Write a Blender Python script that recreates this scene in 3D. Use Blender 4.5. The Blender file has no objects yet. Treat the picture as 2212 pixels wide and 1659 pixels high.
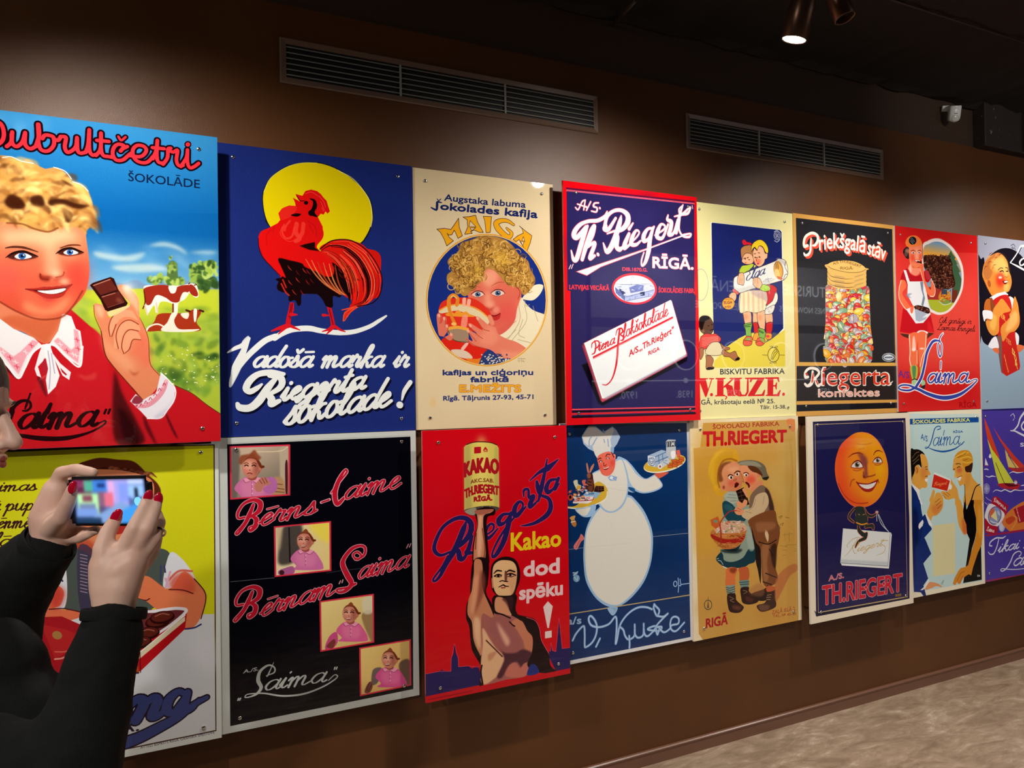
import bpy, bmesh, math, random
import numpy as np
from mathutils import Vector, Matrix

# ---------------------------------------------------------------- camera
SC = bpy.context.scene
F_PX, CX, CY = 1662.0, 1106.0, 829.5
CAM_H = 1.65                       # metres above the floor
def _n(v):
    v = np.array(v, float); return v/np.linalg.norm(v)
EU = _n((3304, -34.5, F_PX))                     # along the poster wall (to the right)
_a = 0.0155
ED = _n((_a, 1, (34.5-3304*_a)/F_PX))            # down
EU = _n(EU-ED*np.dot(EU, ED))
EI = np.cross(EU, ED)                            # into the wall
if EI[2] < 0: EI = -EI
EZ = -ED
def ray(x, y):
    r = np.array((x-CX, y-CY, F_PX))
    return np.array((r@EU, r@EI, r@EZ))
def _d4():
    a, b = ray(1216, 391), ray(1224.5, 918.5)
    return 1.0/(a[2]/a[1]-b[2]/b[1])
D_CAM = _d4()+0.08                               # camera to the painted wall (plane Y = 0)
CAM = np.array((0.0, -D_CAM, CAM_H))
def unproj(x, y, n=0.0):                         # pixel -> point on the plane Y = -n
    r = ray(x, y); return CAM+r*((D_CAM-n)/r[1])
def at_depth(x, y, z):                           # pixel -> point z metres in front of the lens
    return CAM+ray(x, y)*(z/F_PX)
def on_z(x, y, z):                               # pixel -> point on a horizontal plane
    r = ray(x, y); return CAM+r*((z-CAM_H)/r[2])
cam_d = bpy.data.cameras.new('camera'); cam = bpy.data.objects.new('camera', cam_d)
SC.collection.objects.link(cam); SC.camera = cam
cam_d.sensor_width = 36; cam_d.lens = F_PX*36/2212; cam_d.clip_start = .02; cam_d.clip_end = 80
M = Matrix(((EU[0], -EU[1], -EU[2], CAM[0]), (EI[0], -EI[1], -EI[2], CAM[1]), (EZ[0], -EZ[1], -EZ[2], CAM[2]), (0, 0, 0, 1)))
cam.matrix_world = M

# ---------------------------------------------------------------- light and exposure
w = bpy.data.worlds.new('world'); SC.world = w; w.use_nodes = True
w.node_tree.nodes['Background'].inputs[0].default_value = (1, .93, .85, 1)
w.node_tree.nodes['Background'].inputs[1].default_value = .03
SC.view_settings.view_transform = 'Standard'; SC.view_settings.look = 'None'
SC.view_settings.gamma = 1; SC.view_settings.use_curve_mapping = False
SC.view_settings.exposure = 0.13
def spot(name, loc, target, power, angle=95, blend=.8, size=.035, col=(1, .93, .84)):
    l = bpy.data.lights.new(name, 'SPOT'); l.energy = power; l.spot_size = math.radians(angle)
    l.spot_blend = blend; l.shadow_soft_size = size; l.color = col
    o = bpy.data.objects.new(name, l); SC.collection.objects.link(o); o.location = loc
    d = Vector(target)-Vector(loc); o.rotation_euler = d.to_track_quat('-Z', 'Y').to_euler(); return o
TRACK_D, TRACK_H = 1.05, 2.78
LAMPS = [  # u, distance from the wall, height, aim u, aim height, watts, cone, blend
    (-.2, .93, 2.84, .15, .9, 100, 130, 1),
    (2.03, .93, 2.82, 1.7, .95, 98, 140, 1),
    (3.3, .93, 2.92, 3.3, .9, 88, 126, 1),
    (4.9, .93, 2.92, 4.7, .9, 100, 128, 1),
]
for (u, d, h, au, ah, p, ang, bl) in LAMPS:
    spot('spot_beam', (u, -d, h-.02), (au, 0, ah), p, ang, bl)
def area(name, loc, target, power, sx, sy, colr=(1, .94, .86)):
    l = bpy.data.lights.new(name, 'AREA'); l.shape = 'RECTANGLE'; l.size = sx; l.size_y = sy; l.energy = power; l.color = colr
    o = bpy.data.objects.new(name, l); SC.collection.objects.link(o); o.location = loc
    o.rotation_euler = (Vector(target)-Vector(loc)).to_track_quat('-Z', 'Y').to_euler(); return o
# ceiling spots of the other side of the room, aimed at the floor and the display
for (u, y, au, ay, p) in ((2.3, -2.6, 2.5, -1.3, 110), (4.4, -2.6, 4.3, -1.2, 120), (6.4, -2.6, 6.0, -1.4, 100)):
    spot('fill_floor', (u, y, 3.15), (au, ay-.35, 0), p*1.25, 76, 1.0, .05, (1, .95, .9))
spot('fill_spot', (-1.35, -3.9, 3.1), (.25, -1.2, 1.1), 190, 56, .9, .05, (1, .95, .9))  # added fill from behind for the visitor's near hand and left posters
spot('fill_spot', (3.4, -3.7, 3.1), (4.6, 0, 3.12), 120, 34, 1, .05, (1, .95, .9))
area('fill_area', (-2.7, -2.3, 2.95), (2.5, 0, 3.15), 15, .5, .5)  # unseen area fill, added to lift the upper wall and beam
for u in (5.4, 7.8):
    spot('fill_display', (u, -3.2, 3.2), (u, -4.6, 2.2), 200, 110, .8, .05, (1, .97, .93))  # added spots that brighten the board for its mirror image in the posters

# ---------------------------------------------------------------- painting flat print (numpy raster)
PPM = 1000.0
class Canvas: pass
CV = Canvas()
def begin(n, u0, u1, v0, v1, bg, ppm=PPM):
    CV.n, CV.u0, CV.v1, CV.ppm = n, u0, v1, ppm
    CV.W, CV.H = int(round((u1-u0)*ppm)), int(round((v1-v0)*ppm))
    CV.a = np.empty((CV.H, CV.W, 3), np.float32); CV.a[:] = col(bg)
    CV.z = (0, 0, 1)
def col(c):
    if isinstance(c, str):
        if len(c) == 3: c = c[0]*2+c[1]*2+c[2]*2
        return np.array([int(c[i:i+2], 16)/255 for i in (0, 2, 4)], np.float32)
    return np.array(c, np.float32)
def Z(x0, y0, s): CV.z = (x0, y0, s)
def T(p):                       # traced points -> print pixels, through the real plane of the panel
    if isinstance(p, str): p = np.array([float(t) for t in p.split()]).reshape(-1, 2)
    p = np.asarray(p, float).reshape(-1, 2)
    x0, y0, s = CV.z
    px = x0+p[:, 0]/s-CX; py = y0+p[:, 1]/s-CY
    r = np.stack((px*EU[0]+py*EU[1]+F_PX*EU[2], px*EI[0]+py*EI[1]+F_PX*EI[2], px*EZ[0]+py*EZ[1]+F_PX*EZ[2]), 1)
    t = (D_CAM-CV.n)/r[:, 1]
    u = r[:, 0]*t; v = CAM_H+r[:, 2]*t
    return np.stack(((u-CV.u0)*CV.ppm, (CV.v1-v)*CV.ppm), 1)
def spl(p, closed=False, k=6):
    p = np.asarray(p, float)
    if len(p) < 3: return p
    if closed: q = np.vstack((p[-1], p, p[0], p[1]))
    else: q = np.vstack((2*p[0]-p[1], p, 2*p[-1]-p[-2]))
    out = []
    t = np.linspace(0, 1, k, endpoint=False)[:, None]
    for i in range(1, len(q)-2):
        a, b, c, d = q[i-1], q[i], q[i+1], q[i+2]
        out.append(.5*((2*b)+(-a+c)*t+(2*a-5*b+4*c-d)*t*t+(-a+3*b-3*c+d)*t**3))
    if not closed: out.append(p[-1:])
    return np.vstack(out)
SS = 4
def cover(A, B, pad=2):         # edges A->B (print px); signed accumulation; returns mask, x0, y0
    lo = np.minimum(A.min(0), B.min(0)); hi = np.maximum(A.max(0), B.max(0))
    x0 = max(0, int(math.floor(lo[0]))-pad); y0 = max(0, int(math.floor(lo[1]))-pad)
    x1 = min(CV.W, int(math.ceil(hi[0]))+pad); y1 = min(CV.H, int(math.ceil(hi[1]))+pad)
    if x1 <= x0 or y1 <= y0: return None
    w, h = x1-x0, y1-y0
    ya = (A[:, 1]-y0)*SS-.5; yb = (B[:, 1]-y0)*SS-.5
    sg = np.where(yb > ya, 1.0, -1.0)
    t0 = np.minimum(ya, yb); t1 = np.maximum(ya, yb)
    r0 = np.clip(np.ceil(t0), 0, h*SS).astype(int); r1 = np.clip(np.ceil(t1), 0, h*SS).astype(int)
    cnt = r1-r0; tot = cnt.sum()
    acc = np.zeros((h*SS)*(w+2), np.float32)
    if tot > 0:
        idx = np.repeat(np.arange(len(cnt)), cnt)
        row = np.arange(tot)-np.repeat(np.cumsum(cnt)-cnt, cnt)+r0[idx]
        f = (row-ya[idx])/(yb[idx]-ya[idx])
        x = np.clip(A[idx, 0]+(B[idx, 0]-A[idx, 0])*f-x0, 0, w)
        xi = x.astype(int); fr = (x-xi)
        s = sg[idx]
        base = row*(w+2)+xi
        acc += np.bincount(base, s*(1-fr), len(acc)).astype(np.float32)
        acc += np.bincount(base+1, s*fr, len(acc)).astype(np.float32)
    m = np.abs(np.cumsum(acc.reshape(h*SS, w+2), 1)[:, :w])
    m = np.minimum(m, 1).reshape(h, SS, w).mean(1)
    return m, x0, y0
def gblur(m, s):
    r = int(s*2.5)+1; k = np.exp(-np.arange(-r, r+1)**2/(2*s*s)); k /= k.sum()
    m = np.apply_along_axis(lambda v: np.convolve(v, k, 'same'), 0, m) if False else m
    n = m.shape
    for ax in (0, 1):
        L = n[ax]+2*r
        fm = np.fft.rfft(m, L, axis=ax); fk = np.fft.rfft(k, L)
        o = np.fft.irfft(fm*(fk[:, None] if ax == 0 else fk[None, :]), L, axis=ax)
        m = o[r:r+n[0]] if ax == 0 else o[:, r:r+n[1]]
    return m
def comp(res, c, a=1.0, grad=None):
    if res is None: return
    m, x0, y0 = res; h, w = m.shape
    reg = CV.a[y0:y0+h, x0:x0+w]
    if getattr(CV, 'clip', None) is not None: m = m*CV.clip[y0:y0+h, x0:x0+w]
    m = (m*a)[..., None].astype(np.float32); C = col(c)
    if grad is not None:
        g = T(grad[0]); C2 = col(grad[1]); d = g[1]-g[0]; L = d@d
        yy, xx = np.mgrid[y0:y0+h, x0:x0+w]
        t = np.clip(((xx-g[0][0])*d[0]+(yy-g[0][1])*d[1])/L, 0, 1)[..., None]
        C = C*(1-t)+C2*t
    reg += (C-reg)*m
def _poly(q, blur=0):
    pad = 2 if not blur else int(blur*3)+3
    r = cover(q, np.roll(q, -1, 0), pad)
    if r is None or not blur: return r
    return gblur(r[0], blur), r[1], r[2]
def poly(p, c, a=1.0, sm=1, blur=0, grad=None):           # filled shape, smooth outline by default
    q = T(p); 
    if sm: q = spl(q, True)
    comp(_poly(q, blur*CV.ppm/1000), c, a, grad)
def rect4(p, c, a=1.0, **k): poly(p, c, a, sm=0, **k)
def ell(cx, cy, rx, ry, c, a=1.0, rot=0, blur=0, grad=None, w=None):
    t = np.linspace(0, 2*math.pi, 48, endpoint=False); cr, sr = math.cos(math.radians(rot)), math.sin(math.radians(rot))
    x = rx*np.cos(t); y = ry*np.sin(t)
    p = np.stack((cx+x*cr-y*sr, cy+x*sr+y*cr), 1)
    if w: return line(np.vstack((p, p[:1])), c, w, a, sm=0)
    poly(p, c, a, sm=0, blur=blur, grad=grad)
def _stroke(q, r):              # q points, r radii -> union of quads and discs
    A, B = [], []
    m = len(q)
    ang = np.linspace(0, 2*math.pi, 13)[:-1]
    cc = np.stack((np.cos(ang), np.sin(ang)), 1)
    P = q[:, None]+cc[None]*r[:, None, None]
    A.append(P.reshape(-1, 2)); B.append(np.roll(P, -1, 1).reshape(-1, 2))
    d = q[1:]-q[:-1]; L = np.linalg.norm(d, axis=1); k = L > 1e-6
    if k.any():
        d = d[k]/L[k][:, None]; nn = np.stack((-d[:, 1], d[:, 0]), 1)
        a, b, ra, rb = q[:-1][k], q[1:][k], r[:-1][k][:, None], r[1:][k][:, None]
        c4 = np.stack((a-nn*ra, b-nn*rb, b+nn*rb, a+nn*ra), 1)
        A.append(c4.reshape(-1, 2)); B.append(np.roll(c4, -1, 1).reshape(-1, 2))
    return np.vstack(A), np.vstack(B)
def line(p, c, w=2, a=1.0, sm=1, blur=0, out=None):        # w: width in photo px, number or list along the line
    q0 = T(p); s = CV.ppm*(D_CAM-CV.n)/F_PX*1.02
    wl = np.atleast_1d(np.asarray(w, float))*s/2*(1/CV.z[2] if getattr(CV, 'zw', 0) else 1)
    q = spl(q0) if sm else q0
    r = np.interp(np.linspace(0, 1, len(q)), np.linspace(0, 1, len(wl)), wl) if len(wl) > 1 else np.full(len(q), wl[0])
    if out: A, B = _stroke(q, r+out[1]*s); comp(cover(A, B), out[0], a)
    A, B = _stroke(q, np.maximum(r, .3)); res = cover(A, B, 2+int(blur*3))
    if res is not None and blur: res = (gblur(res[0], blur), res[1], res[2])
    comp(res, c, a)
def lines(s, c, w=2, a=1.0, **k):                          # several strokes separated by ;
    for t in s.split(';'):
        if t.strip(): line(t, c, w, a, **k)
def clip_to(p, sm=1):
    if p is None: CV.clip = None; return
    q = T(p); q = spl(q, True) if sm else q
    m = np.zeros((CV.H, CV.W), np.float32); r = _poly(q)
    m[r[1]:r[1]+r[0].shape[0], r[2] if False else 0:0] = 0
    m[r[2]:r[2]+r[0].shape[0], r[1]:r[1]+r[0].shape[1]] = r[0]; CV.clip = m
def clip_ell(cx, cy, rx, ry, rot=0):
    t = np.linspace(0, 2*math.pi, 48, endpoint=False); cr, sr = math.cos(math.radians(rot)), math.sin(math.radians(rot))
    clip_to(np.stack((cx+rx*np.cos(t)*cr-ry*np.sin(t)*sr, cy+rx*np.cos(t)*sr+ry*np.sin(t)*cr), 1), 0)
CV.clip = None
# block lettering out of Blender's own built-in font
_tc = {}
def _glyph_tris(s):
    if s in _tc: return _tc[s]
    cu = bpy.data.curves.new('t', 'FONT'); cu.body = s; cu.resolution_u = 3
    o = bpy.data.objects.new('t', cu); SC.collection.objects.link(o)
    dg = bpy.context.evaluated_depsgraph_get(); me = o.evaluated_get(dg).to_mesh()
    v = np.empty(len(me.vertices)*3, np.float32); me.vertices.foreach_get('co', v); v = v.reshape(-1, 3)[:, :2]
    me.calc_loop_triangles(); t = np.empty(len(me.loop_triangles)*3, np.int32); me.loop_triangles.foreach_get('vertices', t)
    t = v[t.reshape(-1, 3)]
    ar = np.cross(t[:, 1]-t[:, 0], t[:, 2]-t[:, 0]); t[ar < 0] = t[ar < 0][:, ::-1]
    ed = {}
    f = t.reshape(-1, 3, 2)
    o.evaluated_get(dg).to_mesh_clear(); bpy.data.objects.remove(o); bpy.data.curves.remove(cu)
    _tc[s] = f.astype(float); return _tc[s]
def text(s, p, h, c, a=1.0, bold=0.0, out=None, warp=None, shear=0.0, mirror=False):
    """lettering on the baseline p = 'x0 y0 x1 y1' (traced px), cap height h (traced px, or (h0, h1)), bold in photo px"""
    f = _glyph_tris(s).copy()
    if not len(f): return
    x = f[..., 0]; x -= x.min(); W = x.max(); x /= W
    if mirror: x[:] = 1-x
    y = f[..., 1]/.72
    P = np.array([float(t) for t in p.split()]) if isinstance(p, str) else np.array(p, float)
    h0, h1 = (h, h) if np.isscalar(h) else h
    n = len(P)//2
    if n == 2:
        bx = P[0]+(P[2]-P[0])*x; by = P[1]+(P[3]-P[1])*x; nx = 0; ny = -1
    else:
        k = spl(P.reshape(-1, 2), k=10); L = np.concatenate(([0], np.cumsum(np.linalg.norm(np.diff(k, axis=0), axis=1)))); L /= L[-1]
        bx = np.interp(x, L, k[:, 0]); by = np.interp(x, L, k[:, 1])
        tx = np.interp(np.clip(x+.02, 0, 1), L, k[:, 0])-np.interp(np.clip(x-.02, 0, 1), L, k[:, 0]); ty = np.interp(np.clip(x+.02, 0, 1), L, k[:, 1])-np.interp(np.clip(x-.02, 0, 1), L, k[:, 1])
        l = np.hypot(tx, ty); wp = 1.0 if warp is None else warp
        nx, ny = ty/l*wp, -(tx/l*wp+(1-wp))
    hh = (h0+(h1-h0)*x)*y
    X = bx+nx*hh+shear*hh; Y = by+ny*hh
    q = T(np.stack((X, Y), -1).reshape(-1, 2)).reshape(-1, 3, 2)
    s_ = CV.ppm*(D_CAM-CV.n)/F_PX
    def draw(rad, c):
        A = q.reshape(-1, 2); B = np.roll(q, -1, 1).reshape(-1, 2)
        if rad > 0:
            ar = np.cross(q[:, 1]-q[:, 0], q[:, 2]-q[:, 0]); qq = q.copy(); qq[ar < 0] = qq[ar < 0][:, ::-1]
            # boundary edges: those used once
            key = {}
            r2 = np.round(q, 2)
            for i in range(len(q)):
                for j in range(3):
                    a_, b_ = tuple(r2[i, j]), tuple(r2[i, (j+1) % 3]); k = (a_, b_) if a_ < b_ else (b_, a_)
                    key[k] = key.get(k, 0)+1
            E = np.array([k for k, v in key.items() if v == 1])
            ang = np.linspace(0, 2*math.pi, 9)[:-1]; cc = np.stack((np.cos(ang), np.sin(ang)), 1)
            pts = E.reshape(-1, 2); Pd = pts[:, None]+cc[None]*rad
            d = E[:, 1]-E[:, 0]; L = np.linalg.norm(d, axis=1)+1e-6; d /= L[:, None]; nn = np.stack((-d[:, 1], d[:, 0]), 1)*rad
            c4 = np.stack((E[:, 0]-nn, E[:, 1]-nn, E[:, 1]+nn, E[:, 0]+nn), 1)
            A = np.vstack((qq.reshape(-1, 2), Pd.reshape(-1, 2), c4.reshape(-1, 2)))
            B = np.vstack((np.roll(qq, -1, 1).reshape(-1, 2), np.roll(Pd, -1, 1).reshape(-1, 2), np.roll(c4, -1, 1).reshape(-1, 2)))
        comp(cover(A, B), c, a)
    if out: draw((bold+out[1])*s_, out[0])
    draw(bold*s_, c)
# joined handwriting: strokes in a unit cell (x-height 1, ascender ~2, y up), advance width
HW = {
 'a': (1.0, ['.85 .8 .6 1 .25 .85 .08 .4 .25 .05 .5 .1 .78 .5 .9 .95', '.9 1 .78 .3 .9 .03 1.1 .2']),
 'b': (.95, ['-.05 .2 .3 1 .5 1.7 .4 2 .28 1.8 .2 1 .18 .3 .35 .03 .65 .15 .75 .6 .6 .95 .45 .8', '.6 .92 .8 .8 1 .85']),
 'c': (.8, ['.72 .8 .55 1 .25 .85 .1 .4 .25 .03 .55 .05 .85 .3']),
 'd': (1.0, ['.8 .8 .55 1 .25 .85 .08 .4 .25 .05 .5 .1 .78 .5', '1.1 2 .95 1.4 .8 .6 .8 .15 .95 .05 1.1 .2']),
 'e': (.8, ['-.02 .3 .4 .55 .6 .8 .45 1 .22 .8 .12 .4 .3 .03 .55 .08 .85 .35']),
 'f': (.7, ['-.05 .2 .4 1 .6 1.8 .45 2 .3 1.6 .2 .3 .1 -.7', '.1 .95 .6 1']),
 'g': (.95, ['.8 .8 .55 1 .25 .85 .08 .4 .25 .05 .5 .1 .78 .5 .85 1', '.86 1 .7 .1 .5 -.7 .2 -.85 .1 -.6 .5 -.2 .95 .25']),
 'h': (.95, ['-.05 .2 .4 1.2 .55 1.9 .4 2 .28 1.5 .15 0', '.2 .55 .5 .98 .7 .85 .65 .15 .8 .03 1 .2']),
 'i': (.5, ['.0 .35 .22 .95', '.24 1 .15 .3 .28 .03 .52 .25', '.34 1.38 .36 1.42']),
 'ı': (.5, ['.0 .35 .22 .95', '.24 1 .15 .3 .28 .03 .52 .25']),
 'j': (.5, ['.3 1 .2 .1 .05 -.7 -.2 -.8', '.4 1.38 .42 1.42']),
 'k': (.9, ['-.05 .2 .4 1.2 .52 1.9 .38 2 .27 1.5 .15 0', '.75 .95 .5 .9 .3 .55 .5 .45 .6 .1 .75 .03 .95 .25']),
 'l': (.55, ['-.05 .25 .35 1.1 .5 1.8 .4 2.05 .28 1.8 .18 1 .15 .25 .3 .03 .58 .25']),
 'm': (1.5, ['.0 .7 .15 .98 .22 .8 .15 0', '.18 .5 .45 .97 .6 .85 .55 0', '.58 .5 .88 .97 1.05 .85 1.0 .2 1.15 .03 1.52 .3']),
 'n': (1.05, ['.0 .7 .15 .98 .22 .8 .15 0', '.18 .5 .48 .97 .65 .85 .58 .2 .72 .03 1.07 .3']),
 'o': (.9, ['.6 .95 .3 .95 .1 .5 .25 .05 .55 .05 .75 .45 .6 .92 .7 .85 .95 .9']),
 'p': (.95, ['.0 .6 .2 1 .18 .2 .05 -.8', '.2 .6 .5 1 .75 .7 .6 .1 .35 .03 .2 .2', '.6 .1 .95 .3']),
 'r': (.75, ['.0 .5 .2 1.12 .28 .92 .55 .92 .5 .6 .45 .2 .58 .03 .8 .25']),
 's': (.75, ['.0 .2 .3 .7 .42 1.08 .5 .7 .62 .3 .45 .03 .15 .08 .1 .2', '.5 .04 .8 .25']),
 't': (.6, ['.0 .3 .35 1.1', '.42 1.75 .28 .9 .2 .25 .32 .03 .62 .25', '.1 1.2 .6 1.28']),
 'u': (1.05, ['.05 .7 .15 1 .12 .3 .3 .03 .6 .3 .75 .95', '.76 1 .68 .3 .82 .03 1.08 .3']),
 'v': (.8, ['.0 .8 .15 .98 .25 .4 .35 .03 .6 .5 .7 1 .9 .9']),
 'y': (.9, ['.05 .7 .15 1 .12 .3 .3 .03 .55 .3 .7 .95', '.72 1 .6 .1 .4 -.7 .1 -.8']),
 'z': (.8, ['.1 .9 .65 .95 .15 .05 .5 .1 .8 .15']),
 'V': (1.3, ['.0 1.7 .3 1.95 .35 1.3 .45 0', '.45 0 .9 1.2 1.35 2.1']),
 'L': (1.2, ['.95 1.5 .75 1.4 .8 1.8 1.1 1.95 .7 2 .5 1.5 .45 .7 .2 .1 .0 .05 .1 .25 .5 .1 1.1 .02 1.25 .2']),
 'R': (1.3, ['.35 1.2 .2 .5 .55 1.9 .3 .1 -.1 0', '.0 1.3 .3 1.9 .9 2 1.1 1.6 .8 1.15 .45 1.05', '.5 1.05 .8 .6 .95 .1 1.3 .2']),
 'B': (1.2, ['.5 1.9 .3 .9 .05 -.1 -.1 -.35', '.05 1.2 .3 1.8 .85 2 1.05 1.6 .75 1.15 .45 1.05', '.5 1.05 .95 .8 .9 .25 .55 -.05 .35 .1']),
 'P': (1.1, ['.5 1.9 .35 .7 .15 0', '.0 1.3 .3 1.9 .9 2 1.05 1.5 .7 1.1 .4 1.1']),
 'T': (1.2, ['.0 1.5 .1 1.85 .6 1.8 1.3 2.1', '.75 1.8 .6 .7 .3 .0 -.05 .1 .0 .35']),
 'K': (1.2, ['.35 1.9 .15 0', '1.15 1.95 .6 1.3 .25 .95', '.3 1 .6 .6 .8 .1 1.2 .15']),
 'C': (1.1, ['1.0 1.6 .8 2 .35 1.5 .1 .6 .35 .03 .9 .2']),
 'E': (1.0, ['.9 1.7 .6 2 .35 1.6 .6 1.1 .2 .8 .1 .2 .5 .0 .95 .3']),
 'D': (1.3, ['.3 1.9 .2 0', '0 1.9 .8 1.9 1.2 1 .8 .1 .1 .0']),
 'S': (1.0, ['.9 1.6 .6 2 .3 1.6 .7 .9 .7 .3 .3 0 0 .2']),
 '!': (.6, ['.55 2 .3 .65', '.22 .08 .22 .1']), '.': (.35, ['.12 .05 .13 .06']), ',': (.35, ['.15 .1 .02 -.25']), '-': (.7, ['.1 .6 .6 .68']),
 '"': (.5, ['.15 2 .05 1.65', '.4 2 .3 1.65']), ' ': (.6, []),
}
_acc = {'ā': ('a', '-'), 'ē': ('e', '-'), 'ī': ('i', '-'), 'š': ('s', 'v'), 'č': ('c', 'v'), 'ž': ('z', 'v'), 'ņ': ('n', ','), 'ģ': ('g', '-')}
def script(s, p, h, c, w=2, a=1.0, out=None, slant=.35, shadow=None, thin=1.0, xs=None):
    """handwritten lettering: baseline p (traced px), x-height h (traced px or pair), w stroke px"""
    P = np.array([float(t) for t in p.split()]); h0, h1 = (h, h) if np.isscalar(h) else h
    k = spl(P.reshape(-1, 2), k=10) if len(P) > 4 else P.reshape(-1, 2)
    L = np.concatenate(([0], np.cumsum(np.linalg.norm(np.diff(k, axis=0), axis=1)))); L /= L[-1]
    adv = 0; st = []
    for ch in s:
        b, m = _acc.get(ch, (ch, None)); g = HW[b]
        for q in g[1]:
            q = np.array([float(t) for t in q.split()]).reshape(-1, 2) 
            if b == 'i' and m and q[0, 1] > 1.3: continue
            st.append(q+(adv, 0))
        if m == '-': st.append(np.array((adv+.1, 1.42, adv+.75, 1.45)).reshape(-1, 2)+((-.15, 0) if b == 'i' else (.05, 0)))
        if m == 'v': st.append(np.array((adv+.2, 1.62, adv+.38, 1.35, adv+.65, 1.68)).reshape(-1, 2))
        if m == ',': st.append(np.array((adv+.5, -.2, adv+.4, -.5)).reshape(-1, 2))
        adv += g[0]
    res = []
    for q in st:
        q = spl(q, k=5) if len(q) > 2 else q
        t = q[:, 0]/adv; hh = (h0+(h1-h0)*t)
        x = np.interp(t, L, k[:, 0])+(t < 0)*t*(k[-1, 0]-k[0, 0])+(t > 1)*(t-1)*(k[-1, 0]-k[0, 0])+slant*q[:, 1]*hh
        y = np.interp(t, L, k[:, 1])-q[:, 1]*hh
        dy = np.abs(np.gradient(q[:, 1])); dx = np.abs(np.gradient(q[:, 0])); down = dy/(dx+dy+1e-6)
        res.append((np.stack((x, y), 1), thin+(1-thin)*down if thin < 1 else np.ones(len(q))))
    def draw(c, extra, off=(0, 0), hl=None):
        A, B = [], []
        sc = CV.ppm*(D_CAM-CV.n)/F_PX*1.02
        for q, f in res:
            t = T(q+np.array(off)); a_, b_ = _stroke(t, np.maximum((w/2*f+extra)*sc, .35)); A.append(a_); B.append(b_)
        comp(cover(np.vstack(A), np.vstack(B)), c, a)
    if shadow: draw(shadow[0], shadow[3] if len(shadow) > 3 else 0, shadow[1:3])
    if out: draw(out[0], out[1])
    draw(c, 0)
def noise(amp=.02, seed=1, scale=1, a=None):
    rng = np.random.default_rng(seed)
    h, w_ = CV.H//scale+2, CV.W//scale+2
    nz = rng.normal(0, 1, (h, w_)).astype(np.float32)
    nz = np.repeat(np.repeat(nz, scale, 0), scale, 1)[:CV.H, :CV.W]
    if scale > 1: nz = gblur(nz, scale*.7).astype(np.float32)
    if CV.clip is not None: nz = nz*CV.clip
    CV.a += nz[..., None]*amp
def blobs(cx, cy, rx, ry, n, cols, size, seed=0, a=.8, blur=1.5, asp=.6, ang=None):    # painterly dabs
    rg = random.Random(seed)
    for i in range(n):
        t = rg.random()*6.283; r = math.sqrt(rg.random())
        x, y = cx+rx*r*math.cos(t), cy+ry*r*math.sin(t); s = size*(.5+rg.random())
        ell(x, y, s, s*asp, cols[i % len(cols)], a, rot=(rg.random()*180 if ang is None else ang+rg.uniform(-25, 25)), blur=blur)
def curls(cx, cy, rx, ry, n, cols, size, seed=0, w=1.2, a=.8):                       # arcs of hair
    rg = random.Random(seed)
    for i in range(n):
        t = rg.random()*6.283; r = math.sqrt(rg.random()); x, y = cx+rx*r*math.cos(t), cy+ry*r*math.sin(t)
        s = size*(.5+rg.random()); a0 = rg.random()*6.28; sp = rg.uniform(1.5, 4)
        p = [(x+s*math.cos(a0+sp*k/6)*(1-k*.05), y+s*math.sin(a0+sp*k/6)*(1-k*.05)) for k in range(7)]
        line(p, cols[i % len(cols)], [w*.4, w, w, w*.4], a)
def finish_image(name):
    CV.clip = None
    a = np.ones((CV.H, CV.W, 4), np.float32); a[..., :3] = np.clip(CV.a[::-1], 0, 1)
    im = bpy.data.images.new(name, CV.W, CV.H); im.pixels.foreach_set(a.ravel()); im.update(); im.pack()
    return im

# ---------------------------------------------------------------- mesh helpers
COL = SC.collection
def mat(name, c, rough=.5, metal=0, spec=.5, bump=0, bscale=200, coat=0, emit=None, es=0, noise_c=None, nscale=8, trans=0, nrange=(.35, .65), sss=0):
    m = bpy.data.materials.new(name); m.use_nodes = True; nt = m.node_tree; b = nt.nodes['Principled BSDF']
    b.inputs['Base Color'].default_value = (*c, 1); b.inputs['Roughness'].default_value = rough; b.inputs['Metallic'].default_value = metal
    b.inputs['Specular IOR Level'].default_value = spec; b.inputs['Coat Weight'].default_value = coat; b.inputs['Coat Roughness'].default_value = .03
    b.inputs['Transmission Weight'].default_value = trans
    if sss: b.inputs['Subsurface Weight'].default_value = sss; b.inputs['Subsurface Radius'].default_value = (.02, .008, .004)
    if emit: b.inputs['Emission Color'].default_value = (*emit, 1); b.inputs['Emission Strength'].default_value = es
    tc = nt.nodes.new('ShaderNodeTexCoord')
    if bump:
        n = nt.nodes.new('ShaderNodeTexNoise'); n.inputs['Scale'].default_value = bscale; n.inputs['Detail'].default_value = 4
        bp = nt.nodes.new('ShaderNodeBump'); bp.inputs['Strength'].default_value = bump; bp.inputs['Distance'].default_value = .002
        nt.links.new(tc.outputs['Object'], n.inputs['Vector']); nt.links.new(n.outputs['Fac'], bp.inputs['Height']); nt.links.new(bp.outputs['Normal'], b.inputs['Normal'])
    if noise_c:
        n = nt.nodes.new('ShaderNodeTexNoise'); n.inputs['Scale'].default_value = nscale; n.inputs['Detail'].default_value = 6
        r = nt.nodes.new('ShaderNodeValToRGB'); r.color_ramp.elements[0].position, r.color_ramp.elements[1].position = nrange
        r.color_ramp.elements[0].color = (*c, 1); r.color_ramp.elements[1].color = (*noise_c, 1)
        nt.links.new(tc.outputs['Object'], n.inputs['Vector']); nt.links.new(n.outputs['Fac'], r.inputs['Fac']); nt.links.new(r.outputs['Color'], b.inputs['Base Color'])
    return m
def link(name, me, m=None, parent=None, loc=None):
    o = bpy.data.objects.new(name, me); COL.objects.link(o)
    if m and not me.materials: me.materials.append(m)
    if parent: o.parent = parent
    if loc is not None: o.location = loc
    return o
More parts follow.
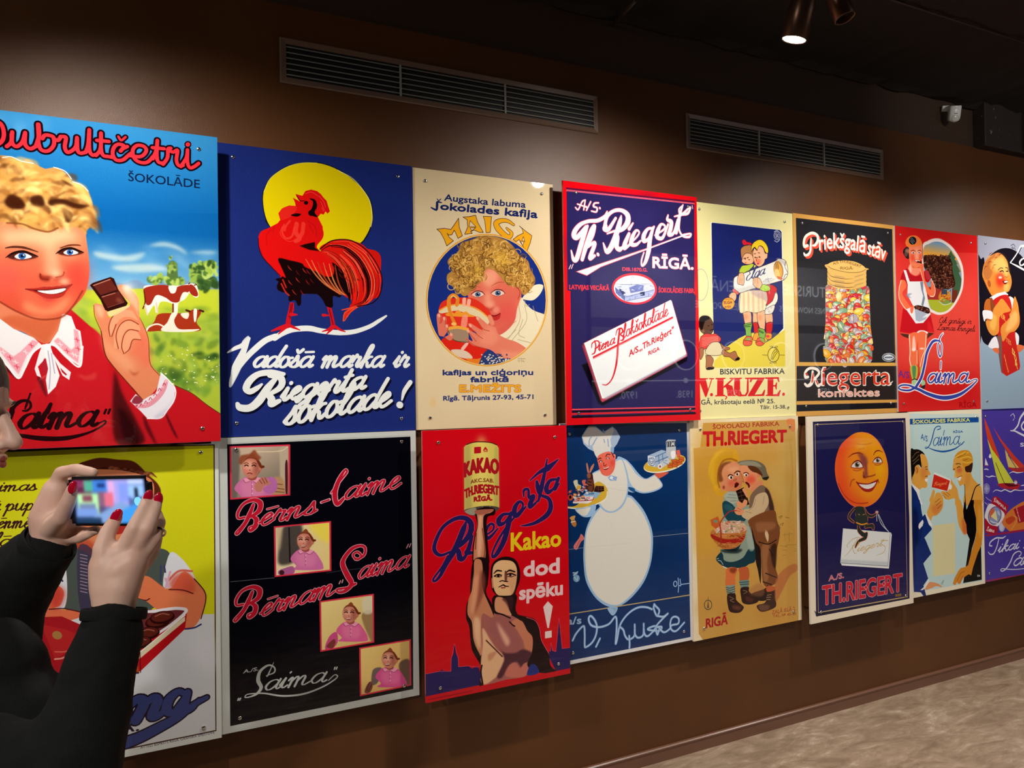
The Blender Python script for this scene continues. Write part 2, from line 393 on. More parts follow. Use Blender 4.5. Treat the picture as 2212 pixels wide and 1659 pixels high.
def bm_mesh(bm, name='mesh', smooth=False):
    me = bpy.data.meshes.new(name); bm.normal_update(); bm.to_mesh(me); bm.free()
    if smooth:
        for p in me.polygons: p.use_smooth = True
    return me
def bbox(bm, x0, x1, y0, y1, z0, z1, bevel=0):
    r = bmesh.ops.create_cube(bm, size=1)
    for v in r['verts']:
        v.co = Vector(((x0+x1)/2+v.co.x*(x1-x0), (y0+y1)/2+v.co.y*(y1-y0), (z0+z1)/2+v.co.z*(z1-z0)))
    if bevel:
        es = list({e for v in r['verts'] for e in v.link_edges})
        bmesh.ops.bevel(bm, geom=es, offset=bevel, segments=2, affect='EDGES', profile=.5)
def box(name, x0, x1, y0, y1, z0, z1, m, parent=None, bevel=0):
    bm = bmesh.new(); bbox(bm, x0, x1, y0, y1, z0, z1, bevel); return link(name, bm_mesh(bm, name), m, parent)
def cyl(bm, p, q, r0, r1=None, seg=20, caps=True):
    p, q = Vector(p), Vector(q); r1 = r0 if r1 is None else r1; d = q-p
    R = d.to_track_quat('Z', 'Y').to_matrix().to_4x4(); R.translation = (p+q)/2
    bmesh.ops.create_cone(bm, cap_ends=caps, segments=seg, radius1=r0, radius2=r1, depth=d.length, matrix=R)
def empty(name, loc, label, cat, group=None):
    o = bpy.data.objects.new(name, None); COL.objects.link(o); o.location = loc; o.empty_display_size = .05
    tag(o, label, cat, group); return o
def tag(o, label=None, cat=None, group=None, kind=None):
    if label: o['label'] = label
    if cat: o['category'] = cat
    if group: o['group'] = group
    if kind: o['kind'] = kind
    return o

# ---------------------------------------------------------------- materials
def wall_mat():
    m = mat('brown wall paint', (.102, .042, .014), rough=.38, spec=.36, bump=.35, bscale=420)
    nt = m.node_tree; b = nt.nodes['Principled BSDF']; tc = [n for n in nt.nodes if n.type == 'TEX_COORD'][0]
    n = nt.nodes.new('ShaderNodeTexNoise'); n.inputs['Scale'].default_value = 2.2; n.inputs['Detail'].default_value = 5
    r = nt.nodes.new('ShaderNodeValToRGB'); r.color_ramp.elements[0].position = .3; r.color_ramp.elements[1].position = .7
    r.color_ramp.elements[0].color = (.088, .031, .0085, 1); r.color_ramp.elements[1].color = (.112, .041, .0115, 1)
    nt.links.new(tc.outputs['Object'], n.inputs['Vector']); nt.links.new(n.outputs['Fac'], r.inputs['Fac']); nt.links.new(r.outputs['Color'], b.inputs['Base Color'])
    return m
M_WALL = wall_mat()
M_BEAM = mat('dark brown beam paint', (.045, .021, .010), rough=.6, bump=.5, bscale=60)
M_CEIL = mat('blackened ceiling', (.008, .005, .004), rough=.8, bump=1, bscale=18)
M_BASE = mat('baseboard brown', (.15, .068, .042), rough=.3, bump=.1)
M_STEEL = mat('brushed steel', (.62, .61, .58), rough=.28, metal=1)
M_WHITE = mat('white plastic', (.72, .74, .7), rough=.35)
M_BLACK = mat('black', (.004, .004, .004), rough=.6)
M_TUBE = mat('bronze lamp tube', (.16, .085, .05), rough=.32, metal=.75)
M_SLAT = mat('dusty slat', (.34, .32, .28), rough=.5, bump=.6, bscale=90)
M_GRILLE = mat('brown grille paint', (.17, .105, .075), rough=.35, bump=.1)
def floor_mat():
    m = mat('mottled vinyl floor', (.2, .15, .11), rough=.33, spec=.45, bump=.12, bscale=90)
    nt = m.node_tree; b = nt.nodes['Principled BSDF']; tc = [n for n in nt.nodes if n.type == 'TEX_COORD'][0]
    mp = nt.nodes.new('ShaderNodeMapping'); mp.inputs['Scale'].default_value = (1.0, 2.4, 1); mp.inputs['Rotation'].default_value = (0, 0, math.radians(-8))
    nt.links.new(tc.outputs['Object'], mp.inputs['Vector'])
    def ns(scale, det, dist):
        n = nt.nodes.new('ShaderNodeTexNoise'); n.inputs['Scale'].default_value = scale; n.inputs['Detail'].default_value = det
        n.inputs['Roughness'].default_value = .68; n.inputs['Distortion'].default_value = dist; nt.links.new(mp.outputs[0], n.inputs['Vector']); return n
    a, c = ns(3.4, 10, 1.3), ns(9, 9, .9)
    mx = nt.nodes.new('ShaderNodeMath'); mx.operation = 'ADD'; k = nt.nodes.new('ShaderNodeMath'); k.operation = 'MULTIPLY'; k.inputs[1].default_value = .55
    nt.links.new(c.outputs['Fac'], k.inputs[0]); nt.links.new(a.outputs['Fac'], mx.inputs[0]); nt.links.new(k.outputs[0], mx.inputs[1])
    r = nt.nodes.new('ShaderNodeValToRGB'); e = r.color_ramp.elements
    e[0].position = .5; e[0].color = (.16, .108, .07, 1); e[1].position = 1.06; e[1].color = (.50, .42, .33, 1)
    x = e.new(.72); x.color = (.26, .185, .125, 1); x = e.new(.86); x.color = (.34, .25, .175, 1)
    nt.links.new(mx.outputs[0], r.inputs['Fac']); nt.links.new(r.outputs['Color'], b.inputs['Base Color']); return m
M_FLOOR = floor_mat()

# ---------------------------------------------------------------- the room
X0, X1, YB = -3.2, 9.0, -4.6
tag(box('floor', X0, X1, YB, 0, -.08, 0, M_FLOOR), kind='structure')
W = box('wall_front', X0, X1, 0, .15, 0, 3.04, M_WALL); tag(W, kind='structure')
BM = box('trim_1', X0, X1, .012, .15, 3.04, 3.30, M_BEAM); tag(BM, kind='structure')      # rough dark beam over the wall
tag(box('wall_left', X0-.12, X0, YB, .15, 0, 3.45, M_WALL), kind='structure')
tag(box('wall_right', X1, X1+.12, YB, .15, 0, 3.45, M_WALL), kind='structure')
tag(box('wall_back', X0, X1, YB-.12, YB, 0, 3.45, mat('grey brown back wall', (.06, .05, .045), rough=.6)), kind='structure')
# ceiling: rough slab with a broken plaster edge along the beam
bm = bmesh.new(); rg = random.Random(4); nx = 150
top = []
for i in range(nx+1):
    x = X0+(X1-X0)*i/nx; j = rg.uniform(-.012, .012)+(.03 if 45 < i < 60 and rg.random() < .3 else 0)
    top.append((bm.verts.new((x, .0+j*.6, 3.268+j)), bm.verts.new((x, -.05+rg.uniform(-.01, .01), 3.275+rg.uniform(-.01, .02))), bm.verts.new((x, -.45, 3.30+rg.uniform(-.006, .006))), bm.verts.new((x, YB, 3.32)), bm.verts.new((x, YB, 3.45)), bm.verts.new((x, .15, 3.45))))
for a, b in zip(top, top[1:]):
    for k in range(5): bm.faces.new((a[k], a[k+1], b[k+1], b[k]))
tag(link('ceiling', bm_mesh(bm, 'ceiling'), M_CEIL), kind='structure')
# baseboard with a thin rounded top lip
bm = bmesh.new(); prof = [(0, 0), (-.014, 0), (-.014, .048), (-.017, .052), (-.017, .058), (-.012, .062), (0, .062)]
A = [bm.verts.new((X0, y, z)) for y, z in prof]; B = [bm.verts.new((X1, y, z)) for y, z in prof]
for i in range(len(prof)-1): bm.faces.new((A[i], B[i], B[i+1], A[i+1]))
tag(link('baseboard_front', bm_mesh(bm, 'baseboard'), M_BASE), kind='structure')
# column boxed in beside the beam, with chipped paint
p0, p1 = unproj(2113, 300), unproj(2113, 190)
bm = bmesh.new(); cx0 = unproj(2113, 280, .02)[0]
bbox(bm, cx0, cx0+.5, -.06, .02, 3.036, 3.31, .004); bbox(bm, cx0+.36, cx0+.42, -.09, -.05, 3.045, 3.31, .003)
tag(link('trim_2', bm_mesh(bm, 'duct box'), mat('chipped dark paint', (.022, .014, .012), rough=.6, bump=.6, bscale=40, noise_c=(.2, .17, .15), nscale=26, nrange=(.68, .74))), kind='structure')
# thin conduits run along the ceiling
def tube(name, pts, r, m, parent=None, seg=10):
    bm = bmesh.new()
    for a, b in zip(pts, pts[1:]): cyl(bm, a, b, r, seg=seg)
    return link(name, bm_mesh(bm, name, True), m, parent)
M_PIPE = mat('dark conduit', (.05, .03, .02), rough=.4)
def on_ceiling(x, y, z=3.25): return on_z(x, y, z)
a = on_ceiling(1570, 2); 
o = tube('conduit', [(X0+.2, -.62, 3.289), (X1-.2, -.62, 3.289)], .004, M_PIPE); tag(o, 'thin dark conduit running along the black ceiling', 'conduit')
a = on_ceiling(1330, 50, 3.2)
o = tube('conduit', [tuple(on_ceiling(1318, 62, 3.26)), tuple(on_ceiling(1372, 2, 3.2))], .008, M_PIPE)
tag(o, 'short dark rod slanting down at the broken ceiling edge', 'rod')

# ---------------------------------------------------------------- ventilation grilles
def grille(u0, u1, v0, v1, label):
    g = empty('vent_grille', (u0, 0, v0), label, 'vent', 'ventilation grilles high on the wall')
    w_, h = u1-u0, v1-v0; b = .022
    bm = bmesh.new()
    def ring(x, z, y): return [bm.verts.new(t) for t in ((x, y, z), (w_-x, y, z), (w_-x, y, h-z), (x, y, h-z))]
    rs = [ring(0, 0, -.0005), ring(0, 0, -.006), ring(.004, .004, -.011), ring(b, b, -.007), ring(b, b, .0)]
    for r0, r1 in zip(rs, rs[1:]):
        for i in range(4): bm.faces.new((r0[i], r0[(i+1) % 4], r1[(i+1) % 4], r1[i]))
    link('grille_frame', bm_mesh(bm, 'frame'), M_GRILLE, g)
    bm = bmesh.new(); bbox(bm, b, w_-b, -.001, -.0004, b, h-b); link('dark_opening', bm_mesh(bm), M_BLACK, g)
    bm = bmesh.new(); z = 0
    vs = [(b, -.0085, z), (w_-b, -.0085, z), (w_-b, -.0015, z+.006), (b, -.0015, z+.006), (b, -.0085, z-.0016), (w_-b, -.0085, z-.0016), (w_-b, -.0015, z+.0044), (b, -.0015, z+.0044)]
    V = [bm.verts.new(t) for t in vs]
    for f in ((0, 1, 2, 3), (7, 6, 5, 4), (0, 4, 5, 1), (3, 2, 6, 7), (0, 3, 7, 4), (1, 5, 6, 2)): bm.faces.new([V[i] for i in f])
    me = bm_mesh(bm, 'slat')
    n = 6 if 'left' in label else 7
    for i in range(n):
        o = link('slat', me, M_SLAT, g); o.location = (0, 0, b+(h-2*b)*(i+.55)/n-.002)
    for k in (1, 2):
        x = b+(w_-2*b)*(k/3+.01*(k-1.5)); box('divider', x-.003, x+.003, -.0095, -.001, b, h-b, M_SLAT, g)
grille(.50, 1.835, 2.757, 2.92, 'long brown slatted vent grille on the left, above the tan coffee poster')
grille(2.318, 3.655, 2.758, 2.921, 'long brown slatted vent grille on the right, above the candy jar poster')

# ---------------------------------------------------------------- motion detector
pc = unproj(2062, 246, .06)
md = empty('motion_detector', tuple(pc), 'small white motion detector mounted on the dark beam near the ceiling', 'sensor')
q = Vector((-.62, -1, -.42)).to_track_quat('-Y', 'Z'); md.rotation_euler = q.to_euler()
bm = bmesh.new(); prof = []
for i in range(17):
    t = -math.pi/2*1.0+math.pi*i/16
hw, hh, dp = .031, .044, .036
sec = [(-hw, .018), (-hw, -.006), (-hw*.8, -.014), (0, -.018), (hw*.8, -.014), (hw, -.006), (hw, .018)]
L = []
for z, k, dy in ((hh, .92, .002), (hh-.004, 1, 0), (-.01, 1, 0), (-hh+.012, .98, .0), (-hh+.003, .85, .004), (-hh-.001, .6, .007)):
    L.append([bm.verts.new((x*k, y+dy, z-(abs(x)/hw)**2*(-.006 if z < -.02 else 0))) for x, y in sec])
for a, b in zip(L, L[1:]):
    for i in range(len(sec)): bm.faces.new((a[i], a[(i+1) % len(sec)], b[(i+1) % len(sec)], b[i]))
bm.faces.new(L[0][::-1]); bm.faces.new(L[-1])
link('housing', bm_mesh(bm, 'housing', True), M_WHITE, md)
bm = bmesh.new(); bmesh.ops.create_uvsphere(bm, u_segments=20, v_segments=12, radius=.0215)
for v in bm.verts: v.co = Vector((v.co.x*1.05, -.012+v.co.y*.42, v.co.z*.95-.021))
link('lens', bm_mesh(bm, 'lens', True), mat('milky lens', (.62, .64, .6), rough=.2), md)
bm = bmesh.new(); bbox(bm, -.009, .009, -.019, -.015, .0015, .0045, .001); link('slot', bm_mesh(bm), M_BLACK, md)
bm = bmesh.new(); bbox(bm, -.007, .007, -.0183, -.016, .029, .0325, .001); link('badge', bm_mesh(bm), mat('grey badge', (.3, .3, .3)), md)
bm = bmesh.new(); cyl(bm, (-.022, .01, .033), (-.03, .055, .03), .011, seg=16); bbox(bm, -.05, -.012, .045, .06, .014, .046, .003)
link('bracket', bm_mesh(bm), M_WHITE, md)

# ---------------------------------------------------------------- track spotlights
def spotlight(base, axis, lit, label, length=.2, r=.0425):
    """base: centre of the open end, axis: unit vector from the open end back along the tube"""
    t = empty('track_spotlight', base, label, 'spotlight', 'tube spotlights hanging from the ceiling')
    ax = Vector(axis).normalized(); t.rotation_euler = ax.to_track_quat('Z', 'Y').to_euler()
    bm = bmesh.new(); seg = 40
    pr = [(r*.86, .004), (r*.93, 0), (r, .0015), (r, length-.004), (r-.004, length), (0, length)]
    rings = [[bm.verts.new((a*math.cos(6.28318*i/seg), a*math.sin(6.28318*i/seg), z)) for i in range(seg)] if a else None for a, z in pr]
    for a, b in zip(rings[:-2], rings[1:-1]):
        for i in range(seg): bm.faces.new((a[i], b[i], b[(i+1) % seg], a[(i+1) % seg]))
    bm.faces.new(rings[-2])
    inner = [bm.verts.new((r*.86*math.cos(6.28318*i/seg), r*.86*math.sin(6.28318*i/seg), .03)) for i in range(seg)]
    for i in range(seg): bm.faces.new((rings[0][i], rings[0][(i+1) % seg], inner[(i+1) % seg], inner[i]))
    link('lamp_tube', bm_mesh(bm, 'tube', True), M_TUBE, t)
    bm = bmesh.new(); cyl(bm, (0, 0, .003 if lit else .02), (0, 0, .006 if lit else .025), r*.9 if lit else r*.85, seg=32)
    link('lens', bm_mesh(bm), mat('lit lens', (1, 1, 1), emit=(1, .95, .88), es=30) if lit else mat('dark lens', (.02, .02, .02), rough=.1), t)
    top = Vector(base)+ax*length*.75
    bm = bmesh.new(); a = t.rotation_euler.to_matrix().inverted()
    def loc(p): return a@(Vector(p)-Vector(base))
    cyl(bm, loc(top), loc((top.x, top.y, 3.24)), .008, seg=12); link('stem', bm_mesh(bm), M_TUBE, t)
    bm = bmesh.new(); cyl(bm, loc((top.x, top.y, 3.235)), loc((top.x, top.y, 3.262)), .035, seg=20); link('track_adapter', bm_mesh(bm), M_BLACK, t)
    return t
lp = at_depth(1715, 87, 2.60)
spotlight(tuple(lp), (.13, -.23, 1), True, 'lit bronze tube spotlight shining down on the posters')
lp2 = at_depth(1826, 40, 2.78)
spotlight(tuple(lp2), (-.16, .30, 1), False, 'unlit bronze tube spotlight to the right of the lit one', r=.037)
# the same track carries the lamps left and right of the view
for (u, lab) in ((-.05, 'bronze tube spotlight over the boy poster, above the picture'), (3.2, 'bronze tube spotlight over the candy jar poster, above the picture'), (4.9, 'bronze tube spotlight over the blue poster, above the picture')):
    pass
a = Vector(lp); 
tr = box('lighting_track', X0+.3, X1-.3, lp[1]-.05-.018, lp[1]-.05+.018, 3.262, 3.285, M_BLACK); tag(tr, 'black lighting track fixed to the ceiling above the spotlights', 'track')
for l_ in list(bpy.data.objects):
    if l_.type == 'LIGHT' and l_.name.startswith('spot_beam'):
        l_.location.z -= .0

# ---------------------------------------------------------------- poster panels
SHEET_MATS = {}
def sheet_mat(name, im, rough=.06, gain=1.0):
    m = bpy.data.materials.new(name); m.use_nodes = True; nt = m.node_tree; b = nt.nodes['Principled BSDF']
    t = nt.nodes.new('ShaderNodeTexImage'); t.image = im; t.interpolation = 'Cubic' if False else 'Linear'; t.extension = 'EXTEND'
    u = nt.nodes.new('ShaderNodeUVMap'); nt.links.new(u.outputs[0], t.inputs['Vector'])
    g = nt.nodes.new('ShaderNodeVectorMath'); g.operation = 'SCALE'; g.inputs['Scale'].default_value = gain
    nt.links.new(t.outputs['Color'], g.inputs[0]); nt.links.new(g.outputs[0], b.inputs['Base Color'])
    b.inputs['Roughness'].default_value = rough; b.inputs['Specular IOR Level'].default_value = .5
    return m
M_SCREW = mat('screw steel', (.7, .69, .66), rough=.2, metal=1)
def poster(name, label, u0, u1, v0, v1, n, im, edge=(.7, .72, .68), screws=None, rough=.018, group='glossy advertising posters on the brown wall'):
    p = empty(name, (u0, -n, v0), label, 'poster', group); W_, H_ = u1-u0, v1-v0
    bm = bmesh.new(); bbox(bm, 0, W_, .0006, .0095, 0, H_)
    link('panel', bm_mesh(bm, 'panel'), mat('panel edge', edge, rough=.12, spec=.6), p)
    me = bpy.data.meshes.new('print'); me.from_pydata([(0, 0, 0), (W_, 0, 0), (W_, 0, H_), (0, 0, H_), (0, .0006, 0), (W_, .0006, 0), (W_, .0006, H_), (0, .0006, H_)], [], [(0, 1, 2, 3), (0, 4, 5, 1), (1, 5, 6, 2), (2, 6, 7, 3), (3, 7, 4, 0)])
    uv = me.uv_layers.new(name='UVMap'); 
    for l in me.loops:
        c = me.vertices[l.vertex_index].co; uv.data[l.index].uv = (c.x/W_, c.z/H_)
    link('printed_face', me, sheet_mat(name+' print', im, rough), p)
    m = .045
    for (sx, sz) in (screws or ((m, H_-m), (W_-m, H_-m), (m, m), (W_-m, m))):
        bm = bmesh.new(); pr = [(0, -.0045), (.0046, -.0042), (.0062, -.003), (.0066, -.0012), (.0066, 0)]
        seg = 18; rings = []
        for r, y in pr[1:]: rings.append([bm.verts.new((r*math.cos(6.28318*i/seg), y, r*math.sin(6.28318*i/seg))) for i in range(seg)])
        c = bm.verts.new((0, pr[0][1], 0))
        for i in range(seg): bm.faces.new((c, rings[0][i], rings[0][(i+1) % seg]))
        for a, b in zip(rings, rings[1:]):
            for i in range(seg): bm.faces.new((a[i], b[i], b[(i+1) % seg], a[(i+1) % seg]))
        sc = link('screw_head', bm_mesh(bm, 'screw', True), M_SCREW, p); sc.location = (sx, 0, sz)
        bm = bmesh.new(); cyl(bm, (0, .0095, 0), (0, n-.0003, 0), .006, seg=14)
        so = link('standoff', bm_mesh(bm, 'standoff', True), M_SCREW, sc)
    return p
# u0, u1, v0, v1, n of every panel
GEO = {}
def geo(k, n, left, right, top, bot):
    f = lambda q, i: float(np.mean([unproj(a, b, n)[i] for a, b in q])) if isinstance(q, list) else q
    GEO[k] = (f(left, 0), f(right, 0), f(bot, 2), f(top, 2), n)
geo('p1', .11, -.43, [(468, 297), (478, 952)], [(0, 237), (468, 297)], [(0, 973.5), (478, 952)])
geo('p2', .03, .262, [(888, 360), (900, 928)], [(485, 308), (888, 360)], [(488, 945), (900, 928)])
geo('p3', .02, [(890, 362), (900, 928)], [(1193, 399), (1203, 918)], [(890, 361), (1193, 399)], [(900, 928), (1203, 918)])
geo('p4', .08, [(1216, 390), (1224, 918)], [(1507, 426), (1511, 908)], [(1216, 390), (1507, 426)], [(1224, 918.6), (1511, 907.6)])
geo('p5', .045, [(1496, 437), (1500, 905)], [(1711.5, 461), (1720, 898.6)], [(1507, 437), (1712, 461)], [(1511, 905), (1720.6, 898.6)])
geo('p6', .03, [(1713, 460.4), (1720, 899)], [(1932, 487), (1938, 892)], [(1713, 460.4), (1932, 487)], [(1720, 899), (1939, 892)])
geo('p7', .04, [(1934, 488.6), (1940.5, 889)], [(2110.5, 508.5), (2119, 883.6)], [(1933, 488.6), (2111, 508.5)], [(1940, 889), (2119, 883.6)])
geo('p8', .04, [(2112.5, 509), (2120.5, 884)], 5.06, [(2112, 508.6), (2212, 520)], [(2119, 884.6), (2120, 884.4)])
geo('q1', .05, -.43, [(471, 956), (479.5, 1593)], [(0, 979), (471, 956.5)], [(205, 1649), (479.5, 1593)])
geo('q2', .04, .255, [(899, 930), (905, 1501)], [(481, 946), (899, 930)], [(478, 1588), (905, 1501)])
geo('q3', .10, [(913.5, 929.6), (918.5, 1520)], [(1223.6, 919.3), (1232, 1454)], [(913.5, 929.6), (1223.6, 919.3)], [(918.5, 1520), (1232, 1454)])
geo('q4', .045, [(1212, 916), (1216, 1439)], [(1489, 907), (1497.6, 1382)], [(1224, 914), (1489, 905)], [(1233, 1435), (1497.6, 1382)])
geo('q5', .055, [(1489, 906), (1499.6, 1384.5)], [(1724, 899.5), (1731.6, 1340)], [(1489, 906), (1724, 899.5)], [(1499.6, 1384.5), (1731.6, 1340)])
geo('q6', .10, [(1742.7, 899), (1752, 1347)], [(1964.4, 892), (1974, 1304)], [(1742.7, 899), (1964.4, 892)], [(1752, 1347), (1974, 1304)])
geo('q7', .06, [(1963, 890), (1972, 1296)], [(2120.4, 884.5), (2128, 1261)], [(1938, 890), (2120.4, 884.5)], [(1974, 1291), (2128, 1261)])
geo('q8', .045, [(2122, 885), (2130, 1257)], 5.05, [(2122, 885), (2212, 881)], [(2130, 1257), (2212, 1242)])
def start(k, bg, ppm=PPM):
    g = GEO[k]; begin(g[4], *g[:4], bg, ppm)
def hang(k, name, label, edge=(.7, .72, .68), screws=None, **kw):
    """screws: traced photo px of the four screw heads"""
    g = GEO[k]; sc = None
    if screws: sc = []; [sc.append((lambda q: (q[0]-g[0], q[2]-g[2]))(unproj(x, y, g[4]))) for x, y in screws]
    return poster(name, label, *g, finish_image(name), edge, sc, **kw)

# ---------------------------------------------------------------- smiling boy with chocolate, meadow and cows
def art_p1():
    start('p1', '0f69ad', 1150)
    Z(0, 220, 4.148)
    rect4('-1900 -400 2100 -400 2100 1000 -1900 1000', '3082bc', grad=('0 100 0 900', '0a589c'))
    rect4('-1900 1000 2100 1000 2100 2000 -1900 2000', '0a589c', grad=('0 1050 0 1650', '7ab2d6'))
    blobs(200, 230, 300, 120, 14, ['6aa8d4', '4b97cc'], 60, 3, .35, 12)
    for p in ('1340 1290 1450 1255 1560 1275 1640 1320 1680 1370 1600 1330 1500 1300', '1700 1350 1850 1335 1950 1350 1850 1365', '850 1340 1100 1380 1300 1350 1200 1430 900 1400', '1000 1480 1300 1450 1500 1500 1200 1530'):
        poly(p, 'e4e2cc', .6, blur=5)
    blobs(1350, 1420, 600, 120, 22, ['a9cde2', 'c6dbe2', '5c9fcc'], 90, 5, .4, 10, .18, 5)
    Z(0, 580, 4.148)
    poly('790 160 900 110 1100 130 1220 100 1330 150 1500 120 1700 110 2000 160 2000 220 760 220', '6e8fb4', blur=2)
    poly('640 260 760 195 1000 190 1300 180 1600 185 2000 190 2000 1500 700 1400 600 900', 'a8bb38', sm=0, blur=1)
    rect4('640 200 2000 190 2000 420 640 440', 'c0cc30', .7, blur=8)
    blobs(1700, 500, 400, 160, 60, ['7d9f35', '9ab840', '668c2e'], 60, 6, .45, 5, .3, 0)
    blobs(1650, 850, 360, 330, 110, ['6f9a35', '94b845', '4b7a2a', 'b4c54a', '3d6426'], 50, 7, .5, 4, .5)
    blobs(1850, 780, 120, 30, 12, ['27451c'], 40, 8, .7, 4, .3, 0)
    blobs(1560, 950, 50, 60, 8, ['3b5a24'], 36, 9, .6, 5)
    blobs(720, 330, 90, 170, 20, ['86a53c', 'a9c048'], 50, 10, .5, 5)
    blobs(1700, 900, 300, 200, 70, ['f2f3d8', 'e8ecc0'], 7, 11, .9, 0, .5, 0)
    # trees
    poly('1500 10 1520 -60 1570 -60 1590 20 1590 150 1500 150', '4f6b35', blur=1)
    blobs(1540, -30, 40, 90, 20, ['6d8c3c', '34502a', '9ab556'], 22, 12, .8, 1.5)
    blobs(1400, 100, 80, 40, 24, ['8fae48', '4c6e30', 'b0c860'], 24, 13, .9, 1.5)
    blobs(1560, 110, 90, 40, 24, ['8fae48', '4c6e30', 'b0c860'], 24, 14, .9, 1.5)
    blobs(1830, 40, 130, 110, 70, ['8fb048', '44682c', 'b4cc5c', '2c4a22'], 32, 15, .9, 1.5)
    blobs(1850, 150, 110, 40, 26, ['2c4a22', '3d5f2a'], 30, 16, .9, 2)
    # standing cow
    poly('1290 160 1420 150 1600 155 1700 135 1760 150 1780 240 1750 260 1690 220 1660 270 1600 310 1590 400 1560 400 1545 320 1440 300 1400 400 1380 330 1320 410 1300 340 1310 240', 'efe4d8')
    for p in ('1290 180 1400 150 1510 155 1540 210 1600 160 1700 150 1700 200 1640 240 1600 300 1540 300 1480 260 1400 240 1350 320 1310 320 1300 240', '1700 145 1745 165 1775 235 1745 250 1700 215'):
        poly(p, '94281a')
    poly('1510 160 1580 158 1570 215 1530 220', 'efe0d4'); poly('1640 215 1690 225 1650 280 1610 290', 'efe0d4')
    lines('1290 200 1300 300 1280 360; 1690 140 1700 130; 1740 150 1760 145', '5a1810', 2)
    line('1300 330 1320 415', 'd8c0b0', 3); line('1400 310 1410 395', 'd8c0b0', 3); line('1550 320 1550 400', '7c3020', 3)
    # lying cow
    poly('1310 560 1380 480 1420 410 1550 400 1680 400 1720 370 1770 370 1800 400 1760 480 1800 550 1700 565 1450 560', '9c3018')
    poly('1450 560 1500 480 1540 400 1590 400 1560 470 1600 540 1700 545 1790 545 1700 568', 'eddccc'); poly('1620 405 1690 400 1680 450 1640 440', 'eddccc')
    poly('1735 370 1765 372 1755 470 1738 470', 'f2e4d8'); lines('1670 375 1700 385; 1790 375 1820 385', '4a1c10', 4); line('1310 560 1340 520 1420 500 1520 555', 'eaD8c8', 3)
    # red jumper body
    poly('-900 900 -500 620 -100 520 0 800 330 560 560 300 900 600 960 800 1100 960 1180 1060 1400 1000 1570 1050 1720 1120 1850 1220 1985 1310 2000 1600 -1900 1640 -1900 1200', 'bc1620', sm=0, blur=1)
    poly('730 570 900 600 960 820 1020 1600 600 1620 500 1200', 'c01a24', blur=3)
    poly('1020 960 1030 1540 1290 1560 1230 1380 1100 1130 1050 980', '4c0f12', blur=4); poly('1060 1250 1120 1540 1250 1555 1170 1350', '2c080c', blur=5)
    poly('1290 1320 1400 1560 1380 1560 1300 1420', '5d0c14', blur=3); poly('1480 1280 1590 1510 1560 1490 1500 1360', '5d0c14', blur=2)
    line('1985 1310 1850 1220 1720 1120 1570 1050', '4a2410', 1.2); poly('860 930 780 960 690 950 760 1000 850 990', 'cf4a40', .5, blur=3)
    line('0 780 60 890 160 980', '5a0c12', 6, blur=2)
    # neck
    poly('-300 250 -60 500 180 560 330 640 430 670 520 560 580 380 300 300', 'd87a58')
    poly('0 480 200 560 420 690 430 660 540 480 560 400 300 440 100 420', 'c8603c', blur=5)
    # collar with pink embroidery and bow
    poly('0 450 -60 500 -60 780 0 800 80 890 165 985 220 900 290 760 380 690 300 620 120 540', 'e4dfe2', sm=0)
    poly('560 400 640 430 680 540 720 560 740 700 715 880 600 800 500 700 440 680 520 560', 'e6e2e4', sm=0)
    poly('0 700 120 790 190 740 290 640 350 660 240 780 165 950 60 820 0 740', 'e48c9c', .8, sm=0, blur=1)
    poly('660 540 700 560 720 690 700 850 600 770 480 650 520 620 640 730 670 700', 'e48c9c', .8, sm=0, blur=1)
    for i, (x, y) in enumerate([(140, 840), (150, 880), (230, 750), (280, 690), (30, 750), (90, 800), (540, 680), (600, 740), (680, 780), (690, 640), (655, 770), (700, 720)]):
        lines('%d %d %d %d; %d %d %d %d' % (x-22, y-8, x+22, y+6, x-4, y-20, x+6, y+20), 'd8384c' if i % 2 else 'f4dfe2', 1.2)
    line('0 800 80 890 165 985 220 900 290 760 380 690', 'f4eef0', 3); line('440 680 500 700 600 800 715 880 740 700', 'f4eef0', 3)
    poly('380 680 440 680 450 760 340 880 370 980 330 960 310 900 350 760', 'e8e2e6', sm=0); poly('440 720 540 850 635 930 620 1000 560 960 480 800', 'e8e2e6', sm=0)
    poly('370 860 400 800 420 900 400 960 385 940', 'a82030', sm=0); poly('540 890 600 950 590 960 555 930', 'a82030', sm=0)
    poly('390 700 450 690 500 850 535 960 500 1060 470 1090 430 1130 410 1000 430 900', 'efeaee', sm=0); lines('430 740 450 900 440 1080; 460 760 490 940', 'b8b0c4', 2)
    poly('330 980 380 1000 420 1140 400 1130', '58101a', .8, blur=2); poly('400 680 450 680 450 720 400 720', 'f6f2f4')
    # head
    Z(0, 220, 4.148)
    poly('-1100 900 -1000 600 -500 520 0 500 400 600 740 900 770 1200 800 1450 790 1620 740 1750 620 1870 540 1910 400 1930 200 1900 0 1800 -250 1650 -500 1500 -900 1300', 'cf7a54', grad=('640 1200 700 1700', 'd05038'))
    poly('150 1150 600 1120 700 1300 640 1420 520 1330 420 1420 300 1330 60 1300 0 1160', 'ecb489', .9, blur=14)
    poly('60 1300 200 1260 400 1300 420 1420 200 1440 60 1420', 'b8583c', .5, blur=12)
    poly('500 1280 640 1240 740 1300 740 1380 600 1400 500 1380', 'b8583c', .45, blur=10)
    ell(40, 1580, 170, 130, 'e0504a', .75, blur=26); ell(690, 1560, 90, 150, 'd83c34', .85, blur=18)
    poly('440 1330 500 1350 540 1500 560 1560 470 1580 400 1540 410 1450', 'e8a07a', .9, blur=10)
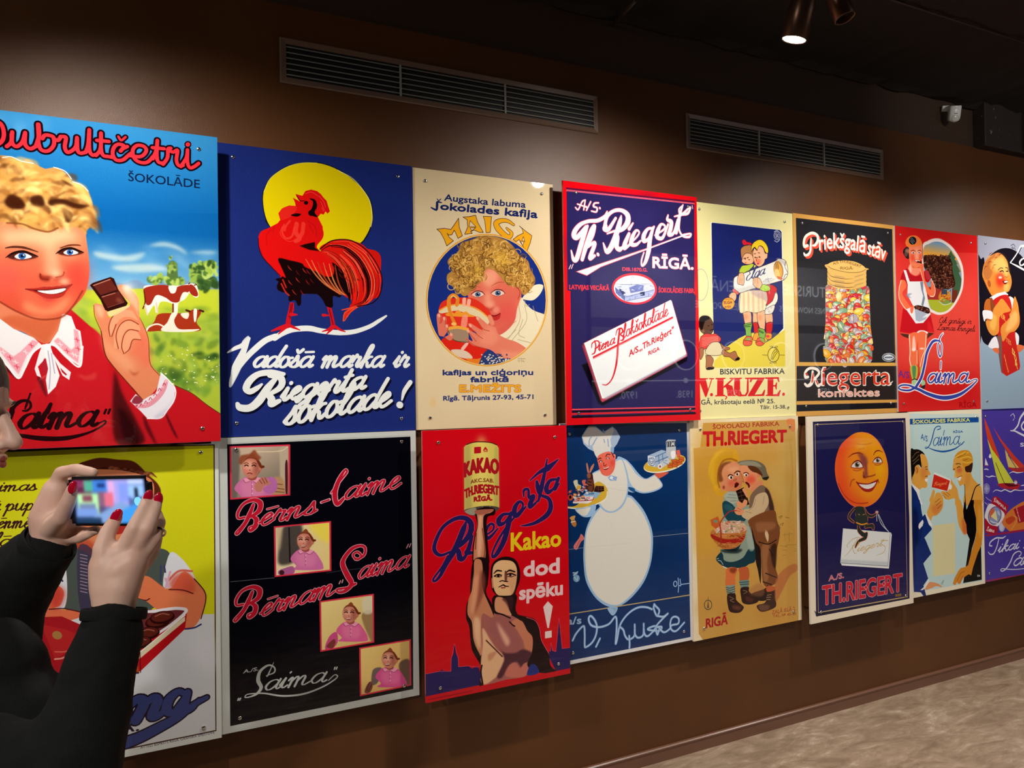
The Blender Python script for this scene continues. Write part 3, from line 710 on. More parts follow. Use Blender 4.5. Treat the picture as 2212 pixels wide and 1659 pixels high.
    ell(500, 1540, 42, 26, 'f0bc98', .9, blur=7); poly('350 1540 370 1600 440 1610 440 1570 400 1570', '9c3224', blur=3); poly('480 1590 560 1560 570 1600 500 1610', 'a83a28', .8, blur=4)
    poly('180 1620 340 1720 460 1790 640 1700 680 1600 640 1850 420 1900 200 1800', 'd8684a', .6, blur=10)
    poly('230 1790 420 1860 620 1740 560 1880 380 1930 230 1880', 'e88f62', .8, blur=8)
    Z(0, 580, 4.148)
    poly('30 330 200 400 430 440 560 430 640 330 560 400 420 420 200 380', 'b84a30', .7, blur=8)
    line('-200 180 0 300 160 390 320 450 460 455 570 425 660 330 740 200', '7c2818', 3, .7, blur=1)
    # nose, mouth
    ell(420, 78, 60, 12, '7c2218', .8, blur=4); line('360 50 370 90 430 100', '7c2218', 2.5, blur=1); line('500 80 560 65 575 30', '9c3a28', 2, blur=1)
    poly('230 185 330 175 420 160 470 165 540 150 640 145 600 200 560 250 480 272 400 265 320 220', 'a82c24')
    poly('300 195 440 190 590 170 560 215 480 230 400 225 340 212', '4c1010'); poly('335 200 440 196 585 178 560 208 480 228 400 222', 'f3e9e2')
    lines('400 200 402 222; 440 197 442 226; 485 194 488 226; 525 188 528 216', 'c8b0a8', .8)
    line('230 185 300 192 440 186 590 166 645 144', '7c1c18', 2); line('380 150 420 160 470 150 540 152', 'c4604c', 2, blur=1)
    poly('560 90 610 100 610 140 560 140 530 110', 'eab894', .9, blur=6); poly('350 240 420 270 500 280 420 290', 'c83c38', blur=3)
    Z(0, 220, 4.148)
    # eyes
    for (x, y, s, dx) in ((190, 1385, 1.0, 0), (620, 1350, .86, 0)):
        poly([(x-125*s, y+5), (x-60*s, y-38*s), (x+20*s, y-42*s), (x+90*s, y-15*s), (x+150*s, y+5*s), (x+60*s, y+30*s), (x-30*s, y+36*s)], '4c1a14', blur=1.5)
        poly([(x-60*s, y+2), (x-20*s, y-26*s), (x+40*s, y-26*s), (x+95*s, y+4*s), (x+40*s, y+22*s), (x-20*s, y+24*s)], 'e6e2e4')
        ell(x+8*s, y-3, 34*s, 28*s, '24569c'); ell(x+8*s, y-3, 15*s, 13*s, '0c1828'); ell(x+22*s, y-12, 7*s, 6*s, 'f4f8fc')
        line([(x-140*s, y+12), (x-70*s, y-30*s), (x+20*s, y-44*s), (x+110*s, y-14*s), (x+150*s, y)], '1c0c0a', [1, 3.5, 4.5, 3, 1.2])
        line([(x-60*s, y+22), (x, y+34*s), (x+70*s, y+24*s)], '8c3a2c', 1.5)
    line('50 1310 120 1300 220 1308 340 1345', '54281a', [2, 4, 4.5, 1.5]); line('540 1310 620 1286 700 1284 725 1292', '6c3420', [2, 3.5, 3, 1])
    # hair
    poly('-900 1000 -700 520 -300 400 -50 470 100 490 200 540 320 560 390 600 520 590 620 680 640 730 760 760 820 880 845 1000 845 1080 780 1150 770 1190 700 1130 560 1120 430 1165 280 1140 150 1100 0 1080 -300 1200', 'b98648', blur=1)
    cs = ['e0b264', 'd29a4c', 'f0cf86', '8a5526', '5a3014', 'c48a40']
    for seed, (x, y, rx, ry, n) in enumerate(((100, 640, 260, 110, 26), (480, 700, 160, 90, 18), (300, 820, 420, 80, 30), (700, 880, 110, 100, 16), (150, 1000, 280, 80, 30), (520, 1030, 280, 80, 34), (760, 1050, 70, 80, 12))):
        rg = random.Random(seed+20)
        for i in range(n):
            a, b = x+rx*rg.uniform(-1, 1), y+ry*rg.uniform(-1, 1); s = rg.uniform(60, 150); d = rg.choice((-1, 1, 1))
            line([(a-s, b+d*s*.2), (a-s*.3, b-s*.35), (a+s*.4, b-s*.1), (a+s*.7, b+s*.5)], cs[(i+seed) % 6], [2, 8, 11, 2], .6, blur=3)
    for p in ('40 900 90 830 180 860 230 930 180 960 90 950', '280 850 370 840 400 920 330 940 270 900', '440 880 560 870 700 910 800 930 700 960 560 920 450 930', '560 960 640 990 640 1060 600 1080', '620 730 660 760 600 740 540 690'):
        poly(p, '341408', .95, blur=3)
    for p in ('30 620 160 570 330 640 300 690 180 640', '230 940 340 930 420 1010 400 1100 360 1000', '480 920 600 940 650 1040 620 1060 560 990', '120 760 200 760 220 850 160 830', '740 770 800 860 800 920 750 860', '700 1000 800 1010 810 1100 760 1060'):
        poly(p, 'e8bc6c', .5, blur=5)
    line('60 1085 200 1095 300 1135 430 1165 520 1130', '6c3818', 3, .8, blur=1.5)
    lines('20 500 100 492 190 530 300 552; 480 585 580 620 640 690; 650 715 730 745 790 800', 'e8f0f4', 1.2)
    # hand
    Z(0, 580, 4.148)
    poly('840 330 880 315 950 350 985 440 1100 360 1160 330 1150 290 1050 200 1060 150 1110 150 1180 200 1240 280 1250 440 1280 500 1330 640 1350 850 1430 960 1400 1080 1280 1180 1200 1080 1130 1010 1000 860 940 760 905 560 860 430', 'd9805a')
    poly('900 560 950 640 1060 740 1120 760 1200 860 1180 930 1100 900 1000 800 930 700', 'e49a72', .8, blur=8)
    poly('1230 560 1330 650 1350 850 1290 880 1230 780 1180 800 1200 680', 'de6a50', .7, blur=8); poly('1150 900 1200 940 1250 920 1200 960', '9c4028', .7, blur=3)
    for p in ('975 600 985 470 1040 400 1130 370 1230 400 1250 470 1180 440 1100 440 1040 500 1000 600', '1020 700 1030 560 1080 490 1160 470 1240 510 1250 560 1170 540 1110 580 1080 720 1050 720', '1085 730 1100 600 1150 555 1230 570 1260 640 1190 640 1150 740 1120 765'):
        poly(p, 'e69872'); 
    lines('985 610 975 520 1010 430 1090 370; 1060 720 1040 600 1080 500 1160 462 1240 500; 1110 765 1090 700 1110 600 1160 550 1240 560; 1000 610 1040 500; 1120 760 1160 720 1190 640 1260 640', '8c3420', 1.6)
    lines('905 560 940 760 1000 860 1130 1010 1280 1180', '6c2412', 1.8); lines('840 330 850 430 905 560; 1250 440 1290 520 1330 640 1345 850 1430 960', '8c3420', 1.2)
    poly('1100 150 1190 200 1240 290 1240 400 1200 340 1150 290', 'eeb08c', .9, blur=4); ell(1140, 175, 34, 22, 'fff6ec', .9, rot=-30, blur=8)  # pale ellipse: glare of a mirrored lamp, painted into the print
    poly('850 340 900 330 930 380 920 440 880 420', 'eeb08c', .8, blur=4); poly('970 380 1140 330 1150 350 1000 430', 'd9c890', .9)
    poly('1160 330 1250 440 1280 530', 'd9805a')
    # chocolate
    poly('805 150 830 130 990 76 1020 90 1060 190 1145 310 1130 335 965 386 940 370 900 280', '2c0c0a', sm=0)
    poly('835 150 990 92 1050 190 900 240', '5c201a', sm=0); poly('905 255 1060 205 1115 290 960 345', '561c16', sm=0)
    lines('838 152 985 98', 'a86a58', 2); lines('915 255 1030 220', '9c5c4c', 2); line('965 350 1110 300', '7c3c30', 1.5); poly('1060 260 1100 300 1080 310 1040 290', '8c4c3c', .6, blur=3)
    ell(1150, 170, 60, 50, 'fffdf0', .35, blur=14)  # soft halo of the same lamp glare, painted in
    # cuff
    poly('1165 1190 1215 1125 1280 1180 1400 1110 1440 935 1500 990 1570 1080 1560 1180 1500 1270 1440 1340 1320 1345 1260 1280', 'e2dfe8', sm=0)
    poly('1180 1200 1220 1140 1280 1180 1240 1215', '8c3040', blur=1); line('1225 1235 1320 1225 1400 1170 1460 1090 1490 1010', 'dc7084', [7, 9, 9, 9, 7], .7)
    for i in range(14):
        t = i/13; x = 1225+265*t; y = 1238-225*t**1.5; line([(x-12, y+12), (x, y-12), (x+14, y+8)], ['b83050', 'f0c8d0'][i % 2], 1.2)
    line('1440 935 1500 990 1570 1080 1560 1180 1500 1270 1440 1340 1320 1345', 'f4f2f6', 2)
    poly('1380 1330 1450 1330 1540 1200 1560 1150 1500 1240', 'b8b4cc', .6, blur=4)
    # lettering
    Z(0, 220, 4.148)
    D = ['-180 240 -200 420; -260 240 -120 170 0 190 35 290 0 370 -120 400 -240 380', '60 400 100 360 110 270; 105 290 110 370 150 400 200 360 225 280; 225 275 225 380 270 420 320 400',
         '320 400 350 300 345 200; 340 200 345 300 345 370 370 430 430 440 480 390 480 320 440 300 400 300 380 330; 480 330 520 345 545 310', '545 310 590 320 580 400 600 450 640 440 680 400 690 320; 690 320 695 430 720 460 770 450',
         '770 450 790 380 800 250; 800 250 800 420 825 475 870 470; 860 480 900 420 905 280; 905 280 905 420 925 480 970 490; 868 345 975 355', '970 490 1020 500; 1140 400 1100 420 1080 440 1110 395 1060 380 1020 410 1010 470 1040 520 1100 520 1150 480 1190 450',
         '1060 310 1085 345 1125 315', '1150 480 1260 490 1310 440 1290 400 1230 390 1190 430 1200 500 1250 540 1320 540 1380 480', '1370 510 1400 430 1410 345; 1410 345 1405 480 1420 540 1470 550; 1365 410 1470 420', '1460 560 1500 500 1505 425 1530 415; 1505 430 1550 450 1590 435 1580 520 1600 570 1640 570',
         '1620 580 1670 500 1680 430; 1680 430 1680 540 1700 590 1740 580 1780 550']
    for s_ in D: lines(s_, '14040c', 13 if s_ != D[6] else 10)
    ell(1683, 382, 31, 31, '14040c')
    for s_ in D: lines(s_, 'cf2a36', 6.4 if s_ != D[6] else 4.2)
    ell(1683, 382, 21, 20, 'cf2a36')
    text('ŠOKOLĀDE', '1150 708 1790 775', 78, '0c1c3c', bold=.2)
    Z(0, 580, 4.148)
    lines('275 1120 240 1200 225 1260; 270 1120 255 1180 235 1240', '20080c', 2.5); line('100 1310 120 1240 190 1190 260 1190 275 1240 240 1275 205 1275', '20080c', [7, 8, 6, 4, 4, 4, 3]); line('110 1280 70 1400 40 1440', '20080c', [8, 6, 4])
    script('aıma', '150 1440 850 1415', 135, '20080c', 9, slant=.3, thin=.3)
    line('455 1215 420 1290', '20080c', [6, 9]); lines('950 1265 935 1300; 985 1262 970 1300', '20080c', 4)
    line('860 1400 940 1365 930 1400 800 1470 600 1520 400 1525 200 1500 50 1465', '20080c', [2, 3, 3, 4, 8, 9, 7, 1.5])
    noise(.012, 1)
    hang('p1', 'advertising_poster', 'large poster of a smiling blond boy in a red jumper holding chocolate, cows behind', (.55, .6, .6), [(429, 322), (437, 925), (-30, 268), (-30, 952)])
art_p1()

# ---------------------------------------------------------------- red rooster before the yellow sun
def art_p2():
    start('p2', '1c2b72', 1100)
    Z(460, 290, 4.809)
    blobs(1000, 800, 1100, 900, 50, ['1f2f78', '18266a'], 260, 2, .3, 40)
    poly('590 960 540 860 515 720 520 600 580 470 680 380 800 320 930 292 1080 290 1230 330 1370 400 1500 500 1590 600 1650 720 1665 860 1640 980 1590 1080 1530 1140 1300 1250 900 1250', '080c20', blur=1)
    poly('596 960 548 860 522 720 528 600 588 470 688 385 805 326 930 298 1080 298 1225 336 1365 408 1492 506 1580 604 1640 722 1655 860 1630 975 1582 1070 1530 1130 1380 1220 1150 1280 900 1250 700 1110', 'e0ca08')
    line('1300 375 1450 460 1560 580 1630 700 1655 860 1640 960', 'f6f2a0', 2, .8)
    line('528 600 588 470 688 385 805 326 930 298 1080 298', 'f2ec80', 1.5, .7)
    R = 'd81010'
    # head, comb
    poly('855 620 930 640 960 590 1020 575 1080 590 1120 620 1150 660 1180 690 1195 740 1215 800 1190 825 1170 800 1150 835 1120 825 1100 850 1060 860 900 760 905 700', R, sm=0)
    poly('830 660 890 690 910 700 950 690 1080 700 1090 860 1140 960 1145 1060 1100 1130 1060 1170 900 1200 600 1000 650 950 700 890 680 820 720 770 790 740 860 745 850 700', R, sm=0)
    poly('690 830 720 770 800 745 870 750 860 800 820 850 720 890', 'e0241c')
    poly('850 615 895 680 900 700 870 670', 'f0d820', sm=0); lines('870 640 905 690 950 690', '6a0808', 2)
    ell(968, 712, 22, 20, '160808'); line('1010 670 1050 690 1060 740 1040 790 1020 820', '120408', [2, 6, 9, 8, 12]); poly('1010 820 1050 770 1060 820 1090 860 1040 850', '0c0408')
    poly('810 840 860 822 915 830 880 855 830 850', '1c0408')
    lines('1100 640 1150 700 1170 760; 1120 700 1160 790; 1130 760 1150 800; 960 620 1020 600 1090 640', 'ff5a50', 1.3, .7)
    # body
    poly('585 970 680 920 760 880 900 860 1080 880 1145 1000 1140 1080 1080 1160 1110 1210 1180 1240 1240 1320 1260 1400 1230 1480 1160 1560 1000 1560 760 1560 700 1480 610 1380 520 1280 480 1180 470 1080 500 1010', R)
    poly('900 1160 960 1140 1060 1120 1060 1180 1110 1215 1000 1200', '1c0606', sm=0, blur=1)
    for p, w_ in (('740 940 720 1020 760 1080 820 1060 850 960', 4), ('870 930 860 1020 900 1080 860 1110', 9), ('940 930 930 1020 900 1070', 8), ('720 960 700 1040 780 1110 860 1100', 1.5), ('800 900 760 950 745 1000', 4)):
        line(p, 'e8382c', w_, .9)
    lines('600 990 560 1050 560 1150; 640 950 620 1020; 980 900 1060 960 1080 1060; 1000 940 1040 1020; 480 1180 540 1300 620 1380', 'b00c10', 2, .6)
    line('470 1080 480 1180 520 1280 610 1380 700 1470', '120810', 1.2)
    # tail
    poly('1110 1190 1180 1130 1260 1100 1360 1092 1460 1110 1560 1150 1640 1240 1710 1360 1745 1470 1745 1560 1700 1700 1400 1700 1250 1500 1230 1300', 'd41810')
    # black belly
    poly('680 1290 800 1310 920 1340 960 1380 1080 1430 1150 1470 1230 1480 1260 1420 1240 1330 1310 1380 1400 1500 1420 1640 720 1640 715 1480 760 1500 720 1400', '140608', blur=1)
    Z(460, 600, 4.739)
    poly('1110 -280 1660 -280 1720 -60 1722 60 1690 160 1630 230 1550 285 1480 300 1400 300 1440 200 1400 60 1300 -100', 'd41810')
    poly('700 0 1450 0 1440 100 1410 200 1395 250 1380 190 1330 160 1300 200 1230 190 1225 300 1160 290 1120 220 1050 160 930 150 905 180 900 270 870 285 840 230 780 240 770 170 730 130 700 60', '140608')
    poly('1300 -200 1440 -60 1480 40 1440 130 1400 40 1350 -60', 'e0501c', blur=2); poly('1440 100 1490 20 1500 120 1460 230 1420 250', 'e81c10')
    for p in ('1340 330 1400 305 1500 295 1450 320', '1325 440 1345 350 1420 300 1500 290 1420 350'): poly(p, 'd82a18', sm=0)
    lines('1320 330 1440 300 1500 290; 1335 445 1350 360 1440 305; 1345 440 1420 340 1500 290', 'f0502c', 2)
    rg = random.Random(5)
    Z(460, 290, 4.809)
    O_ = np.array([(1110, 1195), (1240, 1105), (1440, 1105), (1620, 1230), (1745, 1440), (1748, 1620), (1670, 1745), (1500, 1790)], float)
    I_ = np.array([(1150, 1235), (1190, 1255), (1260, 1320), (1330, 1420), (1370, 1540), (1395, 1650), (1410, 1720), (1420, 1770)], float)
    for i in range(34):
        f = rg.uniform(.03, .97); k0, k1 = sorted((rg.randint(0, 3), rg.randint(4, 7)))
        P_ = (O_*f+I_*(1-f))[k0:k1+1]+(rg.uniform(-8, 8), rg.uniform(-8, 8))
        line(P_, ['120408', 'f4503a', '8c0c10', 'ff6a48', '120408'][i % 5], [1, 3 if i % 5 in (0, 4) else 2, 2.5, .8], .9)
    line(O_, '16060c', 2); Z(460, 600, 4.739)
    for i in range(30):
        x, y = rg.uniform(720, 1380), rg.uniform(-190, 130); 
        if y > 40 and x > 900: continue
        line([(x, y), (x+14, y+25), (x+40, y+50)], ['a01c14', 'c83020', '701010'][i % 3], [1, 2, .8], .8)
    for k in range(6):
        line([(950+k*60, -190+k*12), (1030+k*50, -60+k*18), (1140+k*38, 60+k*16), (1300+k*14, 170+k*2)], ['d8703c', 'e08048', 'b84020'][k % 3], [1.5, 3, 3, 1.5], .9)
    lines('700 60 740 140 780 180; 715 20 750 100', 'b82418', 3)
    # legs
    for p in ('790 250 830 255 830 330 800 400 795 480 770 500 740 500 750 420 770 340', '1165 295 1215 310 1240 420 1255 500 1210 510 1200 420'): poly(p, 'c81420', sm=0)
    lines('800 270 780 400; 815 265 790 420; 1190 320 1230 480', '5a0810', 1.5)
    lines('750 490 680 515 600 545; 770 490 720 530 670 575; 780 490 830 510 890 535; 800 375 860 378', 'd01824', [8, 7, 3])
    line('630 620 700 575 800 535 900 520 1000 520 1120 545 1300 562 1450 550 1600 500 1700 440 1775 390', 'e4e8e6', [11, 11, 11, 12, 12, 11, 11, 10, 9, 8, 4])
    lines('750 490 680 515 600 545; 770 490 720 530 670 575; 780 490 830 510 890 535; 800 375 860 378', 'd01824', [6, 5, 2])
    lines('1220 500 1180 530 1120 550; 1240 500 1200 540 1165 575; 1250 500 1300 530 1355 552; 1130 382 1190 385', 'd01824', [7, 5, 2])
    # lettering
    WH = 'e6eae8'
    def W3(s, c, w_): lines(s, c, w_)
    line('370 620 300 690 230 720 150 765', WH, [6, 9, 8, 3]); line('370 625 310 760 230 920 185 1100', WH, [5, 12, 14, 5]); line('175 1105 240 960 340 820 440 720 540 640 640 600', WH, [4, 8, 11, 12, 12, 12])
    poly('370 610 300 650 280 760 180 1000 165 1110 200 1100 300 900 250 930', WH, .9)
    script('adošā', '400 915 1000 915', 108, WH, 7.4, slant=.38, thin=.65); script('marka', '1100 915 1730 915', 112, WH, 7.4, slant=.38, thin=.7); script('ir', '1840 915 1990 915', 108, WH, 7.4, slant=.38, thin=.7)
    K = '0a0c24'
    for c, dx, dy, e in ((K, 16, 22, 0), (WH, 0, 0, 0)):
        l_ = lambda p, w_: line(T2(p, dx, dy), c, w_)
        T2 = lambda p, a, b: (np.array([float(t) for t in p.split()]).reshape(-1, 2)+(a, b))
        l_('725 985 600 970 470 985 380 1050 340 1130 380 1165 450 1130 500 1090', [8, 13, 12, 14, 14, 12, 10, 5]); l_('660 1010 560 1130 470 1260 380 1330 280 1330 250 1290', [8, 15, 17, 15, 14, 8])
        l_('580 1000 680 1010 710 1070 680 1130 600 1180', [10, 14, 14, 12, 9]); l_('560 1190 600 1240 600 1290 680 1260', [12, 15, 15, 9])
        script('iegerta', '%d %d %d %d' % (690+dx, 1262+dy, 1540+dx, 1135+dy), 126, c, 8.6, slant=.32, thin=.75)
        script('šokolade', '%d %d %d %d' % (720+dx, 1510+dy, 1800+dx, 1310+dy), (172, 146), c, 9, slant=.35, thin=.75)
        l_('2020 1070 1960 1160 1935 1250', [11, 10, 4]); l_('1910 1300 1916 1303', 15)
    for s_, e in (('iegerta', 0),): pass
    Z(460, 290, 4.809); noise(.012, 2)
    hang('p2', 'advertising_poster', 'blue poster of a red rooster crowing before a yellow sun', (.05, .06, .2), [(503, 339), (859, 381), (511, 914), (867, 904)])
art_p2()

# ---------------------------------------------------------------- curly child drinking from a red bowl
def art_p3():
    start('p3', 'dcc7a0', 1150)
    Z(880, 350, 5.529)
    blobs(900, 1500, 900, 1700, 60, ['e2cea8', 'd6c098', 'dcc8a0'], 200, 3, .4, 30)
    NV = '182560'
    text('Augstaka labuma', '440 458 900 505 1410 545', 78, NV, bold=.5)
    text('okolades kafija', '395 565 900 610 1550 668', (84, 92), NV, bold=1.0); line('410 485 360 478 355 520 345 570 285 545', NV, [2, 5, 6, 5, 3]); lines('355 440 375 462 400 440', NV, 1.8)
    OG = 'e8a41c'; OK = '3a1a20'
    def letter(p, holes=()):
        q = np.array([float(t) for t in p.split()]).reshape(-1, 2)
        rect4(q, OG); line(np.vstack((q, q[:1])), OK, 1.3, sm=0)
        for h in holes:
            q = np.array([float(t) for t in h.split()]).reshape(-1, 2); rect4(q, 'dcc7a0'); line(np.vstack((q, q[:1])), OK, 1.1, sm=0)
    letter('352 802 440 792 520 805 560 750 612 672 620 780 658 880 605 912 575 840 560 815 530 870 490 872 475 850 500 900 550 940 470 1002 440 920 395 840')
    letter('665 658 740 652 815 636 840 720 908 840 860 840 800 812 755 830 775 852 684 862 720 780 715 690', ('750 700 735 770 820 775', '748 785 770 820 815 785'))
    letter('906 648 1005 652 990 840 940 842 925 700')
    for c, e in ((OK, 2.4), (OG, 0)):
        line('1270 750 1200 705 1120 700 1060 735 1090 800 1150 860 1215 895 1245 850 1185 790', c, [t+e for t in (4, 7, 9, 12, 14, 12, 9, 7, 3)])
    letter('1340 765 1400 815 1488 880 1470 960 1430 1062 1390 1020 1345 950 1335 925 1300 950 1262 925 1320 880 1385 850 1375 800', ('1385 890 1370 935 1405 950', '1352 940 1375 1000 1395 958'))
    # round picture
    rg = random.Random(1)
    Z(880, 350, 5.529)
    ell(948, 1648, 728, 792, 'd8942c', rot=0); ell(948, 1648, 716, 780, 'e8c880'); ell(948, 1648, 706, 772, '182c7c')
    clip_ell(948, 1648, 706, 772)
    # blouse
    poly('1300 1500 1350 1600 1490 1760 1700 1850 1750 2000 1600 2350 1300 2300 1080 2050 1100 1900', 'e4d8b8'); poly('1360 1640 1500 1480 1620 1470 1590 1570 1500 1650 1380 1640', 'e8dcc0')
    lines('1330 1700 1340 1900 1200 2120; 1400 1700 1420 1900 1250 2130; 1500 1720 1560 1900; 1300 1900 1100 2040 1180 2110 1300 2000; 1320 2120 1480 2160; 1400 1640 1420 1720 1460 1700; 1380 1880 1330 2050 1400 2100', 'a8986c', 1.6, .8)
    # face
    poly('900 1300 1000 1250 1150 1300 1300 1400 1350 1600 1310 1750 1280 1900 1180 2020 1070 2070 980 2000 880 1900 760 1700 720 1560 780 1450 880 1400', 'dc7058', grad=('950 1350 1250 1950', 'd05a4c'))
    poly('920 1310 1040 1280 1090 1360 1050 1450 960 1500 900 1420', 'eeA080', .9, blur=10); ell(1180, 1800, 100, 110, 'e04a48', .6, blur=18); ell(960, 1640, 40, 110, 'ec9a7c', .9, blur=9)
    ell(1000, 1700, 40, 36, 'f0a488', .9, blur=8); poly('940 1730 990 1750 1040 1730 1000 1780 940 1760', 'b83c34', .8, blur=3); ell(1325, 1570, 40, 90, 'd46450', blur=2); line('1320 1500 1345 1560 1320 1640', 'a83828', 2)
    Z(880, 630, 5.529)
    poly('985 275 1040 280 1110 260 1100 320 1050 345 1010 330 990 295', 'b82c28'); line('990 278 1050 290 1110 260', '6c1414', 2); poly('1020 210 1080 180 1100 230 1050 260', 'e89880', .7, blur=5)
    poly('1060 420 1150 380 1230 330 1280 240 1300 100 1330 120 1240 320 1100 430', 'e06a54', .7, blur=6)
    Z(880, 350, 5.529)
    for x, y, s in ((840, 1580, 1.0), (1080, 1565, 1.05)):
        poly([(x-70*s, y-5), (x-20*s, y-35*s), (x+40*s, y-30*s), (x+75*s, y), (x+20*s, y+32*s), (x-40*s, y+25*s)], 'e2c0b0'); ell(x+2, y, 32*s, 28*s, '3c5880'); ell(x+2, y, 14, 13, '101828'); ell(x+12, y-9, 6, 5, 'f0f4f8')
        line([(x-80*s, y), (x-20*s, y-38*s), (x+45*s, y-32*s), (x+85*s, y+4)], '5c2018', [1.2, 2.4, 2.4, 1.2]); line([(x-50*s, y+26), (x+10, y+36*s), (x+60*s, y+20)], 'a04030', 1)
    line('1005 1480 1080 1440 1160 1435', 'b05a38', [1, 2.4, 1]); line('760 1500 820 1480 870 1500', 'b05a38', 1.4, .7)
    # hair
    poly('700 1600 620 1560 560 1500 480 1440 475 1350 530 1290 480 1200 520 1130 610 1070 640 970 760 930 880 880 1000 880 1150 920 1250 990 1340 1110 1440 1180 1470 1280 1530 1400 1490 1500 1390 1590 1330 1500 1220 1480 1130 1400 1060 1310 950 1280 900 1400 820 1480', 'b0803c', blur=1)
    cs = ['7c5424', 'd8a850', 'e8c070', '5c3a18', 'c8933c', '94682c']
    curls(900, 1080, 330, 170, 150, cs, 52, 2, 2.2, .85); curls(640, 1220, 130, 120, 60, cs, 48, 3, 2.2, .85); curls(640, 1440, 140, 110, 70, cs, 40, 4, 2, .85)
    curls(1200, 1180, 200, 120, 80, cs, 55, 5, 2.2, .85); curls(1330, 1360, 150, 130, 90, cs, 44, 6, 2, .85); curls(820, 1340, 90, 110, 50, cs, 40, 7, 2.2, .85); curls(1420, 1480, 80, 80, 30, cs, 36, 8, 2, .8)
    poly('1050 1100 1180 1080 1200 1220 1100 1260 1040 1180', 'e8b83c', .5, blur=14); poly('790 1240 880 1250 850 1360 800 1330', 'e8b83c', .5, blur=9)
    # bowl
    Z(880, 630, 5.529)
    poly('410 570 600 560 720 600 860 660 950 690 940 780 860 850 700 880 500 760', 'd42418'); poly('520 700 620 690 720 720 780 790 700 800 600 770', 'd8c0a8'); poly('700 800 850 800 950 740 900 830 800 870', 'e07824'); poly('640 680 700 610 730 620 670 700', 'e8b0a0')
    poly('370 240 400 140 480 90 620 70 780 80 900 150 1000 270 960 380 900 470 720 470 500 450 420 400 380 320', 'd83020')
    poly('380 230 480 180 640 155 800 200 920 270 980 330 960 390 900 340 800 290 600 230 470 250 400 260', 'dcc8a0'); line('380 225 480 172 640 150 800 190 900 250 985 330', 'e8942c', 3)
    poly('450 270 520 230 560 260 600 215 650 250 700 235 760 280 800 285 800 300 640 300 470 290', 'e8942c', sm=0)
    poly('660 80 700 80 690 170 660 165', 'f0a890'); poly('720 90 760 100 740 180 710 170', 'f0a890'); poly('660 290 720 290 700 440 640 440', 'f09880', .8)
    poly('480 460 600 440 720 470 720 600 620 600 520 560', '9c8068'); line('490 440 600 425 720 450', 'e8a03c', 7); line('480 460 560 580 720 605', '4c2c1c', 1.5)
    line('500 130 500 200 530 300 570 390', 'dc8428', [9, 8, 7, 9]); line('490 160 500 80 550 40 600 80 590 160', 'dc8428', [8, 9, 8, 9, 8]); ell(555, 385, 30, 20, 'ecb860'); line('520 70 550 48 590 80', 'f4c070', 2)
    # hands
    for p, c in (('350 280 380 260 410 290 400 380 440 300 470 320 460 400 490 390 480 470 440 540 540 500 540 560 500 585 440 540 380 520 360 420', 'd8705a'),
                 ('1060 430 1080 500 1180 560 1300 600 1420 680 1380 740 1300 810 1200 820 1100 780 1000 700 860 660 780 640 700 570 700 550 780 590 720 470 720 450 830 500 730 400 760 380 900 460 820 320 850 300 960 390 1040 420', 'dc7860')):
        poly(p, c)
    poly('960 420 1050 450 1080 560 1000 640 880 620 860 560', 'e88c70', .8, blur=8); poly('1100 700 1250 720 1380 720 1300 800 1180 800', 'e89878', .7, blur=8); poly('960 300 1000 280 1040 380 1000 400', 'e08468', blur=1)
    lines('400 260 390 380; 460 310 450 420; 490 400 480 480; 430 545 500 585; 720 400 830 510 900 560; 820 320 900 440 980 470; 715 470 820 590; 700 560 800 640 960 690', '9c3c28', 1.5, .8)
    for x, y in ((378, 285), (438, 320), (470, 410), (522, 510), (840, 320), (752, 405), (725, 470)): ell(x, y, 16, 22, 'f0b09c', .8, rot=-25, blur=1)
    # chequered cloth
    poly('860 850 950 700 1100 780 1250 830 1100 900 900 900', '28386c'); 
    rg = random.Random(3)
    for i in range(70): x, y = rg.uniform(870, 1220), rg.uniform(740, 880); rect4('%f %f %f %f %f %f %f %f' % (x, y, x+16, y-5, x+22, y+8, x+6, y+12), 'dcd4c0' if y > 720+(x-870)*.25 else '28386c')
    CV.clip = None
    lines('1320 800 1410 802; 1320 815 1330 835; 1345 815 1340 835; 1365 812 1360 840; 1385 815 1380 835 1400 835', '6c5c58', .8)
    text('kafijas un ciģoriņu', '425 995 1500 992', 62, '20306c', bold=.8, out=None)
    text('fabrikā', '755 1078 1205 1075', 62, '20306c', bold=.9)
    text('E.MEŽITS', '625 1196 1355 1196', 84, 'e8a428', bold=1.2, out=('7c2c20', .5))
    text('Rīgā. Tāļrunis 27-93, 45-71', '430 1300 1505 1280', 54, '20306c', bold=.5)
    poly('270 1300 310 1240 340 1330 330 1370 280 1370', 'dcb060', .4, blur=6)
    noise(.012, 3)
    hang('p3', 'advertising_poster', 'tan poster of a curly-haired child drinking from a red and orange bowl', (.75, .7, .58), [(918.5, 391), (1170, 419), (929, 902), (1177, 896)])
art_p3()

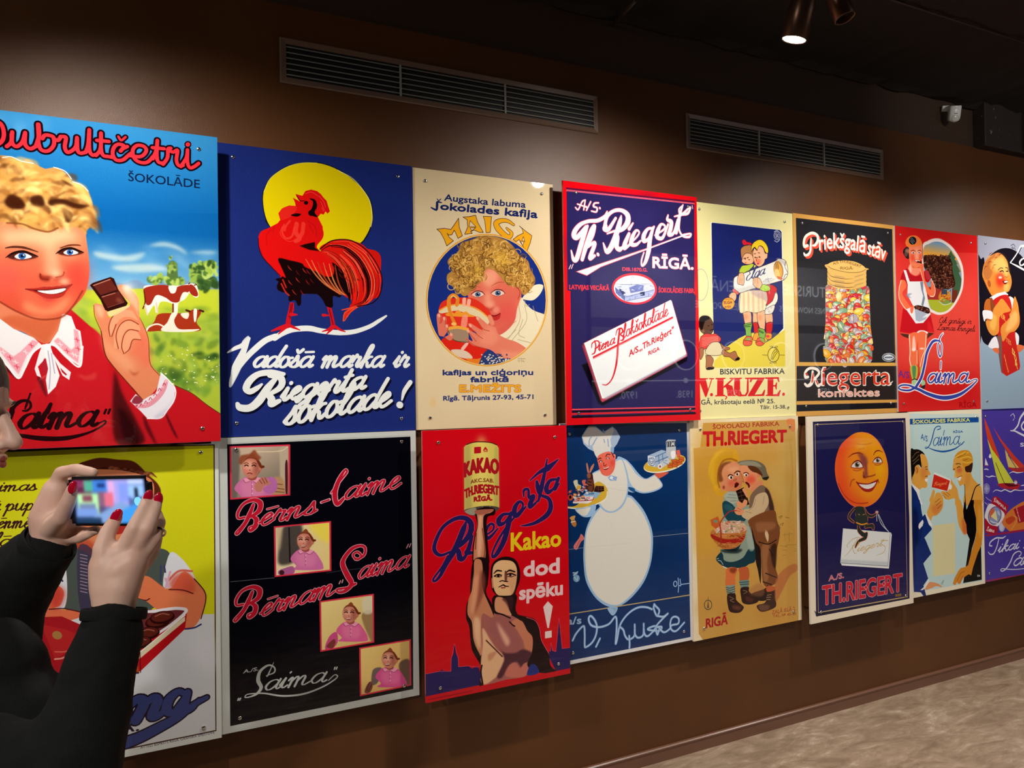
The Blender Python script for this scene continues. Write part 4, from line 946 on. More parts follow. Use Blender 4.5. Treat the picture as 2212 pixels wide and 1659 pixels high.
# ---------------------------------------------------------------- red framed poster of a white chocolate block
def art_p4():
    start('p4', 'd80a16', 1200)
    Z(1190, 380, 5.9235)
    rect4('200 150 1835 325 1840 1520 1855 3070 275 3130 255 1470 215 1465', '241e50', sm=0) if False else poly('200 150 1835 325 1835 1520 1855 1520 1845 3050 270 3110 250 1470 212 1465', '262054', sm=0)
    Z(1190, 380, 5.9235)
    blobs(1000, 1000, 850, 700, 30, ['2c2660', '221c4c'], 160, 1, .35, 25)
    for a, b, c, w_ in (('200 158', '1835 332', '5a1030', 4.2), ('202 178', '1835 350', 'ff5a6c', 1.8)): line(a+' '+b, c, w_, sm=0)
    line('200 190 1835 360', 'f06474', 1.5, sm=0)
    # lettering
    PK = 'e85060'; WT = 'f6ecec'
    def W(p, w_, s=1): 
        line(p, PK, [t+2.4 for t in w_] if isinstance(w_, list) else w_+2.4, sm=s)
    S = [('315 405 350 430 400 330 440 310; 440 310 420 435; 340 360 440 395', 3), ('450 395 455 400', 4.5), ('510 330 455 440', 3), ('610 345 560 350 545 390 590 410 580 460 520 450', [3, 4, 4, 3]), ('625 410 628 414', 4.5),
         ('720 455 690 520 600 570 480 580 380 620 310 700 295 770 330 790 380 740 450 650', [3, 9, 9, 8, 11, 13, 12, 11, 8]), ('260 955 290 1070 330 1060 380 900 440 700 470 640', [3, 9, 12, 13, 12, 6]),
         ('400 1070 450 900 520 700 560 640 540 760 480 900', [9, 12, 12, 8, 6, 3]), ('450 930 540 860 560 880 500 1050 560 1020', [4, 8, 10, 11, 7]), ('600 1000 605 1010', 7),
         ('900 510 880 600 800 850 720 970 670 860', [3, 12, 15, 12, 3]), ('700 640 690 680 740 680 830 540', [11, 13, 10, 6]), ('690 640 720 520 800 450 900 440 980 500 980 600 900 690 800 710 720 740', [9, 9, 8, 9, 14, 15, 10, 5, 3]),
         ('820 710 850 780 840 900 880 940 930 900', [5, 12, 13, 12, 4]), ('1050 605 1000 680', [4, 8]), ('1000 740 950 860 940 920 1000 890', [8, 12, 12, 5]),
         ('1000 880 1100 780 1130 720 1090 700 1040 790 1030 870 1090 880 1150 830', [4, 4, 4, 6, 11, 12, 8, 4]), ('1310 670 1240 680 1190 760 1190 830 1250 800 1320 650', [6, 7, 12, 12, 6, 5]), ('1310 660 1270 800 1250 960 1210 1100 1165 1150 1160 1080 1190 980', [6, 12, 13, 9, 4, 4, 3]),
         ('1330 760 1440 690 1460 640 1410 620 1370 700 1360 780 1430 790 1500 620', [3, 5, 5, 6, 12, 12, 8, 5]), ('1500 500 1490 560 1540 590 1530 680 1510 750 1570 730 1620 560', [3, 8, 12, 12, 11, 7, 4]),
         ('1690 370 1650 500 1600 720', [3, 8, 12]), ('1580 520 1680 490 1780 400 1750 480 1650 500', [3, 7, 4, 7, 4]), ('1690 375 1640 430 1650 520 1640 680 1690 770 1770 780 1790 740 1720 750 1680 760', [3, 4, 5, 5, 5, 6, 4, 5, 5])]
    rect4('315 1225 600 1130 1200 930 1680 755 1700 770 1280 930 640 1170 460 1280', PK)
    for p, w_ in S:
        for q in p.split(';'): W(q, w_)
    rect4('335 1225 600 1138 1200 940 1670 764 1690 774 1280 925 640 1160 462 1272', WT)
    for p, w_ in S:
        for q in p.split(';'): line(q, WT, w_)
    lines('232 1190 255 1140; 262 1185 285 1130; 1795 410 1780 390; 1815 420 1808 380', 'f0b8c0', 2.4)
    text('RĪGĀ.', '1305 1172 1820 1195', 140, WT, bold=1.3, out=(PK, 1.1))
    text('DIB.1870.G.', '915 1212 1235 1225', 44, 'd83c50', bold=.5)
    text('LATVIJAS VECĀKĀ', '235 1448 745 1465', 58, 'd8303c', bold=.7); text('ŠOKOLĀDES FABR.', '1378 1490 1840 1498', 60, 'd8303c', bold=.6)
    # oval with the factory
    ell(1068, 1445, 290, 202, 'd42838', rot=4); ell(1068, 1447, 263, 175, 'e8ecf4', rot=4); clip_ell(1068, 1447, 263, 175, 4)
    poly('800 1400 1000 1380 1330 1390 1360 1620 1200 1640 900 1620', 'b4bcd8', .8, sm=0); poly('820 1420 950 1540 950 1600 830 1500', '5c68a4', sm=0); poly('950 1540 1320 1450 1330 1520 960 1610', 'a0acd4', sm=0)
    poly('1000 1430 1100 1390 1190 1400 1180 1470 1020 1500', '6874b0', sm=0); poly('880 1440 960 1500 920 1520 870 1460', '2c3464', sm=0); poly('1140 1490 1200 1480 1200 1530 1145 1535', '1c2450', sm=0)
    lines('1030 1300 1030 1400; 1030 1295 1050 1290 1060 1310; 820 1380 950 1390 1300 1380; 830 1440 950 1560; 960 1550 1320 1460; 960 1600 1320 1530; 1010 1560 1010 1590; 1080 1540 1080 1575; 1250 1500 1250 1540', '38406c', 1, .8)
    rg = random.Random(2)
    for i in range(60): x, y = rg.uniform(850, 1310), rg.uniform(1370, 1560); line([(x, y), (x+rg.uniform(10, 30), y-rg.uniform(0, 10))], ['4c5898', '8c98c8', 'f4f6fa'][i % 3], 1, .8)
    lines('840 1560 1000 1610 1200 1640 1300 1560', 'b0b8d8', 1)
    CV.clip = None
    # chocolate block
    Z(1190, 640, 5.9235)
    poly('395 880 470 850 660 1340 1745 770 1740 830 660 1400 610 1370', '0a0612', sm=0, blur=2)
    poly('398 640 420 595 1530 45 1550 60 1750 740 1735 775 660 1360 635 1335', '8c2c40', sm=0, blur=.5); poly('640 1310 1735 725 1745 765 655 1350', 'c84a5c', sm=0, blur=1)
    poly('425 600 1530 47 1545 60 1735 735 1700 770 680 1310 660 1310', 'e6eaec', sm=0); poly('690 1300 1740 735 1730 765 700 1322', 'a8b0c8', .8, sm=0, blur=2)
    poly('425 600 440 600 672 1300 655 1310', 'f6f8fa', sm=0); lines('430 640 640 1290', 'a84858', 4)
    RD = 'cc1c28'
    line('545 795 1555 280', 'e0a0a0', 4.5, sm=0); line('545 780 1555 270', RD, 4.5, sm=0)
    script('iena', '608 706 815 604', 74, RD, 3.4, slant=.1, thin=.5); script('lokšokolāde', '925 540 1500 245', 90, RD, 3.4, slant=.02, thin=.5)
    line('560 570 575 640 560 720 525 745', RD, [3, 4, 4, 2]); line('520 660 530 600 590 570 620 600 600 650 560 670', RD, [2, 3, 3, 4, 4, 2])
    line('880 425 860 600 840 850 790 1040 720 1130 660 1130', RD, [5, 6, 6, 4, 3, 2]); line('830 500 850 430 900 410 920 450 890 490 930 520 920 560 890 565', RD, [2, 3, 4, 5, 3, 5, 5, 2])
    text('A/S.„Th.Rieģert"', '1000 775 1570 465', 82, RD, bold=.5); text('RIGA', '1250 755 1390 690', 52, RD, bold=.4)
    # bands at the foot
    line('275 1450 1845 1415', 'f04854', 3.2, sm=0); line('275 1478 1845 1438', '1c0810', 3.4, sm=0); line('275 1508 1845 1465', 'd8202c', 5, sm=0); line('275 1548 1850 1498', '1c0810', 4.2, sm=0); rect4('268 1562 1850 1512 1870 1620 260 1640', 'd80a16')
    noise(.012, 4)
    hang('p4', 'advertising_poster', 'dark blue poster framed in red, with a white chocolate block and slanting white lettering', (.72, .05, .07), [(1244, 416), (1486, 446), (1250, 893), (1491, 885)])
art_p4()

# ---------------------------------------------------------------- two children with a biscuit roll
def art_p5():
    start('p5', 'e6dda0', 1300)
    Z(1495, 430, 6.9125)
    rect4('-60 0 1560 200 1560 1800 -60 1800', 'ece4a4', grad=('0 200 0 1700', 'e4dca4'))
    BL = '1a2468'
    poly('275 350 295 345 1310 455 1345 480 1375 1940 1370 1960 1050 2170 560 2190 330 2240 310 1400', 'f6f4e0', sm=0)
    poly('290 365 300 352 1308 462 1335 490 1362 1930 1280 2020 1080 2170 560 2190 330 2240 305 1400', BL, sm=0)
    # seal in the corner
    for r, w_ in ((50, 1.4), (34, 1.2), (16, 1)): ell(1272, 545, r, r*1.25, 'b8bccc', w=w_)
    line('1230 620 1270 640 1310 605', 'b8bccc', 2.2, .9); line('1225 490 1265 470 1310 500', 'b8bccc', 2.2, .9); lines('1250 520 1290 570; 1290 520 1255 570', 'd0d4dc', 1)
    # yellow hill
    Z(1495, 670, 6.9125)
    poly('320 860 330 760 400 700 560 520 700 420 800 370 950 330 1080 330 1180 360 1090 500 1280 360 1385 290 1390 840', 'e0cc48', sm=0)
    poly('540 530 640 460 800 370 900 340 1100 330 1200 420 1270 370 1380 290 1385 840 330 850 340 760', 'dfcb46', sm=0)
    poly('1090 490 1180 440 1280 360 1220 330 1150 400', '4c5060', .8, sm=0)
    # legs
    SK = 'eab088'; OL = '40201c'
    def leg(p, c, w_=1.3): q = np.array([float(t) for t in p.split()]).reshape(-1, 2); poly(q, c); line(spl(np.vstack((q, q[:1])), True, 3), OL, w_, sm=0)
    leg('910 40 960 40 975 200 910 200', SK); leg('1085 20 1185 20 1200 200 1110 210', SK)
    leg('905 190 975 190 1000 340 930 340 920 260', 'cc2828'); leg('1105 200 1200 185 1180 350 1110 350', 'cc2828')
    leg('930 350 990 335 980 430 940 455 905 430', 'ec9c34'); leg('1105 340 1185 350 1185 420 1130 440 1095 410', 'e89030'); ell(1130, 390, 26, 18, 'd83c28')
    leg('755 10 870 10 885 180 840 210 790 200 770 100', SK); leg('975 10 1080 10 1085 280 1030 290 1000 240 970 120', SK); ell(800, 100, 34, 40, 'e0804c', .6, blur=6); ell(1010, 110, 32, 40, 'e0804c', .6, blur=6)
    leg('775 210 890 190 880 300 880 400 810 390 800 310', '7cb04c'); leg('990 270 1085 300 1080 420 1010 410', '7cb04c'); lines('785 230 880 210; 790 250 870 240; 1000 300 1070 335; 1000 320 1060 345', '2c4c24', 2)
    leg('770 440 820 390 890 400 900 460 880 520 800 535 760 500', 'e2583c'); leg('950 470 1000 410 1080 430 1090 480 1040 530 980 530 950 500', 'e2583c'); poly('800 430 850 410 880 440 820 450', '7cb04c'); poly('1010 430 1060 420 1085 480 1060 480', '7cb04c')
    lines('765 460 820 450 890 470; 955 480 1020 460 1060 500', OL, 1.2)
    # white dress
    Z(1495, 430, 6.9125)
    leg('720 1400 900 1360 1100 1380 1140 1500 1180 1700 1090 1660 960 1700 820 1680 710 1690', 'e6dcb4')
    for x in (760, 830, 900, 980, 1040): poly([(x, 1400), (x+22, 1400), (x+30, 1690), (x, 1690)], 'd8b488', .7, blur=1)
    poly('870 1370 1100 1370 1140 1560 1060 1500 960 1460', 'b8949c', .6, blur=4); leg('1100 1300 1190 1280 1265 1340 1240 1430 1180 1540 1100 1590 1130 1500', 'c82020')
    leg('1240 1400 1275 1420 1270 1530 1180 1640 1100 1690 1110 1600 1200 1520', 'e8e4d4'); leg('1100 1640 1230 1580 1200 1700 1090 1720', 'e0dcd0')
    for x, y in ((1130, 1640), (1180, 1620), (1150, 1680)): ell(x, y, 12, 12, '9c9ca4', w=1.2)
    # girl behind
    leg('735 870 725 760 760 710 820 690 890 700 910 860 860 820 780 830 750 900', 'b8804c'); leg('740 930 760 860 800 810 880 820 920 900 900 960 830 975 770 960', 'f0b48c')
    leg('740 630 780 600 820 640 880 650 890 690 830 680 770 690', 'd82038'); lines('790 900 800 895; 845 905 860 905; 770 890 800 880; 820 880 840 870', OL, 2.2); line('790 950 810 950', 'c03030', 2)
    # boy
    leg('885 790 890 700 930 640 1010 605 1080 640 1130 720 1135 800 1100 800 1060 720 1010 700 980 770 940 720 910 740', 'f0d028')
    leg('905 800 930 730 970 770 1000 700 1060 730 1090 810 1125 810 1120 880 1090 900 1070 960 1010 1010 950 980 915 900', 'f2b890')
    ell(985, 930, 50, 40, 'e8603c', .7, blur=7); lines('925 820 950 815; 985 800 1010 805; 930 870 965 880 975 870; 995 860 1020 870; 960 900 965 920', OL, 1.8); ell(945, 872, 12, 9, '38201c'); ell(1008, 866, 12, 9, '38201c'); ell(985, 965, 16, 11, 'c02028')
    # sleeves, roll
    leg('700 1090 740 1000 820 985 900 965 920 990 860 1060 800 1090 760 1120', 'b4cc38'); leg('930 980 960 1000 940 1040 920 1020', 'ece488')
    leg('620 1200 660 1150 900 1060 1230 930 1300 890 1400 930 1430 1110 1380 1200 1330 1220 1080 1290 900 1340 720 1400 650 1390 620 1310', 'e8e6e0', 1.5)
    poly('630 1300 720 1330 1080 1230 1240 1190 1080 1290 720 1395 650 1380', 'c4c4bc', .7, blur=3); poly('1260 900 1300 885 1400 940 1390 1000 1340 960', 'b0a8a8', .6, blur=2)
    ell(1290, 1060, 72, 140, 'b08048', rot=-8); ell(1285, 1070, 58, 120, 'e8a83c', rot=-8); poly('1240 960 1280 950 1300 1030 1260 1100 1240 1040', 'a87838', .8); ell(1270, 1110, 40, 70, 'f0c878', rot=-10, blur=2); poly('1270 1150 1350 1180 1330 1210 1280 1180', 'cc6c4c'); line('1400 930 1385 1010 1430 1110 1390 1130 1360 1215', '30241c', 1.5)
    script('Elga', '800 1225 1080 1120', 85, '30366c', 3.6, slant=.2, thin=.35)
    lines('1060 1230 1110 1215; 1130 1170 1150 1250; 1090 1200 1160 1190 1190 1180; 1110 1190 1140 1230', '9c9cac', 2, .8)
    leg('700 1110 760 1100 780 1180 770 1280 730 1280 680 1260 680 1180', 'f0b48c'); leg('910 1270 915 1190 970 1170 1020 1200 1050 1300 1000 1340 940 1310', 'f0b48c'); lines('720 1180 710 1260; 745 1190 745 1270; 940 1190 935 1260; 970 1180 980 1260', '9c5038', 1)
    leg('1010 1350 1040 1290 1070 1275 1150 1300 1160 1360 1080 1380', 'a8cc38'); leg('600 1370 620 1340 700 1400 660 1430', 'd86060'); leg('550 1460 580 1400 650 1400 660 1480 620 1530', 'f0b48c')
    ell(542, 1560, 96, 92, '40201c'); ell(542, 1560, 90, 86, 'e8a038')
    text('ELGA', '475 1565 600 1560', 40, '7c3c18', bold=.4); text('RIGA', '490 1625 585 1615', 26, '7c3c18', bold=.2); text('MAIZE', '500 1510 600 1500', 22, '7c3c18')
    ell(540, 1460, 40, 22, '40201c', .0)
    # seated child on the ground, plain and small
    Z(1495, 670, 6.9125)
    leg('105 230 110 130 160 90 240 90 290 140 320 220 310 320 250 370 170 350 120 300', '5c4030'); leg('105 250 108 130 160 85 240 90 262 130 200 160 170 230 150 300', '140c0c')
    lines('235 235 255 232; 290 215 305 212; 270 300 320 285', '1c100c', 2)
    leg('130 400 200 350 300 360 350 350 430 420 400 480 280 500 200 580 120 580 110 480', 'd84038')
    for k in range(6): line([(150, 420+k*24), (260, 405+k*20), (390, 395+k*14)], 'f0a898', 1.1, .9)
    leg('200 600 280 490 400 480 450 580 440 660 330 680 210 660', 'd8cca4'); leg('110 580 160 560 170 660 120 740', 'a86c48')
    leg('205 680 270 680 320 740 300 830 330 860 280 885 210 880 210 760', 'a86c48'); leg('440 640 470 590 560 640 640 610 670 670 690 710 650 760 560 700 480 690', 'a86c48'); poly('640 740 690 700 715 725 690 750', '1c1010'); poly('215 880 250 850 330 860 300 888', '1c1010'); leg('420 480 480 540 560 560 550 590 470 590', 'a86c48')
    ell(165, 310, 20, 26, '7c5840')
    # hand emblem and lettering
    ell(1215, 665, 84, 108, '5c5424', w=2.2); lines('1180 740 1190 660 1240 590 1270 600; 1190 730 1230 640 1270 610; 1200 740 1250 660 1280 620', '4c4820', 1.6); lines('1050 668 1120 672; 1310 670 1380 672', '5c5424', 1.5)
    text('V.ĶUZE', '1155 552 1280 560', 24, '3c3820'); text('RĪGA', '1160 800 1265 795', 22, '3c3820')
    text('BISKVITU FABRIKA', '420 958 1380 950', 84, '20243c', bold=.3)
    
    for q in ('30 1015 240 1015 235 1030 205 1032 240 1180 285 1032 255 1030 255 1015 330 1015 325 1030 300 1035 215 1295 195 1295 95 1030 30 1030', '350 1012 500 1010 498 1026 470 1030 468 1140 590 1030 560 1026 562 1010 650 1010 645 1026 620 1030 540 1110 600 1130 620 1200 625 1262 650 1265 650 1282 530 1285 520 1190 500 1150 468 1160 468 1262 495 1266 493 1284 345 1288 348 1270 372 1268 376 1032 350 1028', '600 1012 745 1010 742 1026 715 1030 718 1200 745 1262 790 1262 815 1220 820 1030 790 1026 792 1010 880 1008 878 1024 845 1028 845 1220 810 1282 700 1290 640 1260 625 1200 630 1030 600 1028', '865 1008 1090 1006 1075 1030 935 1262 1040 1255 1075 1190 1092 1190 1075 1280 835 1286 838 1262 975 1035 905 1035 880 1075 862 1075', '1090 1004 1295 1000 1305 1070 1290 1072 1265 1024 1215 1026 1212 1120 1240 1118 1255 1080 1268 1080 1262 1185 1250 1185 1238 1140 1212 1140 1210 1258 1270 1250 1310 1190 1325 1192 1300 1285 1100 1282 1102 1264 1125 1262 1128 1026 1092 1024'):
        rect4(q, 'd41c20')
    ell(290, 1262, 22, 24, 'd41c20'); ell(1365, 1255, 20, 24, 'd41c20')
    
    for x in (400, 470, 930, 1110, 1250): pass
    line('500 1285 520 1300 495 1330', 'd41c20', 3)
    text('RĪGĀ, krāsotaju eelā № 25.', '30 1412 1235 1388', (76, 66), '20243c', bold=.2); text('Tālr. 15-38.', '1015 1478 1400 1468', 56, '20243c', bold=.2)
    Z(1495, 430, 6.9125)
    ell(130, 1280, 110, 235, '9c88a0', w=1.4); text('GUST. DURING', '112 1070 132 1480', 30, 'b07c8c') if False else None
    noise(.012, 5)
    hang('p5', 'advertising_poster', 'pale yellow poster of two children carrying a long white biscuit roll', (.85, .84, .62), [(1694.5, 479), (1702, 880), (1510, 452), (1512, 888)])
art_p5()

# ---------------------------------------------------------------- jar of bonbons on black
def art_p6():
    start('p6', 'd8a050', 1300)
    Z(1700, 450, 7.212)
    BK = '26262a'
    poly('138 148 1640 325 1672 1660 1690 2410 188 2395', BK, sm=0)
    Z(1700, 670, 7.212)
    poly('150 868 1720 870 1720 1392 150 1418', '2a2424', sm=0); poly('150 1475 1722 1438 1722 1525 150 1580', '1a1a20', sm=0)
    poly('130 -100 145 1640 160 1640 150 -100', 'd8a050', .0)
    Z(1700, 450, 7.212)
    # lettering with a red shadow
    RS = 'e0503c'; WT = 'f6eee4'
    for c, d in ((RS, 34), (RS, 22), (RS, 12), (WT, 0)):
        w_ = 9
        def L_(p, w_): line(np.array([float(t) for t in p.split()]).reshape(-1, 2)+(d*.8, d), c, w_)
        L_('320 580 270 590 265 510 300 430 390 385 470 420 480 500 440 570 400 580', [9, 10, 9, 8, 9, 10, 9, 5]); L_('375 470 370 560 365 660 330 720 280 730 265 700', [5, 8, 8, 8, 7, 6])
        text('riekšgalā', '500 %f 850 %f 1200 %f' % (650+d, 622+d, 668+d) if False else '%f %f %f %f %f %f' % (505+d*.8, 650+d, 850+d*.8, 618+d, 1210+d*.8, 690+d), 250, c, bold=1.1, warp=.35)
        text('stāv', '%f %f %f %f %f %f' % (1250+d*.8, 712+d, 1390+d*.8, 760+d, 1520+d*.8, 812+d), 240, c, bold=1.1, warp=.35)
    # lid
    YL = 'dcae60'
    for k in range(4):
        y = 930+k*66
        poly([(636, y), (700, y+70), (930, y+105+k*3), (1150, y+70), (1228, y+10), (1228, y+90), (1150, y+150), (930, y+180), (700, y+135), (636, y+70)], YL); line([(640, y+70), (700, y+132), (930, y+172), (1150, y+146), (1226, y+88)], '4c3420', 1.6); poly([(760, y+120), (900, y+145), (860, y+155), (740, y+130)], '9c8458', .7, blur=2); poly([(1060, y+130), (1190, y+95), (1180, y+110), (1060, y+145)], '94805c', .7, blur=2)
    poly('636 870 636 950 720 1010 900 1040 1100 1020 1228 970 1228 930', YL); poly('636 870 720 830 880 812 1050 830 1180 890 1228 950 1180 990 1000 1002 800 970 680 930 640 900', 'e0b468'); line('640 900 700 940 850 980 1000 1000 1150 990 1228 950', '5c4020', 1.4)
    text('A/S TH.RIEGERT', '720 880 900 850 1150 925', 40, '7c5420', bold=.2); text('·RIGĀ·', '810 950 1040 955', 42, '7c5420', bold=.2)
    # jar full of sweets
    clip_to('640 1190 760 1240 920 1260 1100 1250 1240 1210 1280 1250 1285 1400 1300 1800 1305 2400 620 2405 605 1700 600 1250 610 1215', 1)
    poly('590 1180 1320 1180 1330 2420 590 2420', '8c9488', sm=0)
    rg = random.Random(8)
    cs = ['e05028', 'f0b030', 'd02828', '78a880', 'f0d080', 'e87830', 'c8c0c8', 'cc3048', '90b8a0', 'f4c848', 'e04030', 'b0a8b8']
    for i in range(330):
        x, y = rg.uniform(600, 1310), 1220+1190*i/330+rg.uniform(-40, 40); s = rg.uniform(46, 88); r = rg.uniform(0, 180); c = rg.choice(cs); a_ = rg.uniform(.45, .8)
        ell(x, y, s+5, s*a_+5, '5c2c20', .75, rot=r); ell(x, y, s, s*a_, c, rot=r); ell(x-s*.2, y-s*.2*a_, s*.45, s*.25, 'fff0d0', .55, rot=r, blur=1.5)
        if i % 3 == 0: 
            dx, dy = s*math.cos(math.radians(r)), s*math.sin(math.radians(r))
            line([(x-dx*.8, y-dy*.8), (x+dx*.8, y+dy*.8)], ['a02018', 'fff4e0', '7c3018'][i % 9//3], 2.2, .8)
        if i % 7 == 0:
            for k in (-1, 0, 1): line([(x-s*.5+k*14, y-s*.5), (x+k*14, y+s*.5)], 'f8f0e8', 1.4, .9)
    CV.clip = None
    line('600 1250 603 1700 620 2400', 'c8b8b0', 1.2, .6); line('1283 1250 1295 1800 1305 2400', 'c8b8b0', 1.2, .6); poly('604 1240 640 1190 700 1220 640 1260', 'a8685c', .8, blur=2); poly('1230 1240 1275 1230 1270 1280 1200 1260', 'a8685c', .8, blur=2)
    Z(1700, 670, 7.212)
    # band between picture and name
    poly('135 822 1725 818 1728 865 140 870', 'dca850', sm=0)
    # lettering
    RD = 'd83c28'
    for p, w_ in (('330 1040 285 1040 290 960 360 905 460 920 500 980 440 1060 400 1070', [8, 10, 9, 8, 9, 9, 8, 5]), ('400 960 400 1060 380 1140 320 1180 280 1150', [9, 14, 13, 9, 8]), ('440 1070 460 1130 490 1175 540 1140', [8, 13, 11, 6])):
        line(p, WT, w_)
    line('410 980 400 1060 390 1120', RD, [4, 8, 5]); line('295 990 320 1000', RD, 5); line('455 1100 480 1150', RD, 5)
    text('íegerta', '535 1172 1620 1165', 305, WT, bold=2.4); text('íegerta', '550 1166 1605 1160', 290, RD, bold=.3)
    line('1590 1170 1645 1110', WT, [4, 3]); 
    text('konfektes', '490 1350 1440 1337', 122, 'f4e0d4', bold=1.7); text('konfektes', '498 1345 1432 1333', 115, 'e8a090', bold=.1)
    ell(1583, 735, 98, 62, 'c8d0d8', w=2); ell(1583, 735, 82, 50, '7c8a98'); poly('1500 735 1583 690 1665 735 1583 780', 'd8dee4'); rect4('1520 725 1645 722 1645 748 1520 750', '5c6c80')
    noise(.014, 6)
    hang('p6', 'advertising_poster', 'black poster framed in ochre of a glass jar full of coloured sweets', (.8, .7, .5), [(1733, 482), (1917, 503), (1741, 877.5), (1924, 871)])
art_p6()

# ---------------------------------------------------------------- girl with an apron of sweets, red
def art_p7():
    start('p7', 'dc3430', 1300)
    Z(1920, 480, 7.541)
    rect4('60 0 1500 100 1500 500 60 500', 'cc1c1c', grad=('0 250 0 700', 'e04840')); rect4('60 900 1600 900 1600 2400 60 2400', 'e44c40', .8, blur=60); rect4('60 2500 1600 2500 1600 3200 60 3200', 'cc1a1c', blur=60)
    # oval view
    poly('780 262 900 300 1050 420 1180 640 1220 850 1200 1100 1100 1320 980 1460 840 1510 720 1480 640 1400 560 1000 540 420 640 300', 'ecdcd8', blur=1.5)
    poly('780 315 900 350 1030 470 1140 660 1185 850 1165 1090 1070 1300 960 1430 840 1470 740 1440 660 1360 600 1000 560 460 660 350', '7c9cb8')
    OV = '780 315 900 350 1030 470 1140 660 1185 850 1165 1090 1070 1300 960 1430 840 1470 740 1440 660 1360 600 1000 560 460 660 350'
    clip_to(OV)
    rect4('500 300 1250 300 1250 620 500 620', '6f98c0', grad=('800 330 800 540', 'e8a038'))
    poly('960 560 1010 460 1040 520 1090 580 1070 600 1140 680 1100 690 1180 800 1140 820 1200 960 1200 1300 1060 1200 1000 800', '3c5c40', sm=0, blur=1); poly('1090 620 1200 900 1190 800 1130 640', 'a8906c', .7, blur=2)
    rect4('600 1060 900 1040 820 1270 620 1260', 'a03028'); poly('620 1260 830 1265 1020 1310 1090 1310 1000 1440 820 1480 700 1430', 'a8b030', sm=0); rect4('1030 1100 1120 1110 1110 1310 1025 1310', '6c2c1c')
    ell(915, 1220, 105, 110, 'c88430'); ell(915, 1290, 90, 50, '7c9440'); 
    for i in range(40):
        rg = random.Random(i); x, y = rg.uniform(820, 1010), rg.uniform(1110, 1290); ell(x, y, 15, 9, ['d84c28', 'e8b838', 'c06020', '8c2c18'][i % 4], .9, rot=rg.uniform(0, 180))
    rect4('860 1090 950 1100 950 1180 855 1170', '384454'); line('820 1290 900 1345 1010 1320', 'dce0d8', 2)
    poly('560 560 640 535 800 550 1000 590 1040 800 1080 980 1050 1060 900 1090 760 1060 680 900 560 700', '2c1410')
    rg = random.Random(4)
    for i in range(230):
        y = rg.uniform(545, 1085); x = rg.uniform(550+(y-540)*.28, 1000+(y-540)*.14); ell(x, y, 24, 15, ['4c2418', '381810', '5c3020'][i % 3], rot=rg.uniform(0, 180)); ell(x-4, y-5, 11, 5, ['9c6450', '7c4838', 'c08c78'][i % 3], .8, rot=rg.uniform(0, 180))
    CV.clip = None
    # girl
    SK = 'f07048'
    poly('230 480 260 420 330 400 340 520 330 590 290 590 250 540', '2c1c20'); ell(300, 470, 34, 40, 'c09478', .7, blur=3); ell(280, 520, 28, 40, '6c4c48', .8)
    poly('270 330 300 260 360 220 440 220 510 270 545 360 550 470 545 600 530 700 460 740 400 730 350 670 330 560 330 430 290 390', 'ee7c38')
    poly('330 420 400 400 530 380 545 470 535 620 490 720 440 725 370 690 335 580', 'f0805c'); ell(390, 580, 40, 60, 'e8402c', .8, blur=8); ell(510, 560, 26, 50, 'e8402c', .8, blur=8)
    poly('440 430 500 460 470 600 430 560 430 480', 'f8b090', .7, blur=8); ell(388, 300, 62, 66, '181c24'); lines('350 260 400 330; 370 250 420 320; 350 300 400 360', '9ca4ac', 1.3)
    ell(395, 497, 26, 16, 'f0e0d8'); ell(398, 498, 12, 12, '20283c'); ell(495, 495, 22, 15, 'f0e0d8'); ell(494, 496, 11, 11, '20283c'); lines('360 470 400 455 430 475; 470 470 500 455 525 470', '4c1c14', 2); poly('420 620 500 615 540 640 480 665 440 650', 'b81c1c'); poly('430 622 500 622 495 638 445 638', 'f8f0e8')
    line('470 640 530 660', '301410', 5); line('545 340 552 470 545 590', '4c3838', 2.2); poly('430 560 480 560 470 600 440 600', 'f4a080', .8, blur=4)
    poly('350 680 400 740 500 750 500 830 440 870 370 840 310 780', 'f08c70'); poly('340 600 350 690 330 770 370 820 360 700', 'f8d0bc', .8, blur=3)
    poly('240 790 310 760 360 850 440 880 520 850 600 780 640 800 680 900 640 980 560 960 320 980 280 1020 260 960 190 930', 'b81420'); poly('590 790 640 800 680 900 620 930', 'b43038')
    poly('200 940 270 960 280 1060 220 1150 270 1260 380 1400 410 1360 420 1460 370 1480 260 1400 180 1280 155 1150 180 1000', SK); line('200 950 165 1100 175 1260 280 1420 370 1480', 'f8d8c8', 3.4, .9)
    poly('500 700 560 680 570 780 590 940 680 1100 690 920 740 1050 760 1130 740 1210 680 1210 600 1120 540 900 510 800', SK); line('690 920 745 1040 755 1140 730 1205 670 1205', 'f8dccc', 3, .9); line('510 760 545 900 600 1110', 'f8d0bc', 2.5, .8)
    poly('240 780 280 780 340 965 560 965 600 1080 640 1350 680 1500 560 1640 440 1650 360 1560 280 1420 330 1400 400 1370 300 1180 310 1020', 'e8e8ee', sm=0); poly('510 970 560 970 560 1120 590 1240 560 1370 530 1350 560 1200 530 1100', '5c6c84', .8, sm=0, blur=1); poly('290 1170 380 1160 330 1200 370 1230 300 1220', '7c8ca4', .7, blur=2)
    poly('420 1400 560 1420 640 1480 610 1500 540 1560 620 1540 600 1580 500 1620 440 1600', '98a4bc', .8, sm=0, blur=1); poly('410 1385 460 1350 560 1370 650 1400 670 1460 640 1490 560 1460 480 1430', '2c1412')
    for i in range(26): rg = random.Random(i+90); x, y = rg.uniform(430, 650), 0; y = 1370+(x-430)*.3+rg.uniform(-18, 40); ell(x, y, 17, 10, ['5c2c20', '8c5444', '3c1814'][i % 3], rot=rg.uniform(0, 180))
    poly('350 1400 400 1360 410 1380 390 1470 360 1480', SK)
